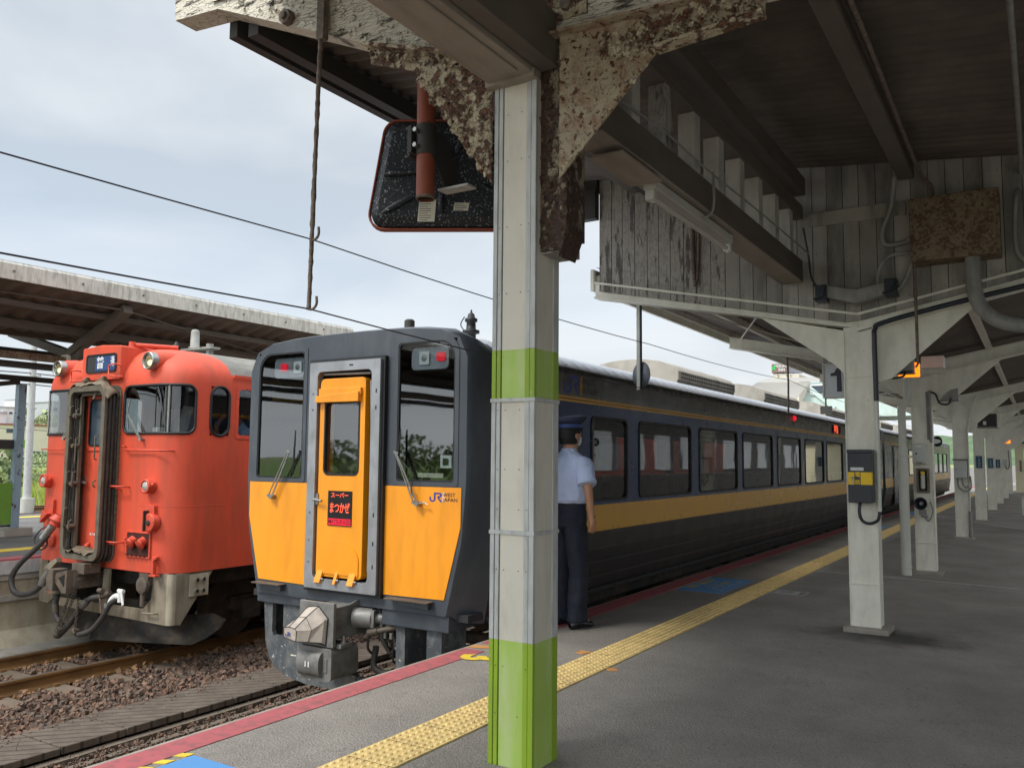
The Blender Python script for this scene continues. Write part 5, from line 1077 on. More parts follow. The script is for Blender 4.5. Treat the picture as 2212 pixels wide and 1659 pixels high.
# roof gear
g = MB().mat('conduit'); g.lathe((XO-.10, 7.7, 3.03), (0, 0, 1), [(0, .085), (.02, .085), (.02, .065), (.24, .058), (.27, .045), (.28, .002)], 20); g.box(XO-.5, XO+.35, 7.62, 7.78, 3.00, 3.03); g.box(XO+.2, XO+.26, 7.66, 7.74, 2.88, 3.08); g.box(XO-.12, XO-.06, 7.66, 7.74, 2.88, 3.0); g.obj('roof_aerial', oc)
g = MB().mat('rubber'); g.lathe((XO-.24, 7.5, 2.88), (0, 0, 1), [(0, .09), (.10, .085), (.11, .06), (.15, .06), (.16, .075), (.2, .03), (.24, .012)], 16); g.obj('whistle', oc)
g = MB().mat('orange_dk'); g.cyl((XO+.38, 6.45, 2.90), (XO+.62, 6.9, 2.90), .03, n=10); g.cyl((XO+.36, 6.42, 2.86), (XO+.36, 6.42, 2.94), .04, n=10); g.obj('horn', oc)
# ---------------------------------------------------------------- old timber canopy over the camera
M['stud_pale'] = mat('pale_stud', '#b5b0a6', .7, 0, .1, 6, dirt=('#6a645b', .5, 9, (1, 1, .35)))
def zr(x): return 4.27-.115*(x+1.81)        # underside of its roof
wc = empty('timber_canopy', (-2.2, 3.0, 0), 'old timber platform canopy with corrugated underside, peeling paint and lattice girder', 'canopy', 'canopies of this platform')
g = MB().mat('roofmetal'); g.smooth = True
ys = [-1+i*.0275 for i in range(int(9.25/.0275))]
g.sheet([[(x, yy, zr(x)+.045+.022*math.sin(yy*2*math.pi/.14)) for yy in ys] for x in (-2.42, 4.5)])
g.sheet([[(x, yy, zr(x)+.045+.022*math.sin(yy*2*math.pi/.14)) for yy in ys if yy < 3.62] for x in (-4.10, -2.42)])  # strip out of view, shaped to keep sun off the brace and front column
ysb = [3.60+i*.0275 for i in range(int(4.65/.0275))]
g.sheet([[(x, yy, zr(x)+.045+.022*math.sin(yy*2*math.pi/.14)) for yy in ysb] for x in (-4.74, -2.42)])
g.smooth = False; g.mat('roof_dark'); g.add([(-2.42, -1, zr(-2.42)+.12), (4.5, -1, zr(4.5)+.12), (4.5, 8.25, zr(4.5)+.12), (-2.42, 8.25, zr(-2.42)+.12)], [(0, 1, 2, 3)]); g.add([(-4.74, 3.6, zr(-4.74)+.12), (-2.42, 3.6, zr(-2.42)+.12), (-2.42, 8.25, zr(-2.42)+.12), (-4.74, 8.25, zr(-4.74)+.12)], [(0, 1, 2, 3)]); g.obj('roof_sheet', wc)
g = MB().mat('roof_dark'); g.box(-4.80, -4.72, 3.81, 8.24, 4.47, 4.66); g.box(-4.60, -4.50, 3.81, 8.1, 4.43, 4.57); g.obj('eave_beam', wc)
for x, w, z0 in ((-.93, .13, None), (.9, .13, None), (2.4, .13, None), (-3.55, .10, None)):
    g = MB().mat('wood'); g.box(x-w/2, x+w/2, (-1 if x > -2 else 3.81), 8.1, zr(x)-.14, zr(x)+.02); g.obj('purlin', wc, bev=.006)
g = MB().mat('wood'); g.box(-1.93, -1.81, 3.75, 8.12, 4.03, 4.20); g.obj('purlin', wc, bev=.006)
g = MB().mat('roof_dark'); g.box(-3.0, -2.9, 3.75, 8.1, 3.92, 4.05); g.obj('purlin', wc, bev=.006)
# cross timbers in the plane of the front column
Y0, Y1 = 3.62, 3.80
g = MB().mat('peelwood'); g.prism([(-5.181, 5.0), (-5.160, 4.62), (-4.693, 4.575), (-3.659, 4.115), (-3.25, 3.93), (-2.30, 3.60), (-2.30, 4.30), (-4.6, 5.0)], 'y', Y0, Y1)
def fl(a, b):
    x = -4.6+2.0*a; zb = 4.55-.447*(x+4.64); return (x, Y0-.002, zb+.02+.38*b), (0, -1, 0)
flakes(g, fl, 260, .035, 3)
g.obj('left_brace', wc)
g = MB().mat('rustpipe'); g.cyl((-3.98, Y0-.05, 4.30), (-3.98, Y0+.0, 4.30), .05, n=7); g.cyl((-3.98, Y0-.07, 4.30), (-3.98, Y0-.05, 4.30), .025, n=6); g.obj('bolt', wc)
g = MB().mat('peelwood'); g.prism([(-2.145, 3.67), (-.30, 3.60), (.9, 3.74), (.9, 3.95), (-2.145, 4.20)], 'y', Y0, Y1); 
flakes(g, lambda a, b: ((-2.1+1.3*a, Y0-.002, 3.68+.3*b), (0, -1, 0)), 70, .03, 8); g.obj('right_brace', wc)
g = MB().mat('peelwood'); g.box(-2.36, -2.165, Y0-.03, Y0+.12, 3.74, 4.30); flakes(g, lambda a, b: ((-2.36+.19*a, Y0-.032, 3.76+.4*b), (0, -1, 0)), 40, .05, 9); g.obj('king_post', wc)
g = MB().mat('peelrust'); g.box(-2.14, -1.84, Y0-.012, Y0-.001, 3.73, 3.86); g.mat('rustpipe'); g.cyl((-1.95, Y0-.045, 3.80), (-1.95, Y0-.012, 3.80), .035, n=6); g.obj('bolted_plate', wc, bev=.002)
# rusted steel gussets under the braces
g = MB().mat('peelrust'); PL = [(-3.262, 3.900), (-3.260, 3.814), (-2.932, 3.690), (-2.400, 2.950), (-2.400, 3.60)]
g.prism(PL, 'y', Y0-.022, Y0-.010); g.bar((-3.262, Y0-.05, 3.91), (-2.33, Y0-.05, 3.60), .09, .02)
def gl(a, b):
    if a+b > 1: a, b = 1-a, 1-b
    x = -2.40-.60*a; z = 2.97+.63*b+.62*a; return ((x, Y0-.024, z) if z < 3.60-.35*(x+2.4) and z > 2.95-1.39*(x+2.4) else None), (0, -1, 0)
flakes(g, gl, 330, .024, 12); 
flakes(g, lambda a, b: ((-2.42-.50*a, Y0-.02, 2.97+.69*a+.03*b), (0, -1, -.2)), 70, .034, 13); 
flakes(g, lambda a, b: ((-2.40-.86*a, Y0-.04, 3.60+.31*a-.07*b), (0, -1, .2)), 130, .028, 14); g.obj('rusted_gusset', wc)
g = MB().mat('peelrust3'); PR = [(-1.99, 3.66), (-1.99, 2.90), (-1.462, 3.43), (-.956, 3.462), (-.956, 3.60), (-2.0, 3.66)]
g.prism(PR[:-1], 'y', Y0-.022, Y0-.010); g.bar((-2.03, Y0-.045, 3.645), (-.956, Y0-.045, 3.60), .07, .014); g.mat('peelrust'); g.bar((-1.462, Y0-.04, 3.425), (-.956, Y0-.04, 3.46), .08, .016); g.mat('peelrust3')
def gr_(a, b):
    if a+b > 1: a, b = 1-a, 1-b
    return ((-1.98+.5*a, Y0-.024, 2.93+.70*b+.52*a), (0, -1, 0))
flakes(g, gr_, 260, .018, 22); g.mat('peelrust'); flakes(g, lambda a, b: ((-1.75+.80*a, Y0-.03, 3.44+.03*a+.14*b), (0, -1, -.1)), 190, .036, 23); flakes(g, lambda a, b: ((-1.98+.51*a, Y0-.02, 2.92+.5*a+.03*b), (0, -1, -.2)), 50, .026, 24)
g.obj('rusted_gusset', wc)
# boxed beam running back over the camera from the front column
g = MB().mat('wood_lt'); g.box(-2.405, -2.13, -1, Y0-.005, 3.475, 3.70); g.mat('wood'); g.box(-2.12, -2.02, -1, Y0+.02, 3.50, 3.78)
g.mat('wood_lt'); g.box(-2.36, -2.18, -.9, Y0-.12, 3.462, 3.474); g.box(-2.42, -2.12, Y0-.06, Y0+.01, 3.455, 3.50); bb = g.obj('boxed_beam', wc, bev=.004)
# lattice girder beyond the column
g = MB().mat('wood'); g.bar((-1.965, 3.82, 3.31), (-1.955, 8.15, 3.31), .20, .20); g.mat('wood_lt'); g.bar((-1.965, 3.82, 3.203), (-1.955, 8.15, 3.203), .205, .012); g.obj('lower_chord', wc, bev=.005)
g = MB().mat('wood'); g.bar((-1.93, 3.82, 3.87), (-1.92, 8.13, 3.87), .16, .13); g.obj('upper_chord', wc, bev=.005)
for k in range(8):
    y = 4.20+.502*k; g = MB().mat('peelwood_d' if k == 1 else 'stud_pale'); g.box(-1.975, -1.862, y, y+.12, 3.405, 3.81); g.obj('stud', wc, bev=.003)
g = MB().mat('wood_lt'); g.box(-2.05, -1.845, 4.04, 4.60, 3.150, 3.165); g.obj('soffit_panel', wc, bev=.002)
g = MB().mat('conduit'); g.tube(spline([(-1.82, 5.45, 3.46), (-1.82, 5.46, 3.24), (-1.86, 5.46, 3.16), (-1.97, 5.47, 3.155)]), .010); g.tube(spline([(-1.835, 4.0, 3.42), (-1.83, 4.6, 3.455), (-1.82, 5.3, 3.44), (-1.80, 6.6, 3.452), (-1.79, 8.1, 3.46)]), .007); g.obj('cable', wc)
# fluorescent lamp under the girder: a thing of its own
fl_ = empty('fluorescent_lamp', (-1.93, 5.4, 3.0), 'bare white fluorescent tube lamp under the lattice girder', 'lamp')
g = MB().mat('lamp_white'); g.box(-1.975, -1.895, 4.62, 6.12, 3.125, 3.185); g.box(-1.965, -1.905, 4.62, 4.68, 3.06, 3.125); g.box(-1.965, -1.905, 6.08, 6.12, 3.08, 3.125); g.obj('lamp_body', fl_, bev=.006)
g = MB().mat('lamp_white'); g.cyl((-1.935, 4.66, 3.085), (-1.935, 6.10, 3.085), .018, n=14); g.obj('tube', fl_)
for y in (4.665, 6.095):
    g = MB().mat('white'); g.cyl((-1.935, y-.02, 3.085), (-1.935, y+.02, 3.085), .027, n=14); g.obj('tube_holder', fl_)
# board wall closing the gable
bw = empty('board_wall', (-2.0, 8.2, 3.0), 'wall of weathered grey vertical boards closing the end of the timber canopy', 'wall')
x = -4.02; rr = random.Random(2); k = 0
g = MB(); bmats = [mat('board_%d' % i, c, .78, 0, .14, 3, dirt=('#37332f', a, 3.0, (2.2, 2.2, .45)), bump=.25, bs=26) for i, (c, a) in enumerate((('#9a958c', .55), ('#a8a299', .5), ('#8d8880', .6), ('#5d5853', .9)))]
while x < 2.6:
    w_ = rr.uniform(.125, .15) if x < -.5 else .145; x2 = x+w_
    zb = 3.41-.213*(x+4.1) if x < -1.37 else 2.86+.2*(x+1.37)
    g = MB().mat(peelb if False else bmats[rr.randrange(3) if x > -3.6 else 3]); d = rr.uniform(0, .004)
    if k < 10: g.mat('peelwood_d')
    zf = lambda q: (3.41-.213*(q+4.1) if q < -1.37 else 2.86+.2*(q+1.37))-.06
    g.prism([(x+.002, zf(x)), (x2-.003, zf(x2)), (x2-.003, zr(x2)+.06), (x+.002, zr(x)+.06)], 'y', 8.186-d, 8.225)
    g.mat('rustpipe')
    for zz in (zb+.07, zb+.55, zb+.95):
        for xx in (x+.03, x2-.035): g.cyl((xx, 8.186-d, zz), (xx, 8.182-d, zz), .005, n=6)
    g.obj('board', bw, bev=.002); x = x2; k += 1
g = MB().mat('roof_dark'); g.prism([(-4.02, 3.36), (-1.37, 2.80), (2.6, 3.6), (2.6, 4.0), (-4.02, 4.5)], 'y', 8.228, 8.245); g.box(-4.74, -4.03, 8.1, 8.2, 4.13, 4.47); g.box(-4.74, -4.02, 8.12, 8.22, 4.43, 4.62); g.obj('backing', bw)
g = MB().mat('boards'); g.box(-1.80, -.95, 8.165, 8.195, 3.73, 3.86); g.obj('cross_batten', bw, bev=.003)
# hardware on the board wall
jb = empty('junction_box', (-.57, 8.0, 3.24), 'big rust-stained metal junction box on the board wall', 'box')
g = MB().mat('peelrust2'); g.box(-.90, -.215, 7.93, 8.19, 3.24, 3.80); g.obj('box_body', jb, bev=.012)
g = MB().mat('peelrust2'); g.box(-.87, -.245, 7.915, 7.929, 3.27, 3.77); g.obj('lid', jb, bev=.004)
def cond(label, pts, r, m='conduit', n=10):
    g = MB().mat(m); g.tube(spline(pts, 8), r, n); return tag(g.obj('conduit'), label, 'conduit', 'conduits and cables on the board wall')
cond('thick grey pipe curving down to the right from the rusty junction box', [(-.43, 8.02, 3.24), (-.43, 8.02, 3.05), (-.40, 8.02, 2.85), (-.28, 8.02, 2.70), (-.08, 8.03, 2.63), (.2, 8.05, 2.62)], .06, n=16)
cond('pale conduit looping from the roof purlin into the left of the junction box', [(-1.02, 8.05, 4.05), (-1.06, 8.10, 3.80), (-1.14, 8.13, 3.60), (-1.12, 8.14, 3.47), (-.98, 8.12, 3.46), (-.90, 8.10, 3.49)], .022)
cond('twin conduits running down the boards right of the fluorescent lamp', [(-2.95, 8.17, 3.95), (-2.95, 8.17, 3.6), (-2.93, 8.16, 3.35), (-2.92, 8.15, 3.28)], .022, 'rustpipe')
cond('thin conduit dropping beside the twin conduits', [(-2.88, 8.17, 3.95), (-2.89, 8.17, 3.6), (-2.905, 8.16, 3.32)], .014, 'rustpipe')
cond('dark cable looped from the box to the tray on the valley', [(-.90, 8.08, 3.36), (-1.08, 8.06, 3.34), (-1.17, 8.05, 3.22), (-1.17, 8.04, 3.06), (-1.10, 8.03, 3.00), (-1.0, 8.03, 3.04), (-.92, 8.05, 3.2), (-.90, 8.08, 3.30)], .018)
cond('thin cable from the girder end to the tray clamp', [(-1.84, 8.14, 3.72), (-1.80, 8.14, 3.45), (-1.76, 8.12, 3.2), (-1.62, 8.08, 3.04)], .009, 'hose')
cond('cable along the top of the valley tray', [(-1.76, 8.12, 3.16), (-1.6, 8.10, 3.07), (-1.35, 8.08, 3.06), (-1.1, 8.08, 3.10)], .010, 'hose')
cond('conduit running along the purlin to the board wall', [(-.83, -.9, 4.08), (-.83, 3, 4.09), (-.80, 5, 4.06), (-.82, 7, 4.08), (-.80, 8.0, 4.02), (-.74, 8.12, 3.95), (-.73, 8.14, 3.85), (-.78, 8.14, 3.78)], .016, 'rustpipe')
cond('conduit down the right edge of the board wall', [(-.06, -.9, 4.0), (-.05, 4, 4.0), (-.05, 7.9, 4.0), (-.10, 8.1, 3.7), (-.11, 8.1, 3.3), (-.02, 8.1, 3.15)], .018)
tr = empty('cable_tray', (-1.36, 8.05, 2.96), 'grey sheet trough with black clamps across the valley of the steel beam', 'cable tray')
g = MB().mat('conduit'); g.prism([(-1.66, 3.02), (-1.36, 2.93), (-1.08, 3.0), (-1.08, 3.11), (-1.36, 3.05), (-1.66, 3.13)], 'y', 7.99, 8.10); g.obj('trough', tr, bev=.004)
for x in (-1.66, -1.07):
    g = MB().mat('blk_plastic'); g.box(x-.05, x+.05, 7.96, 8.11, 2.97, 3.12); g.tube([(x-.06, 7.95, 2.99), (x+.03, 7.93, 3.02), (x+.05, 7.95, 3.1)], .012); g.obj('clamp', tr, bev=.004)
# front column: timber core clad in painted panels
fc = empty('column', (-2.26, 3.75, 0), 'nearest column, clad in grey panels with lime green bands', 'column')
X0, X1, YA, YB = -2.390, -2.135, 3.62, 3.86
BZ = [(0, .605, 'lime_lt', 'lime'), (.605, 1.806, 'cream_tape', 'post_grey'), (1.806, 2.058, 'lime_lt', 'lime'), (2.058, 3.47, 'cream_tape', 'post_grey')]
g = MB().mat('black'); g.box(X0+.01, X1-.01, YA+.01, YB-.01, 0, 3.46); g.obj('core', fc)
for z0, z1, mp_, mt_ in BZ:
    g = MB().mat(mp_); g.box(X0+.058, X1-.06, YA-.001, YA+.012, z0, z1); g.box(X1-.013, X1-.001, YA+.012, YB-.005, z0, z1); g.box(X0+.001, X0+.012, YA+.02, YB-.01, z0, z1); g.obj('panel', fc)
    g = MB().mat(mt_); g.box(X0, X0+.025, YA-.008, YA+.014, z0, z1); g.box(X0+.029, X0+.052, YA-.006, YA+.014, z0, z1)
    g.box(X1-.058, X1-.030, YA-.006, YA+.012, z0, z1); g.box(X1-.027, X1+.002, YA-.009, YA+.013, z0, z1); g.box(X1-.011, X1+.004, YB-.06, YB-.002, z0, z1); g.box(X0, X0+.012, YA+.014, YA+.05, z0, z1); g.obj('trim_strip', fc, bev=.0025)
for z in (1.80, 1.135):
    g = MB().mat('post_grey'); g.box(X0-.004, X1+.008, YA-.014, YB+.004, z-.010, z+.010); g.obj('joint_strip', fc, bev=.002)
g = MB().mat('rustpipe'); rr = random.Random(8)
for z in (.25, .48, .95, 1.25, 1.45, 1.75, 2.35, 2.7, 3.05, 3.3):
    for x in (X0+.04, X0+.085, X0+.17, X1-.04): 
        if rr.random() < .7: g.cyl((x, YA-.0075, z), (x, YA-.0105, z), .0028, n=6)
g.obj('nail_heads', fc)
g = MB().mat('peelwood_d'); g.box(X1-.03, X1+.115, YA+.06, YB+.02, 2.55, 3.5)
rs = MB().mat('peelrust_d'); rs.box(X1+.115, X1+.165, YA+.02, YB-.02, 2.62, 3.68); rs.box(X1-.0, X1+.115, YA+.045, YA+.058, 2.56, 3.55); rs.prism([(X1+.115, 2.64), (X1+.163, 2.64), (X1+.115, 2.52)], 'y', YA+.03, YB-.03)
flakes(rs, lambda a, b: ((X1+.14*a, YA+.043, 2.6+.95*b), (0, -1, 0)), 130, .03, 31); flakes(rs, lambda a, b: ((X1+.13+.035*a, YA+.018, 2.6+1.0*b), (0, -1, 0)), 90, .03, 33); g.obj('bared_timber', fc); rs.obj('rusted_strap', fc)
# hanging rod, wires
rod = empty('hanging_rod', (-3.66, 3.58, 2.38), 'rusty rod with wire hooks hanging from the left timber brace', 'rod')
g = MB().mat('rustpipe'); pts = []; rr = random.Random(6)
for k in range(60):
    t = k/59; pts.append((-3.645-.034*t, 3.57, 4.30-1.92*t))
g.tube(pts, [.0135*(1+rr.uniform(-.14, .22)) for _ in pts], 9, jit=.12); g.box(-3.672, -3.615, 3.555, 3.60, 4.05, 4.36); g.obj('rod_shaft', rod)
for z in (2.806, 2.385):
    g = MB().mat('rustpipe'); g.tube(spline([(-3.68, 3.57, z), (-3.655, 3.57, z-.005), (-3.63, 3.57, z+.005), (-3.615, 3.57, z+.03), (-3.618, 3.57, z+.07)]), .008); g.obj('hook', rod)
def wire(pts, r, lb, grp='overhead wires along the platform edge'):
    g = MB().mat('wire'); P = []
    for a, b in zip(pts, pts[1:]):
        a, b = Vector(a), Vector(b); n_ = max(6, int((b-a).length/1.0)); 
        for i in range(n_): t = i/n_; P.append(a.lerp(b, t)-Vector((0, 0, .012*(b-a).length*4*t*(1-t)*.5)))
    P.append(Vector(pts[-1])); g.tube(P, r, 6); return tag(g.obj('overhead_wire'), lb, 'wire', grp)
wire([(-3.68, -8, 2.80), (-3.68, 3.57, 2.81), (-3.68, 8.75, 2.80), (-3.70, 15.0, 2.93), (-3.7, 22, 2.86), (-3.7, 40, 2.8)], .0045, 'upper of the two thin wires held by the hanging rod')
wire([(-3.68, -8, 2.36), (-3.68, 3.57, 2.385), (-3.68, 8.72, 2.29), (-3.7, 15.0, 2.33), (-3.7, 22, 2.4), (-3.7, 40, 2.4)], .0052, 'lower of the two thin wires held by the hanging rod')
# traffic mirror seen from behind
mr = empty('platform_mirror', (-3.45, 4.35, 3.1), 'speckled black back of a mirror with orange rim on a thick orange tube', 'mirror')
def mp(u, v, d=0.):            # mirror plane: u across, v up, leaning
    o = Vector((-3.848, 4.238, 3.04)); U = Vector((.847, .531, .01)); V = Vector((-.0, -.0, 1.0)); Nn = U.cross(V).normalized(); Nn = -Nn if Nn.y > 0 else Nn
    return tuple(o+U*u+V*v+Nn*d)
def trap(inset, n=6):
    A = [(0+inset*1.0, 0+inset), (1.23-inset, 0+inset), (1.11-inset, .775-inset), (.12+inset*.9, .775-inset)]; r = .11-inset*.6; out = []
    for i in range(4):
        p = Vector(A[i]); a = (Vector(A[i-1])-p).normalized(); b = (Vector(A[(i+1) % 4])-p).normalized(); half = math.acos(max(-1, min(1, a.dot(b))))/2; tl = r/math.tan(half); c = p+(a+b).normalized()*r/math.sin(half)
        s0 = p+a*tl-c; s1 = p+b*tl-c; a0 = math.atan2(s0.y, s0.x); a1 = math.atan2(s1.y, s1.x)
        while a1-a0 > math.pi: a1 -= 2*math.pi
        while a1-a0 < -math.pi: a1 += 2*math.pi
        out += [(c.x+r*math.cos(a0+(a1-a0)*k/n), c.y+r*math.sin(a0+(a1-a0)*k/n)) for k in range(n+1)]
    return out
def slab(g, o, i0, d0, d1):
    n = len(o); vs = [mp(*p, d0) for p in o]+[mp(*p, d0) for p in i0]+[mp(*p, d1) for p in o]+[mp(*p, d1) for p in i0]; fs = []
    for i in range(n):
        j = (i+1) % n; fs += [(i, j, n+j, n+i), (2*n+i, 3*n+i, 3*n+j, 2*n+j), (i, 2*n+i, 2*n+j, j), (n+i, n+j, 3*n+j, 3*n+i)]
    g.add(vs, fs)
g = MB().mat('mirror_or'); slab(g, trap(0), trap(.014), -.03, .035); g.obj('rim', mr, bev=.006)
g = MB().mat('mirror_bk'); n_ = len(trap(.03)); a = [mp(*p, .028) for p in trap(.023)]; b = [mp(*p, .075) for p in trap(.075)]
g.add(a+b, [(i, (i+1) % n_, (i+1) % n_+n_, i+n_) for i in range(n_)]+[tuple(range(n_, 2*n_))])
for (u0, v0, u1, v1) in ((.28, .64, .46, .48), (.13, .37, .42, .39), (.12, .10, .42, .27), (.62, .52, .66, .64), (.52, .10, .52, .25), (.82, .40, 1.05, .50), (.78, .30, 1.1, .10), (.82, .52, .92, .66)):
    A_ = Vector((u0, v0)); B_ = Vector((u1, v1)); g.tube([mp(*A_, .074), mp(*A_.lerp(B_, .15), .092), mp(*A_.lerp(B_, .85), .092), mp(*B_, .08)], [.012, .02, .02, .014], 8)
g.obj('back_shell', mr)
g = MB().mat(mat('mirror_glass', '#c8ccd0', .05, 1.0, .02)); g.add([mp(*p, -.02) for p in trap(.02)], [tuple(range(n_))]); g.obj('glass', mr)
g = MB().mat('mirror_or'); g.smooth = False; PX, PY = -3.285, 4.17
g.cyl((PX, PY, 3.16), (PX-.01, PY, 4.50), .060, n=28, cap=False); g.mat('black'); g.cyl((PX, PY, 3.17), (PX, PY, 3.18), .056, n=20); g.mat('rustpipe'); g.lathe((PX, PY, 3.155), (0, 0, 1), [(0, .052), (0, .062), (.018, .062)], 24); tb = g.obj('tube', mr)
g = MB().mat('roof_dark'); g.lathe((PX, PY, 3.44), (0, 0, 1), [(0, .0605), (0, .066), (.20, .066), (.20, .0605)], 24); g.box(PX-.085, PX-.055, PY-.085, PY+.0, 3.45, 3.63); g.box(PX-.11, PX-.085, PY-.06, PY+.03, 3.44, 3.64)
for z in (3.49, 3.59): g.mat('steel'); g.cyl((PX-.02, PY-.10, z), (PX-.02, PY-.07, z), .016, n=6)
g.mat('roof_dark'); g.prism([(PY-.02, 3.60), (PY+.10, 3.60), (PY+.28, 3.42), (PY+.28, 3.24), (PY+.16, 3.24), (PY-.02, 3.44)], 'x', PX+.04, PX+.06); g.mat('post_grey'); g.box(PX+.02, PX+.26, PY+.10, PY+.20, 3.235, 3.25); g.obj('clamp', mr, bev=.003)
for (u0, v0, u1, v1, nm, txt) in ((.36, .045, .475, .195, 'paper_label', ''), (.60, .12, .70, .175, 'paper_label', '')):
    g = MB().mat('paper'); g.add([mp(u0, v0, .077), mp(u1, v0, .077), mp(u1+.01, v1, .077), mp(u0+.01, v1, .077)], [(0, 1, 2, 3)]); lb_ = g.obj('paper_label', mr)
    g = MB().mat('interior'); n2 = 9 if v1-v0 > .1 else 4
    for k in range(n2):
        vv = v0+(v1-v0)*(k+.7)/(n2+.6); g.add([mp(u0+.012, vv-.002, .0775), mp(u0+(.09 if k % 3 else .07), vv-.002, .0775), mp(u0+(.09 if k % 3 else .07), vv+.002, .0775), mp(u0+.012, vv+.002, .0775)], [(0, 1, 2, 3)])
    g.obj('lettering', lb_)
# ---------------------------------------------------------------- newer steel canopy beyond
sc = empty('steel_canopy', (-1.4, 8.4, 0), 'cream painted steel butterfly canopy running far down the platform', 'canopy', 'canopies of this platform')
CY = [8.35, 13.05, 19.4, 25.4, 31.2, 36.5, 42.2, 48.6]
XV = -1.385
def zv(x): return 2.86+(XV-x)*.213 if x < XV else 2.86+(x-XV)*.20
def arm(y, full=True):
    g = MB().mat('cream'); xl = -4.08; t0, t1 = y-.16, y-.04
    for xa, xb in ((xl, XV), (XV, 1.6)):
        za, zb = zv(xa), zv(xb)
        g.prism([(xa, za-.155), (xb, zb-.11), (xb, zb), (xa, za)], 'y', t0+.02, t1-.02)
        g.prism([(xa, za-.012), (xb, zb-.012), (xb, zb+.012), (xa, za+.012)], 'y', t0-.02, t1+.02)
        g.prism([(xa, za-.175), (xb, zb-.13), (xb, zb-.108), (xa, za-.153)], 'y', t0-.02, t1+.02)
    g.obj('rafter', sc, bev=.004)
    g = MB().mat('cream'); xs = XV-.125; zl = zv(-2.30)-.14
    g.prism([(-2.30, zl), (xs+.01, 2.72), (xs+.01, 2.30), (-1.62, 2.42)], 'y', t0+.045, t1-.045); xs = XV+.125
    g.prism([(-.35, zv(-.35)-.13), (xs-.01, 2.72), (xs-.01, 2.22), (-1.12, 2.26)], 'y', t0+.045, t1-.045); g.obj('gusset', sc, bev=.003)
for y in CY: arm(y)
g = MB().mat('roofmetal'); g.smooth = True
ys = [8.3+i*.05 for i in range(int(46/.05))]
def crg(x): return [(x, yy, zv(x)+.11+.016*math.sin(yy*2*math.pi/.2)) for yy in ys]
g.sheet([crg(-4.12), crg(XV)]); g.sheet([crg(XV), crg(2.6)])
g.smooth = False; g.mat('roof_dark'); g.add([(-4.12, 8.3, zv(-4.12)+.19), (XV, 8.3, zv(XV)+.19), (XV, 54, zv(XV)+.19), (-4.12, 54, zv(-4.12)+.19)], [(0, 1, 2, 3)]); g.add([(2.6, 8.3, zv(2.6)+.19), (XV, 8.3, zv(XV)+.19), (XV, 54, zv(XV)+.19), (2.6, 54, zv(2.6)+.19)], [(0, 1, 2, 3)]); g.obj('roof_sheet', sc)
for x in (-4.10, -3.3, -2.45, -.55, .4, 1.3):
    g = MB().mat('cream2'); g.box(x-.03, x+.03, 8.3, 54, zv(x)+.013, zv(x)+.10); g.obj('purlin', sc)
g = MB().mat('cream'); g.box(-4.155, -4.12, 8.24, 54, 3.36, 3.60); g.obj('eave_trim', sc)
for y0, y1 in zip(CY[:4], CY[1:5]):
    g = MB().mat('cream2'); g.cyl((-2.3, y0+.05, zv(-2.3)-.02), (-3.9, y1-.2, zv(-3.9)-.03), .012, n=6); g.cyl((-3.9, y0+.05, zv(-3.9)-.03), (-2.3, y1-.2, zv(-2.3)-.02), .012, n=6); g.obj('tie_rod', sc)
# columns
LB = ['nearest cream steel column, carrying the black telephone box', 'second cream steel column, carrying the loudspeaker and grey switch box', 'third cream steel column, carrying a pale cabinet with a looped cable', 'fourth cream steel column, with the nearest blue sign', 'fifth cream steel column, with the middle blue sign', 'sixth cream steel column, with the last blue sign', 'seventh cream steel column, with a small box and hanging cable', 'farthest cream steel column, close to the cream building']
cols = []
for k, y in enumerate(CY):
    c = empty('column', (XV, y, 0), LB[k], 'column', 'cream steel columns of the canopy')
    if k == 0:
        g = MB().mat('cream'); g.box(XV-.125, XV+.125, y-.18, y-.168, .045, 2.74); g.box(XV-.125, XV+.125, y+.0, y+.012, .045, 2.74); g.box(XV-.02, XV+.02, y-.168, y, .045, 2.74); g.obj('flange', c)
        g = MB().mat('cream'); g.box(XV-.122, XV+.122, y-.172, y-.0, .045, 2.70); g.box(XV-.128, XV-.116, y-.19, y-.172, .045, 2.7); g.box(XV+.116, XV+.128, y-.19, y-.172, .045, 2.7)
        for z in (.42, 1.02, 2.28): g.box(XV-.130, XV+.130, y-.192, y+.01, z-.006, z+.006)
        g.obj('shaft', c, bev=.003)
        g = MB().mat('conc'); g.box(XV-.18, XV+.20, y-.27, y+.06, -.005, .045); g.obj('base_plate', c, bev=.01)
        proto = c
    else:
        c2 = copy_tree(proto, (XV, y, 0), LB[k]); bpy.data.objects.remove(c); MW[c2] = Matrix.Translation((XV, y, 0)); c = c2
    cols.append(c)
# ---------------------------------------------------------------- things on and by the steel columns
ph = empty('telephone_box', (-1.37, 8.1, 1.14), 'black telephone box with yellow blocks on the nearest cream column', 'telephone box')
g = MB().mat('blk_plastic'); g.box(-1.475, -1.275, 8.01, 8.155, 1.145, 1.605); g.box(-1.48, -1.27, 8.0, 8.158, 1.585, 1.615); g.obj('box_body', ph, bev=.006)
g = MB().mat('yelpaint'); M['ph_y'] = mat('telephone_yellow', '#E8BE18', .5, 0, .03); g = MB().mat('ph_y')
g.box(-1.472, -1.418, 8.004, 8.0095, 1.305, 1.415); g.box(-1.366, -1.276, 8.004, 8.0095, 1.305, 1.415); g.box(-1.2745, -1.270, 8.004, 8.04, 1.305, 1.415); g.obj('yellow_block', ph)
g = MB().mat('ph_y'); g.text('電', lambda u, v: (-1.392+u*.034, 8.008, 1.392+v*.034), bold=.03); g.text('話', lambda u, v: (-1.392+u*.034, 8.008, 1.326+v*.034), bold=.03); g.obj('lettering', ph)
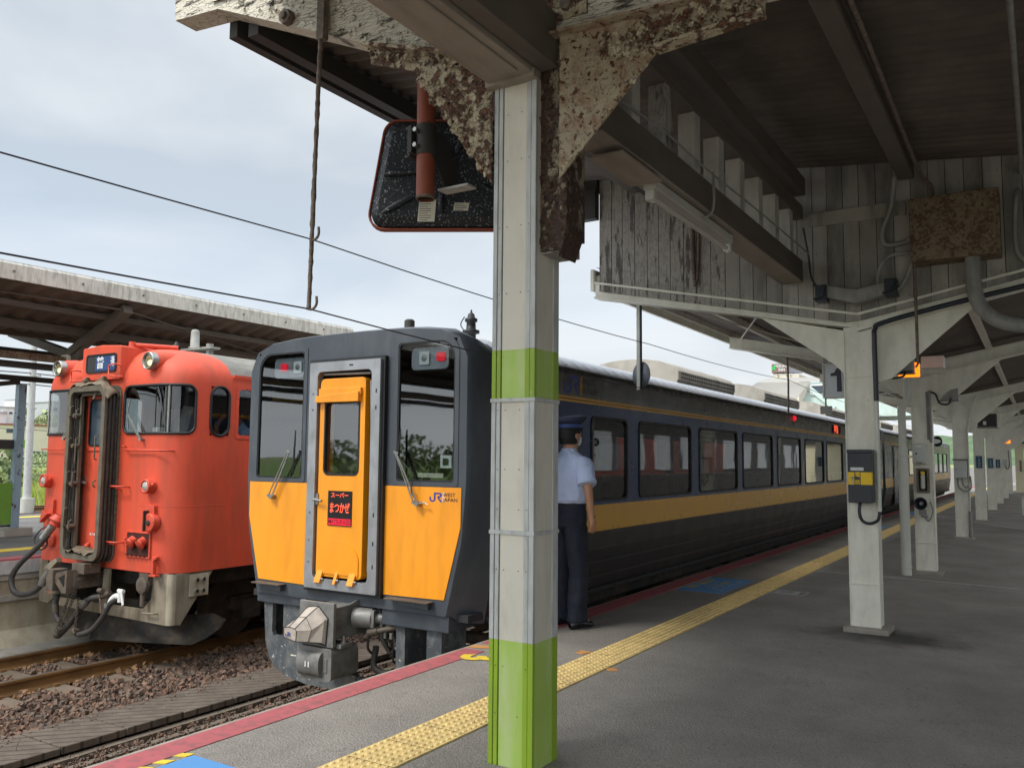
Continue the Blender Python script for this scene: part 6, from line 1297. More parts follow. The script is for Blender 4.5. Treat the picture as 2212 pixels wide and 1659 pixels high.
g = MB().mat('white'); g.box(-1.45, -1.34, 8.006, 8.0095, 1.43, 1.457); g.mat('steel'); g.cyl((-1.435, 8.01, 1.365), (-1.435, 7.985, 1.365), .012, n=10); g.box(-1.439, -1.431, 7.985, 7.99, 1.31, 1.365); g.obj('handle', ph)
g = MB().mat('jrdark'); g.text('コインホール', lambda u, v: (-1.395+u*.014, 8.0055, 1.4435+v*.013)); g.obj('label_text', ph)
g = MB().mat('blk_plastic'); g.tube(spline([(-1.39, 8.09, 1.15), (-1.395, 8.07, 1.06), (-1.37, 8.05, .99), (-1.31, 8.05, .965), (-1.25, 8.08, .99), (-1.235, 8.1, 1.04), (-1.235, 8.10, 1.07)]), .014, 10); g.obj('cord', ph)
def cond2(label, pts, r, m='conduit', n=10, grp='pipes and cables on the columns'):
    g = MB().mat(m); g.tube(spline(pts, 6), r, n); return tag(g.obj('conduit'), label, 'conduit', grp)
cond2('cream conduit down the right side of the nearest cream column', [(-1.235, 8.12, 2.05), (-1.235, 8.12, 1.6), (-1.235, 8.11, 1.07)], .02, 'pipe')
cond2('dark grey conduit bending off the beam down the nearest cream column', [(-1.235, 8.12, 2.05), (-1.238, 8.12, 2.60), (-1.225, 8.10, 2.70), (-1.15, 8.08, 2.75), (-.6, 8.08, 2.87), (0.2, 8.1, 3.02)], .022, 'blk_plastic')
g = MB().mat('rustpipe'); g.cyl((-.88, 8.05, 2.42), (-.88, 8.05, 3.24), .013, n=8); g.tube([(-.88, 8.05, 2.45), (-.88, 8.05, 2.36), (-.90, 8.05, 2.33)], .010); tag(g.obj('hanging_rod'), 'thin rusty rod hanging below the junction box', 'rod')
hb = empty('lamp_box', (-1.15, 8.6, 2.35), 'dark grey wedge housing fixed beside the nearest cream column', 'lamp housing')
g = MB().mat('conduit'); g.prism([(-1.25, 2.335), (-.97, 2.345), (-.97, 2.50), (-1.05, 2.50), (-1.22, 2.40)], 'y', 8.45, 8.62); g.obj('housing', hb, bev=.004); g = MB().mat('blk_plastic'); g.box(-1.22, -.965, 8.44, 8.63, 2.325, 2.337); g.tube(spline([(-1.22, 8.4, 2.36), (-1.16, 8.4, 2.28), (-1.05, 8.42, 2.29), (-1.03, 8.45, 2.34)]), .010); g.obj('cable', hb)
ol = empty('amber_lamp', (-1.3, 10.6, 2.5), 'lit amber warning lamp between the first two cream columns', 'lamp')
g = MB().mat('orange_lamp'); g.box(-1.355, -1.145, 10.5, 10.64, 2.485, 2.52); g.box(-1.25, -1.145, 10.5, 10.64, 2.52, 2.64); g.obj('lens', ol, bev=.004); g = MB().mat('rustpipe'); g.box(-1.252, -1.143, 10.49, 10.65, 2.641, 2.665); g.obj('cap', ol)
g = MB().mat('white'); g.box(-1.17, -.93, 11.0, 11.2, 2.62, 2.76); o = g.obj('ballast_box', bev=.006); tag(o, 'small plain grey-white box hung under the roof right of the lit amber lamp', 'box')
g = MB().mat('conduit'); g.cyl((-1.06, 11.1, 2.765), (-1.06, 11.1, 3.0), .008); 
ol2 = empty('amber_lamp', (-1.1, 38.5, 2.3), 'far amber lamp low over the last columns', 'lamp'); g = MB().mat('orange_lamp'); g.box(-1.24, -1.02, 38.4, 38.6, 2.30, 2.47); g.obj('lens', ol2, bev=.01); g = MB().mat('roof_dark'); g.box(-1.25, -1.01, 38.39, 38.61, 2.47, 2.5); g.obj('cap', ol2)
dp = empty('downpipe', (-1.6, 12.6, 0), 'fat white drainpipe with an offset bend in front of the second cream column', 'drainpipe')
g = MB().mat('pipe'); g.tube(spline([(-1.52, 12.62, 2.75), (-1.52, 12.62, 2.5), (-1.525, 12.62, 2.38), (-1.565, 12.61, 2.30), (-1.60, 12.6, 2.24), (-1.60, 12.6, 2.1)]), .052, 16); g.cyl((-1.60, 12.6, 1.70), (-1.60, 12.6, 2.12), .050, n=20); g.cyl((-1.602, 12.6, .0), (-1.602, 12.6, 1.70), .064, n=24)
g.obj('pipe', dp)
for z, r in ((1.80, .060), (1.88, .058), (2.1, .058), (1.58, .071), (.10, .071)): g = MB().mat('pipe'); g.lathe((-1.60, 12.6, z), (0, 0, 1), [(0, r-.01), (0, r), (.014, r), (.014, r-.01)], 20); g.obj('bracket', dp)
g = MB().mat('pipe'); g.box(-1.62, -1.50, 12.6, 12.9, 1.575, 1.60); g.obj('wall_bracket', dp)
sb = empty('switch_box', (-1.41, 12.83, 1.48), 'pale grey switch box with a small keyhole on the second cream column', 'box')
g = MB().mat('white'); M['boxgrey'] = mat('box_grey', '#BFC0BA', .5, 0, .04); g = MB().mat('boxgrey'); g.box(-1.505, -1.335, 12.76, 12.87, 1.49, 1.765); g.obj('box_body', sb, bev=.006); g = MB().mat('black'); g.cyl((-1.455, 12.76, 1.63), (-1.455, 12.755, 1.63), .012); g.mat('white'); g.box(-1.46, -1.38, 12.755, 12.7595, 1.72, 1.74); g.obj('lock', sb); g = MB().mat('conduit'); g.box(-1.455, -1.385, 12.74, 12.76, 1.495, 1.515); g.obj('handle', sb)
et = empty('recessed_case', (-1.39, 12.83, 1.10), 'open rusty-framed case holding a white and brown tube on the second cream column', 'case')
g = MB().mat('rustpipe'); g.ring([(-1.465, 1.10), (-1.31, 1.10), (-1.31, 1.43), (-1.465, 1.43)], [(-1.44, 1.125), (-1.335, 1.125), (-1.335, 1.405), (-1.44, 1.405)], 'y', 12.78, 12.87); g.mat('roof_dark'); g.box(-1.44, -1.335, 12.855, 12.865, 1.125, 1.405); g.obj('case_frame', et); g = MB().mat('pipe'); g.box(-1.415, -1.36, 12.79, 12.85, 1.15, 1.345); g.mat('yelpaint'); g.box(-1.415, -1.36, 12.79, 12.85, 1.345, 1.39); g.obj('tube', et, bev=.012)
sp_ = empty('loudspeaker', (-1.40, 12.75, .84), 'small dark horn loudspeaker low on the second cream column', 'loudspeaker')
g = MB().mat('blk_plastic'); g.lathe((-1.40, 12.84, .955), (-.12, -1, 0), [(0, .03), (.05, .04), (.10, .06), (.13, .08), (.135, .085), (.13, .075), (.08, .045), (.06, .02), (.08, .02), (.09, .002)], 26); g.obj('horn', sp_); g = MB().mat('conduit'); g.cyl((-1.41, 12.71, .955), (-1.41, 12.76, .955), .022); g.box(-1.45, -1.36, 12.80, 12.87, .80, .87); g.cyl((-1.42, 12.78, .80), (-1.34, 12.78, .77), .025); g.tube(spline([(-1.31, 12.84, .98), (-1.28, 12.82, .85), (-1.33, 12.82, .72), (-1.38, 12.82, .76)]), .008); g.obj('mount', sp_)
cond2('pair of conduits down the right edge of the second cream column', [(-1.275, 12.86, 2.50), (-1.275, 12.86, 2.2), (-1.275, 12.86, 1.78)], .018); cond2('thin conduits beside the pair on the second cream column', [(-1.31, 12.86, 2.48), (-1.31, 12.86, 2.2), (-1.31, 12.86, 1.82)], .013)
cond2('dark cable looping from the second cream column up under the gusset', [(-1.27, 12.86, 2.48), (-1.2, 12.86, 2.44), (-1.15, 12.84, 2.32), (-1.05, 12.82, 2.30), (-1.01, 12.84, 2.38)], .013, 'blk_plastic')
g = MB().mat('conduit'); g.prism([(-1.17, 2.345), (-.93, 2.355), (-.93, 2.52), (-1.02, 2.50)], 'y', 12.9, 13.1); tag(g.obj('lamp_housing', bev=.004), 'dark grey wedge housing fixed beside the second cream column', 'lamp housing')
# round sign seen edge on, black and white marker
g = MB().mat('black'); g.lathe((-1.265, 13.6, 1.815), (-.55, -1, 0), [(0, .0), (0, .075), (.01, .075), (.01, .0)], 26); g.mat('white'); g.prism([(-1.31, 1.775), (-1.24, 1.79), (-1.215, 1.815), (-1.24, 1.84), (-1.31, 1.855)], 'y', 13.56, 13.575); tag(g.obj('round_marker'), 'small round black and white marker peeping out right of the second cream column', 'sign')
cab = empty('cabinet', (-1.38, 19.15, 1.2), 'pale cabinet with a looped cable on the third cream column', 'cabinet')
g = MB().mat('boxgrey'); g.box(-1.50, -1.275, 19.05, 19.21, 1.215, 1.56); g.mat('conduit'); g.box(-1.52, -1.24, 19.02, 19.21, 1.565, 1.59); g.obj('box_body', cab, bev=.006); g = MB().mat('steel'); g.box(-1.48, -1.43, 19.035, 19.05, 1.375, 1.395); g.obj('latch', cab)
g = MB().mat('conduit'); g.tube(spline([(-1.44, 19.12, 1.21), (-1.43, 19.10, 1.05), (-1.36, 19.08, .97), (-1.27, 19.1, .96), (-1.21, 19.14, 1.03), (-1.22, 19.18, 1.25)]), .016); g.tube(spline([(-1.36, 19.12, 1.21), (-1.35, 19.10, 1.09), (-1.30, 19.1, 1.03), (-1.26, 19.12, 1.06)]), .013); g.obj('cable', cab)
cond2('conduit up the right edge of the third cream column', [(-1.245, 19.2, 0.05), (-1.245, 19.2, .55)], .035, 'conduit'); cond2('long conduit leaning up to the beam at the third cream column', [(-1.25, 19.2, .56), (-1.245, 19.2, 1.6), (-1.24, 19.2, 2.2), (-1.17, 19.2, 2.5), (-1.07, 19.2, 2.85)], .017, 'pipe')
g = MB().mat('roof_dark'); g.box(-1.16, -.80, 21.0, 21.5, 2.30, 2.58); g.mat('conduit'); g.box(-1.18, -.78, 20.98, 21.5, 2.28, 2.30); g.mat('white'); g.box(-1.05, -.99, 20.96, 20.98, 2.34, 2.42); tag(g.obj('hanging_display', bev=.004), 'dark box-shaped display hung from the beam beyond the third cream column', 'display')
for k, (y, z0, z1, lb) in enumerate(((25.24, 1.385, 1.70, 'largest and nearest of the three blue signs, on the fourth cream column'), (31.04, 1.36, 1.68, 'middle of the three blue signs, on the fifth cream column'), (36.34, 1.35, 1.66, 'smallest and farthest of the three blue signs, on the sixth cream column'))):
    t = empty('column_sign', (XV, y, z0), lb, 'sign', 'blue signs on the columns'); g = MB().mat('signblue'); g.box(XV-.075, XV+.07, y-.045, y-.035, z0, z1); g.obj('board', t, bev=.002)
    g = MB().mat('white')
    for i, c in enumerate('しまね川'[:4]): g.text(c, lambda u, v: (XV+u*.045, y-.046, z1-.05-i*.07+v*.045))
    g.obj('lettering', t)
sm = empty('cable_box', (-1.3, 41.9, 1.6), 'small pale box with drooping cable on the seventh cream column', 'box'); g = MB().mat('boxgrey'); g.box(-1.40, -1.26, 41.85, 42.0, 1.45, 1.68); g.obj('box_body', sm); g = MB().mat('hose'); g.tube(spline([(-1.2, 41.9, 2.1), (-1.18, 41.9, 1.6), (-1.2, 41.9, 1.35), (-1.28, 41.9, 1.3), (-1.33, 41.9, 1.44)]), .02); g.obj('cable', sm)
# track number sign
n1 = empty('track_sign', (-1.74, 8.9, 2.15), 'white square sign with a bold black figure 1 beside the nearest cream column', 'sign')
g = MB().mat('pipe'); O = [(-1.865, 2.150), (-1.50, 2.150), (-1.50, 2.50), (-1.865, 2.50)]; I = [(-1.852, 2.165), (-1.513, 2.165), (-1.513, 2.485), (-1.852, 2.485)]; g.ring(O, I, 'y', 8.94, 9.06); g.obj('frame', n1)
g = MB().mat('sign_grey'); g.box(-1.852, -1.513, 8.955, 9.045, 2.165, 2.485); g.obj('face', n1)
g = MB().mat('jrdark'); g.prism([(-1.728, 2.212), (-1.728, 2.375), (-1.787, 2.372), (-1.787, 2.400), (-1.75, 2.408), (-1.728, 2.452), (-1.690, 2.452), (-1.682, 2.212)], 'y', 8.948, 8.954); g.obj('figure', n1)
g = MB().mat('conduit'); g.box(-1.855, -1.842, 8.98, 9.0, 2.0, 2.15); g.box(-1.90, -1.785, 8.97, 8.98, 1.99, 2.07); g.obj('lower_plate', n1); g = MB().mat('conduit'); g.box(-1.86, -1.82, 8.98, 9.0, 2.50, 2.95); g.obj('hanger', n1)
# disc sign on its hanger
ds = empty('disc_sign', (-3.82, 8.78, 2.3), 'back of a round grey disc sign on a white hanging bar against the train', 'sign')
g = MB().mat('conduit'); M['discgrey'] = mat('disc_grey', '#5b6066', .5, .2, .15, 9, dirt=('#8a8e92', .5, 9, (1, 1, 1))); g = MB().mat('discgrey'); g.lathe((-3.80, 8.80, 2.462), (.45, .9, 0), [(0, .0), (0, .150), (.006, .152), (.008, .0)], 40); g.obj('disc', ds)
g = MB().mat('pipe'); g.box(-3.838, -3.80, 8.765, 8.79, 2.295, 3.36); g.mat('rubber'); g.box(-3.80, -3.785, 8.765, 8.80, 2.30, 3.34); g.obj('hanger_bar', ds)
g = MB().mat('rustpipe'); g.tube([(-3.72, 15.03, 2.32), (-3.71, 15.03, 2.9), (-3.72, 15.03, 3.33)], .017, 7); tag(g.obj('hanging_rod'), 'thin rusty rod hanging from the far eave to the train roof line', 'rod')
g = MB().mat('rustpipe'); g.cyl((-3.75, 21.5, 2.3), (-3.75, 21.5, 3.33), .016, n=6); tag(g.obj('hanging_rod'), 'farther thin rod hanging from the eave, seen past the second cream column', 'rod')
# cream building closing the far end, booth, shelf corner
eb = empty('platform_building', (-1.0, 53, 0), 'cream building with a bright opening at the far end of the platform', 'building')
g = MB().mat('cream2'); M['creamb'] = mat('cream_building', '#CFC6A6', .7, 0, .06, 3); g = MB().mat('creamb'); g.box(-1.22, -.82, 53, 53.4, 0, 2.6); g.box(-.82, .6, 53, 53.4, 2.28, 2.6); g.box(.5, 4.5, 53, 53.4, 0, 2.6); g.box(-1.22, -1.1, 53.4, 62, 0, 2.6); g.obj('wall', eb); g = MB().mat('roof_dark'); g.box(-1.3, 4.6, 52.8, 62, 2.6, 2.7); g.obj('roof', eb); g = MB().mat('rustpipe'); g.box(-1.02, -.92, 52.95, 53, 1.1, 1.7); g.obj('notice_board', eb)
g = MB().mat('pipe'); g.box(-.42, .2, 22.3, 22.7, .35, .75); g.mat('conduit'); g.box(-.40, -.36, 22.32, 22.36, 0, .35); g.box(.1, .14, 22.32, 22.36, 0, .35); g.box(-.40, -.36, 22.62, 22.66, 0, .35); tag(g.obj('white_cabinet', bev=.01), 'corner of a low white cabinet at the right edge of the photo', 'cabinet')
sbd = empty('reflection_block', (15, 20, -1.16), 'long dark block with pale windows, added unseen to darken the reflections in the blue train windows', 'building')  # added out of view so the train glass reflects a dark block
g = MB().mat('roof_dark'); g.box(14, 22, -12, 150, -1.16, 4.6); g.obj('wall', sbd); g = MB().mat('roof_dark'); g.box(13.4, 22.4, -12.5, 150.5, 4.61, 4.9); g.obj('roof', sbd)
for k in range(30):
    g = MB().mat('bldg_g'); g.box(13.95, 13.99, -9+k*4.8, -6.4+k*4.8, .9, 3.2); g.obj('window', sbd)
# ---------------------------------------------------------------- the people
FT = bpy.data.textures.new('cloth_folds', 'CLOUDS'); FT.noise_scale = .11; FT.noise_depth = 2
def folds(o, st, sc_):
    s1 = o.modifiers.new('sub', 'SUBSURF'); s1.levels = 1; s1.render_levels = 2
    d1 = o.modifiers.new('folds', 'DISPLACE'); d1.texture = FT; d1.strength = st; d1.texture_coords = 'LOCAL'
def person(name, loc, rz, label, pose, sc_=1.0):
    root = empty(name, loc, label, 'person', rz=rz); MR = MW[root]
    def W(p): return MR @ (Vector(p)*sc_)
    P = pose
    J = {'pel': (0, 0, .98, .12), 'sp1': (0, -.01, 1.14, .115), 'sp2': (0, -.01, 1.30, .125), 'sp3': (0, -.005, 1.42, .082), 'neck': (0, .0, 1.53, .055), 'hd1': (0, .02, 1.61, .072), 'hd2': (0, .015, 1.69, .088), 'hd3': (0, .0, 1.755, .06)}
    E_ = [('pel', 'sp1'), ('sp1', 'sp2'), ('sp2', 'sp3'), ('sp3', 'neck'), ('neck', 'hd1'), ('hd1', 'hd2'), ('hd2', 'hd3')]
    for s_, t in ((1, 'R'), (-1, 'L')):
        A = P['arm'+t]; J['sh'+t] = (s_*.165, 0, 1.425, .046); J['el'+t] = (*A[0], .042); J['wr'+t] = (*A[1], .027); J['pa'+t] = (*A[2], .034)
        E_ += [('sp3', 'sh'+t), ('sh'+t, 'el'+t), ('el'+t, 'wr'+t), ('wr'+t, 'pa'+t)]
        d = (Vector(A[2])-Vector(A[1])).normalized(); fwd = Vector((0, 1, 0)); side = Vector((-s_, 0, 0))
        for i, (off, ln) in enumerate(((.028, .062), (.010, .070), (-.009, .066), (-.027, .052))):
            p0 = Vector(A[2])+fwd*off+d*.035; p1 = p0+d*ln*.5+side*.008; p2 = p1+d*ln*.35+side*.026+fwd*.004
            for q, p, r_ in (('a', p0, .0095), ('b', p1, .0085), ('c', p2, .007)): J['f%d%s%s' % (i, q, t)] = (*p, r_)
            E_ += [('pa'+t, 'f%da%s' % (i, t)), ('f%da%s' % (i, t), 'f%db%s' % (i, t)), ('f%db%s' % (i, t), 'f%dc%s' % (i, t))]
        p0 = Vector(A[1])+d*.03+fwd*.03; p1 = p0+d*.035+fwd*.014; p2 = p1+d*.03+side*.012
        for q, p, r_ in (('a', p0, .012), ('b', p1, .0105), ('c', p2, .008)): J['th%s%s' % (q, t)] = (*p, r_)
        E_ += [('wr'+t, 'tha'+t), ('tha'+t, 'thb'+t), ('thb'+t, 'thc'+t)]
        G = P['leg'+t]; J['hip'+t] = (s_*.09, 0, .92, .085); J['kn'+t] = (*G[0], .055); J['an'+t] = (*G[1], .038); J['to'+t] = (G[1][0], G[1][1]+.15, .04, .03)
        E_ += [('pel', 'hip'+t), ('hip'+t, 'kn'+t), ('kn'+t, 'an'+t), ('an'+t, 'to'+t)]
    names = list(J); me = bpy.data.meshes.new('body'); me.from_pydata([Vector(J[n][:3])*sc_ for n in names], [(names.index(a), names.index(b)) for a, b in E_], [])
    o = bpy.data.objects.new('body', me); C.objects.link(o); o.parent = root; MW[o] = MR; me.materials.append(M['skin'])
    md = o.modifiers.new('skin', 'SKIN'); md.use_smooth_shade = True
    for i, n in enumerate(names): me.skin_vertices[0].data[i].radius = (J[n][3]*sc_, J[n][3]*sc_*(1.0 if n[:2] != 'hd' else 1.12)); me.skin_vertices[0].data[i].use_root = (n == 'pel')
    sb_ = o.modifiers.new('sub', 'SUBSURF'); sb_.levels = 2; sb_.render_levels = 2
    def loft(g, rings, n=24, cap=True, wr=0, seed=0):
        g.smooth = True; rows = []
        for (c, rx, ry, ax) in rings:
            c = Vector(c); ax = Vector(ax).normalized() if ax else Vector((0, 0, 1)); a = Vector((1, 0, 0)); a = (a-ax*a.dot(ax)).normalized(); b = ax.cross(a); row = []
            for i in range(n+1):
                t = 2*math.pi*i/n; k = 1+wr*noise.noise(Vector((math.cos(t)*2.2, math.sin(t)*2.2, c.z*9+seed)))
                row.append(W(c+a*math.cos(t)*rx*k+b*math.sin(t)*ry*k))
            rows.append(row)
        g.sheet(rows); 
        if cap: g.add(rows[0][:-1], [tuple(range(n))]); g.add(rows[-1][:-1], [tuple(range(n))])
        g.smooth = False
    def interp(R_, m=4):
        out = []
        for a, b in zip(R_, R_[1:]):
            for i in range(m):
                t = i/m; out.append((tuple(Vector(a[0]).lerp(Vector(b[0]), t)), a[1]+(b[1]-a[1])*t, a[2]+(b[2]-a[2])*t, a[3]))
        return out+[R_[-1]]
    g = MB().mat('shirt')
    loft(g, interp([((0, 0, 1.075), .168, .122, None), ((0, -.004, 1.11), .196, .146, None), ((0, -.012, 1.20), .198, .145, None), ((0, -.02, 1.32), .205, .142, None), ((0, -.018, 1.40), .205, .132, None), ((0, -.014, 1.45), .188, .118, None), ((0, -.010, 1.485), .150, .100, None), ((0, -.006, 1.515), .100, .084, None), ((0, -.002, 1.54), .072, .072, None), ((0, .004, 1.565), .066, .068, None)]), 36, True, .06)
    for s_, t in ((1, 'R'), (-1, 'L')):
        A = P['arm'+t]; sh = Vector((s_*.175, -.005, 1.445)); el = Vector(A[0]); ax = (el-sh)
        loft(g, interp([((s_*.10, -.008, 1.425), .055, .060, (s_*.75, 0, -.4)), ((s_*.155, -.006, 1.440), .064, .080, (s_*.7, 0, -.6)), (tuple(sh+ax*.10+Vector((s_*.008, 0, 0))), .076, .088, tuple(ax)), (tuple(sh+ax*.35), .080, .088, tuple(ax)), (tuple(sh+ax*.62), .084, .092, tuple(ax)), (tuple(sh+ax*.84), .088, .098, tuple(ax))]), 22, True, .08, 4)
    so = g.obj('shirt', root, merge=True); folds(so, .026, .10)
    g = MB().mat('trouser')
    loft(g, interp([((0, 0, 1.10), .166, .120, None), ((0, 0, 1.05), .172, .126, None), ((0, -.012, .96), .184, .140, None), ((0, -.01, .88), .180, .135, None), ((0, 0, .84), .160, .11, None)]), 30, True, .03)
    for s_, t in ((1, 'R'), (-1, 'L')):
        K, A = Vector(P['leg'+t][0]), Vector(P['leg'+t][1]); h = Vector((s_*.088, -.006, .90))
        loft(g, interp([(tuple(h), .092, .118, None), (tuple(h.lerp(K, .45)), .092, .108, None), (tuple(K), .080, .090, None), (tuple(K.lerp(A, .4)), .078, .092, None), (tuple(K.lerp(A, .85)), .076, .096, None), (tuple(A+Vector((0, .008, -.03))), .080, .108, None)], 5), 22, True, .10, s_*3)
    so = g.obj('trousers', root, merge=True); folds(so, .022, .13)
    g = MB().mat('rubber'); loft(g, [((0, 0, 1.070), .171, .125, None), ((0, 0, 1.105), .170, .124, None)], 30, False); g.obj('belt', root)
    for s_, t in ((1, 'R'), (-1, 'L')):
        A = P['leg'+t][1]; g = MB().mat('shoe'); rows = []; g.smooth = True
        for (yy, w_, h0, h1) in ((-.085, .012, .02, .05), (-.075, .034, .004, .085), (-.02, .042, .002, .10), (.05, .044, .002, .085), (.12, .052, .002, .06), (.175, .048, .004, .050), (.205, .028, .008, .035), (.215, .006, .015, .025)):
            rows.append([W((A[0]+w_*math.cos(2*math.pi*i/14)*(1 if math.sin(2*math.pi*i/14) > -.2 else 1.05), A[1]+yy, (h0+h1)/2+(h1-h0)/2*math.sin(2*math.pi*i/14))) for i in range(15)])
        g.sheet(rows); g.obj('shoe', root)
    g = MB().mat('hair'); loft(g, interp([((0, -.012, 1.595), .070, .080, None), ((0, -.010, 1.65), .092, .104, None), ((0, -.006, 1.72), .094, .108, None), ((0, 0, 1.77), .075, .085, None), ((0, .0, 1.795), .02, .03, None)], 3), 22, True, .04); h_ = g.obj('hair', root)
    for md in ():
        pass
    g = MB().mat('skin'); g.smooth = True
    # face front shell: cheeks, nose, brow, over the head
    loft(g, interp([((0, .034, 1.575), .040, .050, None), ((0, .036, 1.61), .064, .074, None), ((0, .036, 1.66), .074, .082, None), ((0, .034, 1.70), .074, .082, None), ((0, .028, 1.74), .066, .076, None)], 3), 22)
    for s_ in (1, -1): g.lathe(W((s_*.092, .005, 1.665)), (s_, -.3, 0), [(-.01, .02), (0, .026), (.008, .030), (.012, .022), (.008, .008)], 12)
    g.prism([tuple((W((0, .112, 1.70))).yz), tuple(W((0, .134, 1.655)).yz), tuple(W((0, .112, 1.645)).yz)], 'x', W((0, .12, 1.6)).x-.009, W((0, .12, 1.6)).x+.009)
    g.obj('face', root)
    g = MB().mat('white'); 
    for s_ in (-1, 1): g.lathe(W((s_*.030, .112, 1.695)), (s_*.2, 1, 0), [(0, .012), (.004, .008), (.006, .001)], 10)
    g.mat('black')
    for s_ in (-1, 1): g.lathe(W((s_*.030, .117, 1.695)), (s_*.2, 1, 0), [(0, .005), (.002, .001)], 8); g.bar(W((s_*.015, .118, 1.715)), W((s_*.048, .108, 1.717)), .004, .006)
    g.obj('eyes', root)
    return root, W, loft, interp
R1, W1, loft, interp = person('person', (-3.68, 6.87, 0), R(-16), 'railway worker seen from behind in pale blue short-sleeved shirt, navy trousers and peaked cap', {
    'armR': ((.262, -.035, 1.20), (.262, .005, .985), (.258, .025, .915)), 'armL': ((-.255, -.02, 1.19), (-.24, .06, .98), (-.23, .09, .92)),
    'legR': ((.10, .015, .50), (.105, -.01, .09)), 'legL': ((-.10, .02, .50), (-.12, .02, .09))}, 1.03)
g = MB().mat('cap'); loft(g, [((0, .0, 1.735), .100, .115, None), ((0, .0, 1.778), .103, .118, None)], 30, False); g.mat('jrblue' if False else 'cap')
loft(g, [((0, .0, 1.776), .103, .118, None), ((0, .006, 1.80), .130, .146, (0, -.12, 1)), ((0, .010, 1.822), .148, .166, (0, -.12, 1)), ((0, .008, 1.838), .134, .152, (0, -.12, 1)), ((0, .004, 1.850), .08, .10, (0, -.12, 1)), ((0, 0, 1.853), .01, .01, (0, -.1, 1))], 30)
cp_ = g.obj('cap', R1)
g = MB().mat(mat('cap_band', '#2c4a86', .6)); loft(g, [((0, .0, 1.745), .1035, .1185, None), ((0, .0, 1.772), .1055, .1205, None)], 30, False); g.obj('cap_band', cp_)
g = MB().mat('shoe'); g.add([W1(p) for p in [(-.075, .085, 1.742), (-.05, .135, 1.732), (0, .155, 1.728), (.05, .135, 1.732), (.075, .085, 1.742), (.055, .10, 1.748), (0, .118, 1.75), (-.055, .10, 1.748)]], [(0, 1, 2, 6, 7), (2, 3, 4, 5, 6)]); g.obj('cap_peak', cp_)
g = MB().mat('white'); g.smooth = True; loft(g, [((0, .062, 1.585), .05, .055, None), ((0, .066, 1.62), .064, .068, None), ((0, .066, 1.655), .064, .066, None), ((0, .064, 1.675), .05, .06, None)], 20, False)
g.tube([W1((.088, .06, 1.64)), W1((.096, .02, 1.665)), W1((.094, -.01, 1.655))], .0022, 5); g.tube([W1((.075, .07, 1.60)), W1((.094, .0, 1.635))], .0022, 5); g.obj('face_mask', R1)
g = MB().mat('black'); g.tube([W1((.078, .10, 1.70)), W1((.088, .05, 1.70)), W1((.095, .0, 1.69))], .0025, 5); g.tube([W1((.02+.02*math.cos(t), .128, 1.695+.017*math.sin(t))) for t in [i*.524 for i in range(13)]], .002, 5); g.obj('spectacles', R1)
R2, W2, _, _ = person('person', (-8.93, 7.50, .41), R(170), 'driver in a blue shirt behind the side window of the orange railcar, arm raised', {
    'armR': ((.30, .12, 1.26), (.26, .20, 1.50), (.22, .16, 1.60)), 'armL': ((-.26, .10, 1.20), (-.2, .25, 1.15), (-.15, .3, 1.15)),
    'legR': ((.10, .02, .50), (.105, 0, .09)), 'legL': ((-.10, .02, .50), (-.12, .02, .09))}, .98)
# ---------------------------------------------------------------- opposite platform canopy
oc2 = empty('opposite_canopy', (-14, 8.05, .12), 'old butterfly canopy over the opposite platform with stained concrete fascia', 'canopy')
y = -14.0; k = 0
while y < 13.2:
    y2 = min(y+1.02, 13.2); g = MB().mat('conc_fascia'); g.prism([(-12.30, 3.975), (-12.28, 3.975), (-12.275, 4.20), (-12.31, 4.245), (-12.42, 4.245), (-12.42, 4.22), (-12.33, 4.21)], 'y', y+.004, y2+.02)
    g.mat('rustpipe'); g.cyl((-12.277, y+.84, 4.10), (-12.26, y+.84, 4.10), .016, n=8); g.obj('fascia_panel', oc2, bev=.006); y = y2; k += 1
def zo(x): return 3.98-(abs(x+14.0) < 9)*0-.30*min(1.7, max(0, -12.3-x))/1.7*1.6+ (0 if x > -14.0 else (-14.0-x)*.28)
g = MB().mat('roofmetal'); ysn = [-14+i*.06 for i in range(int(27.2/.06))]
for xa, xb in ((-12.33, -14.0), (-14.0, -16.2)): g.sheet([[(x, yy, zo(x)+.02+.028*math.sin(yy*2*math.pi/.32)) for yy in ysn] for x in (xa, xb)])
g.mat('conc_fascia'); g.add([(-12.3, -14, 4.24), (-14, -14, zo(-14)+.1), (-14, 13.2, zo(-14)+.1), (-12.3, 13.2, 4.24)], [(0, 1, 2, 3)]); g.add([(-16.2, -14, zo(-16.2)+.1), (-14, -14, zo(-14)+.1), (-14, 13.2, zo(-14)+.1), (-16.2, 13.2, zo(-16.2)+.1)], [(0, 1, 2, 3)])
g.obj('roof_sheet', oc2)
for x, h in ((-12.9, .10), (-13.55, .14), (-14.4, .14), (-15.6, .10)):
    g = MB().mat('wood'); g.box(x-.05, x+.05, -14, 13.1, zo(x)-h, zo(x)-.015); g.obj('purlin', oc2)
for yc in (-10.5, -4.3, 1.9, 8.1):
    g = MB().mat('wood'); g.bar((-14.0, yc, 3.22), (-12.42, yc, 3.86), .16, .14); g.bar((-14.0, yc, 3.22), (-15.9, yc, 3.72), .16, .14); g.prism([(-14.1, 2.9), (-13.9, 2.9), (-13.5, 3.38), (-13.9, 3.30), (-14.1, 3.2)], 'y', yc-.04, yc+.04); g.obj('rafter', oc2, bev=.006)
    g = MB().mat('cream2'); g.box(-14.1, -13.9, yc-.10, yc+.10, .12, 3.2); g.box(-14.16, -13.84, yc-.16, yc+.16, 2.86, 2.94); g.obj('column', oc2, bev=.008)
g = MB().mat('peelrust2'); g.box(-14.06, -13.94, -14, 13.1, 3.05, 3.16); g.obj('valley_pipe', oc2)
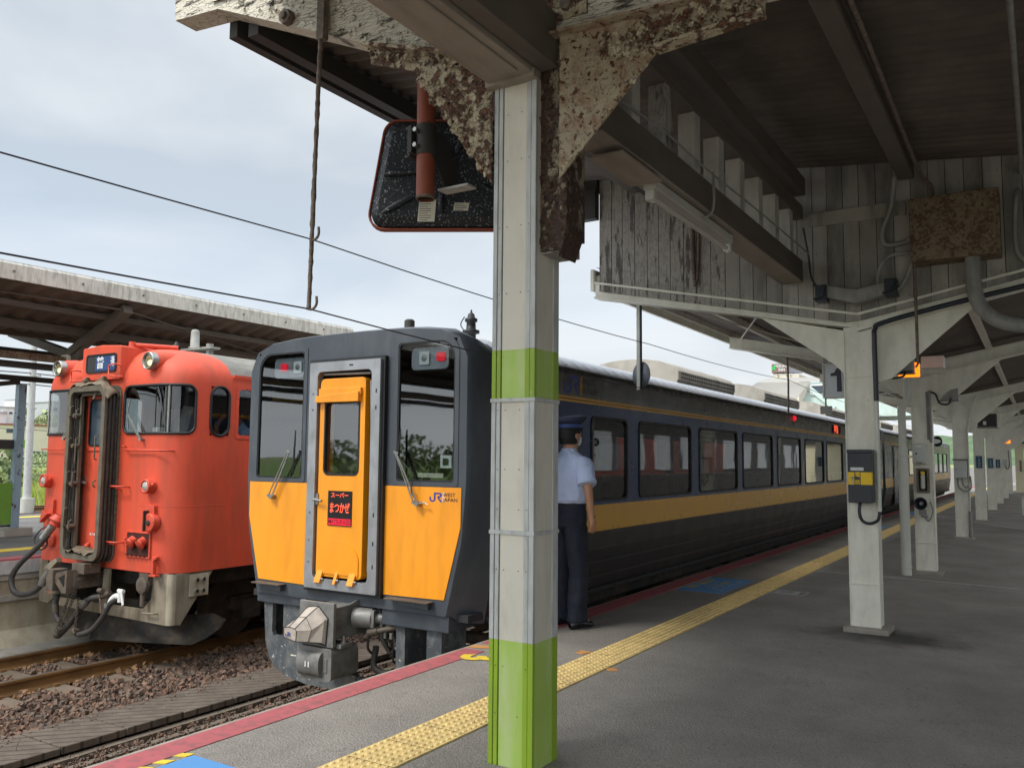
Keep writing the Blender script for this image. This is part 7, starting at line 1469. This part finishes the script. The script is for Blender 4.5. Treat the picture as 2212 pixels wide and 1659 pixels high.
g = MB().mat('roof_dark'); g.box(-14.3, -14.15, -14, 13.1, 2.93, 3.03); g.box(-15.75, -15.6, -14, 13.1, 3.28, 3.42); g.obj('eave_gutter', oc2)
g = MB().mat('wood'); g.tube([(-14.0, -4, 3.95), (-12.45, 8.1, 3.84)], .014); g.tube([(-12.45, 8.1, 3.84), (-13.7, 12.9, 3.5)], .014); g.tube([(-12.5, 1.9, 3.84), (-13.9, 8.0, 3.5)], .012); g.obj('tie_rod', oc2)
m, nt_, b_ = newmat('mossy_tiles'); p_ = pos(nt_); nt_.links.new(mixc(nt_, mrange(nt_, noise_n(nt_, p_, 22, 5, .7), .4, .6), (.30, .28, .20, 1), (.10, .09, .05, 1)), b_.inputs['Base Color']); M['moss'] = m
g = MB().mat('moss')
for i in range(9):
    for j in range(4): g.box(-12.5-.22*i-.2, -12.5-.22*i, 13.25+.12*j, 13.36+.12*j, 4.02-.16*i*.5+.0, 4.10-.16*i*.5+.02*j)
g.obj('mossy_tiles', oc2)
# waiting shelter frame on the opposite platform
sh = empty('shelter_frame', (-15, 7.8, .12), 'blue-grey peeling steel post and beams of a shelter on the opposite platform', 'shelter')
g = MB().mat('bluegrey'); g.box(-15.05, -14.95, 7.79, 7.92, .24, 2.72); g.box(-15.06, -14.94, 7.78, 7.80, .24, 2.72); sp2 = g.obj('post', sh, bev=.004)
g = MB().mat('conc'); g.box(-15.2, -14.8, 7.62, 8.08, .12, .26); g.obj('footing', sh, bev=.01)
g = MB().mat('roof_dark'); g.box(-15.05, -14.95, -3, 13, 2.78, 2.87); g.obj('top_beam', sh); g = MB().mat('roof_dark'); g.bar((-15, 7.0, 2.62), (-15, 7.8, 2.76), .08, .08); g.obj('brace', sh)
g = MB().mat('roof_dark'); g.box(-15.9, -15.0, 3, 7.80, 1.60, 1.76); g.obj('bench_rail', sh)
g = MB().mat('green'); g.box(-15.0, -14.96, 5.5, 7.80, .32, 1.02); g.mat('roof_dark'); g.box(-15.0, -14.955, 5.5, 7.80, .28, .315); tag(g.obj('green_board', bev=.006), 'green painted board at the foot of the blue-grey shelter post', 'board')
# ---------------------------------------------------------------- beyond the station
KS = 2.05
def far(x, y, z): return (x*KS, y*KS, 1.5+(z-1.5)*KS)
def leaves(g, c, rx, ry, rz, n, size, seed, mats=('leaf', 'leaf2')):
    rr = random.Random(seed); c = Vector(c)
    for k in range(n):
        while True:
            p = Vector((rr.uniform(-1, 1), rr.uniform(-1, 1), rr.uniform(-1, 1)))
            if p.length < 1: break
        q = noise.noise(Vector((p.x*2.1+seed, p.y*2.1, p.z*2.1)))
        if q < -.12: continue
        p = p*(1+.35*q); P = c+Vector((p.x*rx, p.y*ry, p.z*rz)); e = Euler((rr.uniform(0, 6), rr.uniform(0, 6), rr.uniform(0, 6))).to_matrix(); s_ = size*rr.uniform(.5, 1.3)
        g.mat(mats[0] if (q > .1) else mats[1]); g.add([P+e @ Vector(v)*s_ for v in ((-1, -.5, 0), (0, -.7, .2), (1, -.3, 0), (.8, .6, .1), (-.3, .8, 0))], [(0, 1, 2, 3, 4)])
def bush(loc, w, h, label, seed, n=700, size=None, name='bush', grp='bushes at the back of the grass field'):
    t = empty(name, loc, label, 'bush' if name == 'bush' else 'tree', grp); g = MB(); leaves(g, Vector(loc)+Vector((0, 0, h*.55)), w, w, h*.52, n, size or h*.07, seed); g.obj('crown', t, normals=False)
    g = MB().mat('trunk'); g.tube([loc, (loc[0], loc[1], loc[2]+h*.6)], [h*.04, h*.015], 7); g.obj('trunk', t); return t
bush((-58, 29.0, -1.16), 1.7, 3.0, 'rounded green bush at the left edge of the grass, behind the shelter post', 1, 1500)
bush((-66, 35.6, -1.16), 1.6, 1.5, 'lower green bush right of the rounded bush on the grass', 2, 1200)
bush((-150, 80, -1.16), 4, 2.2, 'low dark shrub in front of the beige hall', 3, 1200)
bush((-190, 105.5, -1.16), 4.5, 3.4, 'yellow-green shrub by the parked cars', 4, 1000)
# grass tufts on the field
g = MB(); rr = random.Random(5); M['grassblade'] = mat('grass_blade', '#93A544', .9, 0, .3, .6); M['grassblade2'] = mat('grass_blade_dry', '#B7B070', .9, 0, .2, .6)
for _ in range(5200):
    x = -rr.uniform(39, 130); y = -x*rr.uniform(.50, .60); h = rr.uniform(.25, .8)*(1 if x < -45 else .6); a = rr.uniform(0, 3.14); w_ = .18
    g.mat('grassblade' if rr.random() < .7 else 'grassblade2')
    for k in range(3):
        dx, dy = rr.uniform(-.35, .35), rr.uniform(-.35, .35); lx = rr.uniform(-.15, .15)
        g.add([(x+dx-w_*math.cos(a)*.3, y+dy-w_*math.sin(a)*.3, -1.16), (x+dx+w_*math.cos(a)*.3, y+dy+w_*math.sin(a)*.3, -1.16), (x+dx+lx, y+dy, -1.16+h)], [(0, 1, 2)])
tag(g.obj('grass', normals=False), 'tall yellow-green grass covering the field behind the station', 'grass', kind='stuff')
g = MB().mat('bed'); g.prism([(-39, -1.2), (-26.5, -1.2), (-27.5, -.76), (-38, -.76)], 'y', -14, 55); structure(g, 'far_track_bed')
pl = empty('utility_pole', (-34, 18.25, -1.16), 'pale round utility pole at the edge of the grass', 'pole'); g = MB().mat('post_grey'); g.cyl((-34, 18.25, -.8), (-34.1, 18.2, 9), .15, .11, 18); g.obj('pole', pl); g = MB().mat('pipe'); g.cyl((-34, 18.25, -.76), (-34, 18.25, -.2), .26, .30, 20); g.obj('base_tub', pl); g = MB().mat('steel'); g.box(-34.4, -33.6, 18.2, 18.26, 5.4, 5.47); g.obj('cross_arm', pl); g = MB().mat('steel'); g.box(-34.5, -33.5, 18.2, 18.26, 4.6, 4.66); g.obj('cross_arm', pl)
for k, z in enumerate((5.0, 4.75, 4.3, 3.5)):
    g = MB().mat('wire'); P = [(-34+.2*k, -30, z+.5), (-34, 18.2, z), (-36, 60, z+.6), (-36, 110, z)]
    if k == 3: P = [(-60, -30, 3.3), (-60, 30, 3.3), (-60, 100, 3.3)]
    q = []
    for a, b in zip(P, P[1:]):
        for i in range(14): t = i/14; v = Vector(a).lerp(Vector(b), t); v.z -= 1.2*t*(1-t)*1.2; q.append(v)
    g.tube(q+[P[-1]], .022, 5); tag(g.obj('power_line'), ('highest', 'second', 'third', 'lowest')[k]+' power line crossing the gap under the opposite canopy', 'wire', 'power lines')
def bldg(name, label, x0, x1, y0, y1, z1, m, wins=(), face='x', roof=None, cat='building'):
    a, b = far(x0, y0, -.0), far(x1, y1, z1); t = empty(name, ((a[0]+b[0])/2, (a[1]+b[1])/2, -1.16), label, cat)
    g = MB().mat(m); g.box(min(a[0], b[0]), max(a[0], b[0]), a[1], b[1], -1.16, b[2]); g.obj('wall', t)
    g = MB().mat(roof or 'bldg_g'); g.box(min(a[0], b[0])-.3, max(a[0], b[0])+.3, a[1]-.3, b[1]+.3, b[2]+.01, b[2]+.35); g.obj('roof', t)
    for (ya, yb, za, zb) in wins:
        p, q = far(x0, ya, za), far(x0, yb, zb); X = max(a[0], b[0]); g = MB().mat('frame_alu'); g.ring([(p[1], p[2]), (q[1], p[2]), (q[1], q[2]), (p[1], q[2])], [(p[1]+.08, p[2]+.08), (q[1]-.08, p[2]+.08), (q[1]-.08, q[2]-.08), (p[1]+.08, q[2]-.08)], 'x', X, X+.08); w_ = g.obj('window', t)
        g = MB().mat('win_dk'); g.box(X+.01, X+.04, p[1]+.08, q[1]-.08, p[2]+.08, q[2]-.08); g.obj('pane', w_)
    return t
bldg('industrial_hall', 'long beige hall with a red roof edge behind the grass', -110, -122, 47, 67, 5.25, 'bldg_b', [(56.0, 57.9, 4.25, 4.75), (59.2, 60.8, 1.2, 2.0), (61.0, 62.5, 1.2, 2.0)], roof='redroof')
bldg('office_building', 'white office block rising behind the beige hall', -124, -132, 58, 67.0, 8.15, 'bldg_w', [(62.6+i*.75, 63.1+i*.75, 7.25, 7.6) for i in range(5)])
bldg('office_building', 'lower white wing of the office block at the left edge', -123, -124.5, 52, 62.5, 7.3, 'bldg_w', [(60.3, 61.5, 6.0, 6.4)])
bldg('stair_tower', 'small white rooftop tower on the white office block', -126, -129, 65.2, 66.3, 9.5, 'bldg_w')
bldg('apartment_block', 'grey block peeping out beside the orange railcar, right of the trees', -128, -140, 71.4, 76, 9.6, 'bldg_g', [(71.8, 72.6, 8.2, 8.8)])
g = MB(); 
for i in range(26):
    y = 105+i*1.6; leaves(g, (-250-3*(i % 3), 133+i*.9, 5.0), 5, 3, 8.4+1.2*math.sin(i*1.3), 420, .6, 40+i)
tag(g.obj('wood', normals=False), 'distant wooded hill between the white buildings', 'trees', kind='stuff')
def car(name, loc, m, label):
    t = empty(name, loc, label, 'car', 'cars parked by the hall', rz=R(90)); x, y, z = loc
    g = MB().mat(m); pr = [(-2.1, .35), (-2.1, .85), (-1.2, .98), (-.75, 1.42), (1.1, 1.45), (1.75, .95), (2.1, .85), (2.1, .35)]; g.prism([(y+a, z+b) for a, b in pr], 'x', x-.82, x+.82); g.obj('body', t, bev=.08)
    g = MB().mat('win_dk'); g.prism([(y+a, z+b) for a, b in [(-1.1, .98), (-.70, 1.36), (1.05, 1.38), (1.55, .98)]], 'x', x-.83, x+.83); g.obj('windows', t)
    for dy in (-1.3, 1.3):
        g = MB().mat('rubber'); g.cyl((x-.84, y+dy, z+.33), (x+.84, y+dy, z+.33), .33, n=18); g.obj('wheel', t)
M['carw'] = mat('car_white', '#d8dadc', .3, 0, .02, coat=.5); M['carr'] = mat('car_maroon', '#6a2a38', .3, 0, .02, coat=.5)
car('parked_car', (-200, 107.8, -1.0), 'carr', 'dark red car parked by the beige hall'); car('parked_car', (-198, 112.6, -.9), 'carw', 'white car parked right of the dark red car')
g = MB().mat('green'); g.prism([(112.0*1.0, 3.2), (115.2, 3.2), (112.6, 6.2), (112.0, 6.4)], 'x', -214, -213.8); o = g.obj('green_banner'); tag(o, 'small dark green tent-shaped sign on the hall wall', 'sign')
# footbridge building, hotel and hills down the line
fb = empty('footbridge', (-12, 60, -1), 'pale green station footbridge with a ribbed grey roof down the line', 'footbridge')
M['palegreen'] = mat('pale_green_steel', '#BFD3CB', .6, 0, .08, .8, dirt=('#9a9484', .5, 1.2, (1, 1, .5)))
g = MB().mat('slateroof'); n = 60
def ribs(p00, p10, p01, p11, n=70):
    rows = [[], []]
    for i in range(n*2+1):
        t = i/(n*2); a = Vector(p00).lerp(Vector(p10), t); b = Vector(p01).lerp(Vector(p11), t); off = Vector((0, -.05 if i % 2 else 0, .05 if i % 2 else 0)); rows[0].append(a+off); rows[1].append(b+off)
    g.sheet(rows)
ribs((-17.2, 60.6, 7.12), (-13.5, 60.6, 7.02), (-19.0, 58.6, 5.6), (-14.1, 58.6, 5.6), 34); ribs((-16.7, 61.6, 7.50), (-10.5, 61.6, 7.42), (-17.2, 60.6, 7.14), (-10.5, 60.6, 7.02), 40); g.obj('roof', fb)
g = MB().mat('palegreen'); g.prism([(-19, -1), (-19, 5.6), (-14.1, 5.6), (-13.5, 7.0), (-7.2, 7.0), (-7.2, 4.6), (-10.6, 4.6), (-10.6, -1)], 'y', 60.7, 66); g.bar((-13.6, 60.66, 6.7), (-11.9, 60.66, 5.2), .3, .15, (0, 1, 0)); g.obj('wall', fb)
g = MB().mat('bldg_w'); g.ring([(-13.5, 6.15), (-12.0, 6.15), (-12.0, 6.85), (-13.5, 6.85)], [(-13.4, 6.22), (-12.1, 6.22), (-12.1, 6.78), (-13.4, 6.78)], 'y', 60.58, 60.69); w_ = g.obj('window', fb); g = MB().mat('win_dk'); g.box(-13.4, -12.1, 60.64, 60.68, 6.22, 6.78); g.obj('pane', w_)
g = MB().mat('palegreen'); g.box(-12, 8, 62, 65, 4.5, 6.1); g.mat('bldg_w')
for i in range(30): g.box(-12+i*.66, -11.9+i*.66, 61.9, 61.99, 4.5, 6.1)
g.mat('roof_dark'); g.box(-12.2, 8.2, 61.7, 65.3, 6.11, 6.3); g.obj('walkway', fb)
ht = empty('hotel', (-30, 120, -1), 'hotel tower with a brown roof sign rising over the footbridge roof', 'building')
g = MB().mat('bldg_b'); g.box(-31.7, -28.2, 120, 128, -1, 12.6); g.prism([(-31.7, 12.6), (-31.7, 13.9), (-31.2, 13.9), (-31.0, 13.3), (-30.6, 13.75), (-30.0, 13.9), (-29.8, 13.3), (-29.4, 13.9), (-29.3, 12.6)], 'y', 120, 120.3); g.box(-31.7, -28.2, 120.3, 127, 12.6, 13.7); g.obj('wall', ht)
M['signbrown'] = mat('sign_brown', '#7A625E', .6, 0, .03); g = MB().mat('signbrown'); g.box(-31.85, -29.45, 119.8, 121.8, 14.0, 15.25); sg = g.obj('roof_sign', ht)
g = MB().mat('white'); g.text('MIZUHO', lambda u, v: (-30.45+u*.36, 119.77, 14.88+v*.40), bold=.02); g.text('INN', lambda u, v: (-30.45+u*.36, 119.77, 14.36+v*.38), bold=.02); g.obj('lettering', sg)
g = MB().mat(mat('logo_green', '#37B85A', .5)); g.box(-31.75, -31.60, 119.75, 119.79, 14.35, 14.85); g.box(-31.52, -31.32, 119.75, 119.79, 14.42, 15.08); g.obj('emblem', sg)
g = MB().mat(mat('sign_side', '#8b8a92', .6)); g.prism([(-29.44, 119.9), (-28.1, 121.6), (-28.1, 121.9), (-29.44, 121.8)], 'z', 13.95, 15.15); g.obj('side_panel', sg)
m, nt_, b_ = newmat('hill_green'); p_ = pos(nt_); nt_.links.new(mixc(nt_, mrange(nt_, noise_n(nt_, p_, .02, 6, .65), .35, .65), (.045, .085, .045, 1), (.11, .16, .07, 1)), b_.inputs['Base Color']); b_.inputs['Roughness'].default_value = 1; M['hill'] = m
rows = []
for j in range(12):
    row = []
    for i in range(84):
        x = -1500+i*22; y = 1900+j*60; h = 95*math.sin(math.pi*min(1, j/8)/2)*(.75+.5*noise.noise(Vector((x*.0022, y*.003, 3)))+.25*noise.noise(Vector((x*.012, y*.012, 8)))); row.append((x, y, -5+h*1.08))
    rows.append(row)
g = MB().mat('hill'); g.smooth = True; g.sheet(rows); structure(g, 'hills')
# what stands behind the camera, seen only in the glass
g = MB().mat(mat('meadow', '#6f8a3c', .95, 0, .25, .1)); g.add([(-300, -400, -1.15), (60, -400, -1.15), (60, -45, -1.15), (-300, -45, -1.15)], [(0, 1, 2, 3)]); structure(g, 'meadow')
g = MB()
for i in range(16): leaves(g, (-70+i*7, -62-3*(i % 3), 1.0), 5, 3, 2.6+.8*math.sin(i*2.1), 900, .28, 90+i)
tag(g.obj('hedge', normals=False), 'belt of green trees behind the viewer, mirrored in the train glass', 'trees', kind='stuff')
for i, (x, w_, h) in enumerate(((-52, 14, 7), (-32, 9, 5), (-14, 8, 10), (6, 12, 6))):
    t = empty('town_house', (x, -85, -1.15), ('wide pale', 'low grey', 'tall white', 'broad beige')[i]+' house behind the viewer, mirrored in the train glass', 'building', 'houses behind the viewer')
    g = MB().mat(('bldg_b', 'bldg_g', 'bldg_w', 'bldg_b')[i]); g.box(x-w_/2, x+w_/2, -92, -85, -1.15, h); g.obj('wall', t); g = MB().mat('win_dk')
    for a in range(int(w_/2.5)):
        for b in range(int(h/2.6)): g.box(x-w_/2+.9+a*2.5, x-w_/2+2.0+a*2.5, -84.99, -84.95, .4+b*2.6, 1.6+b*2.6)
    g.obj('windows', t)
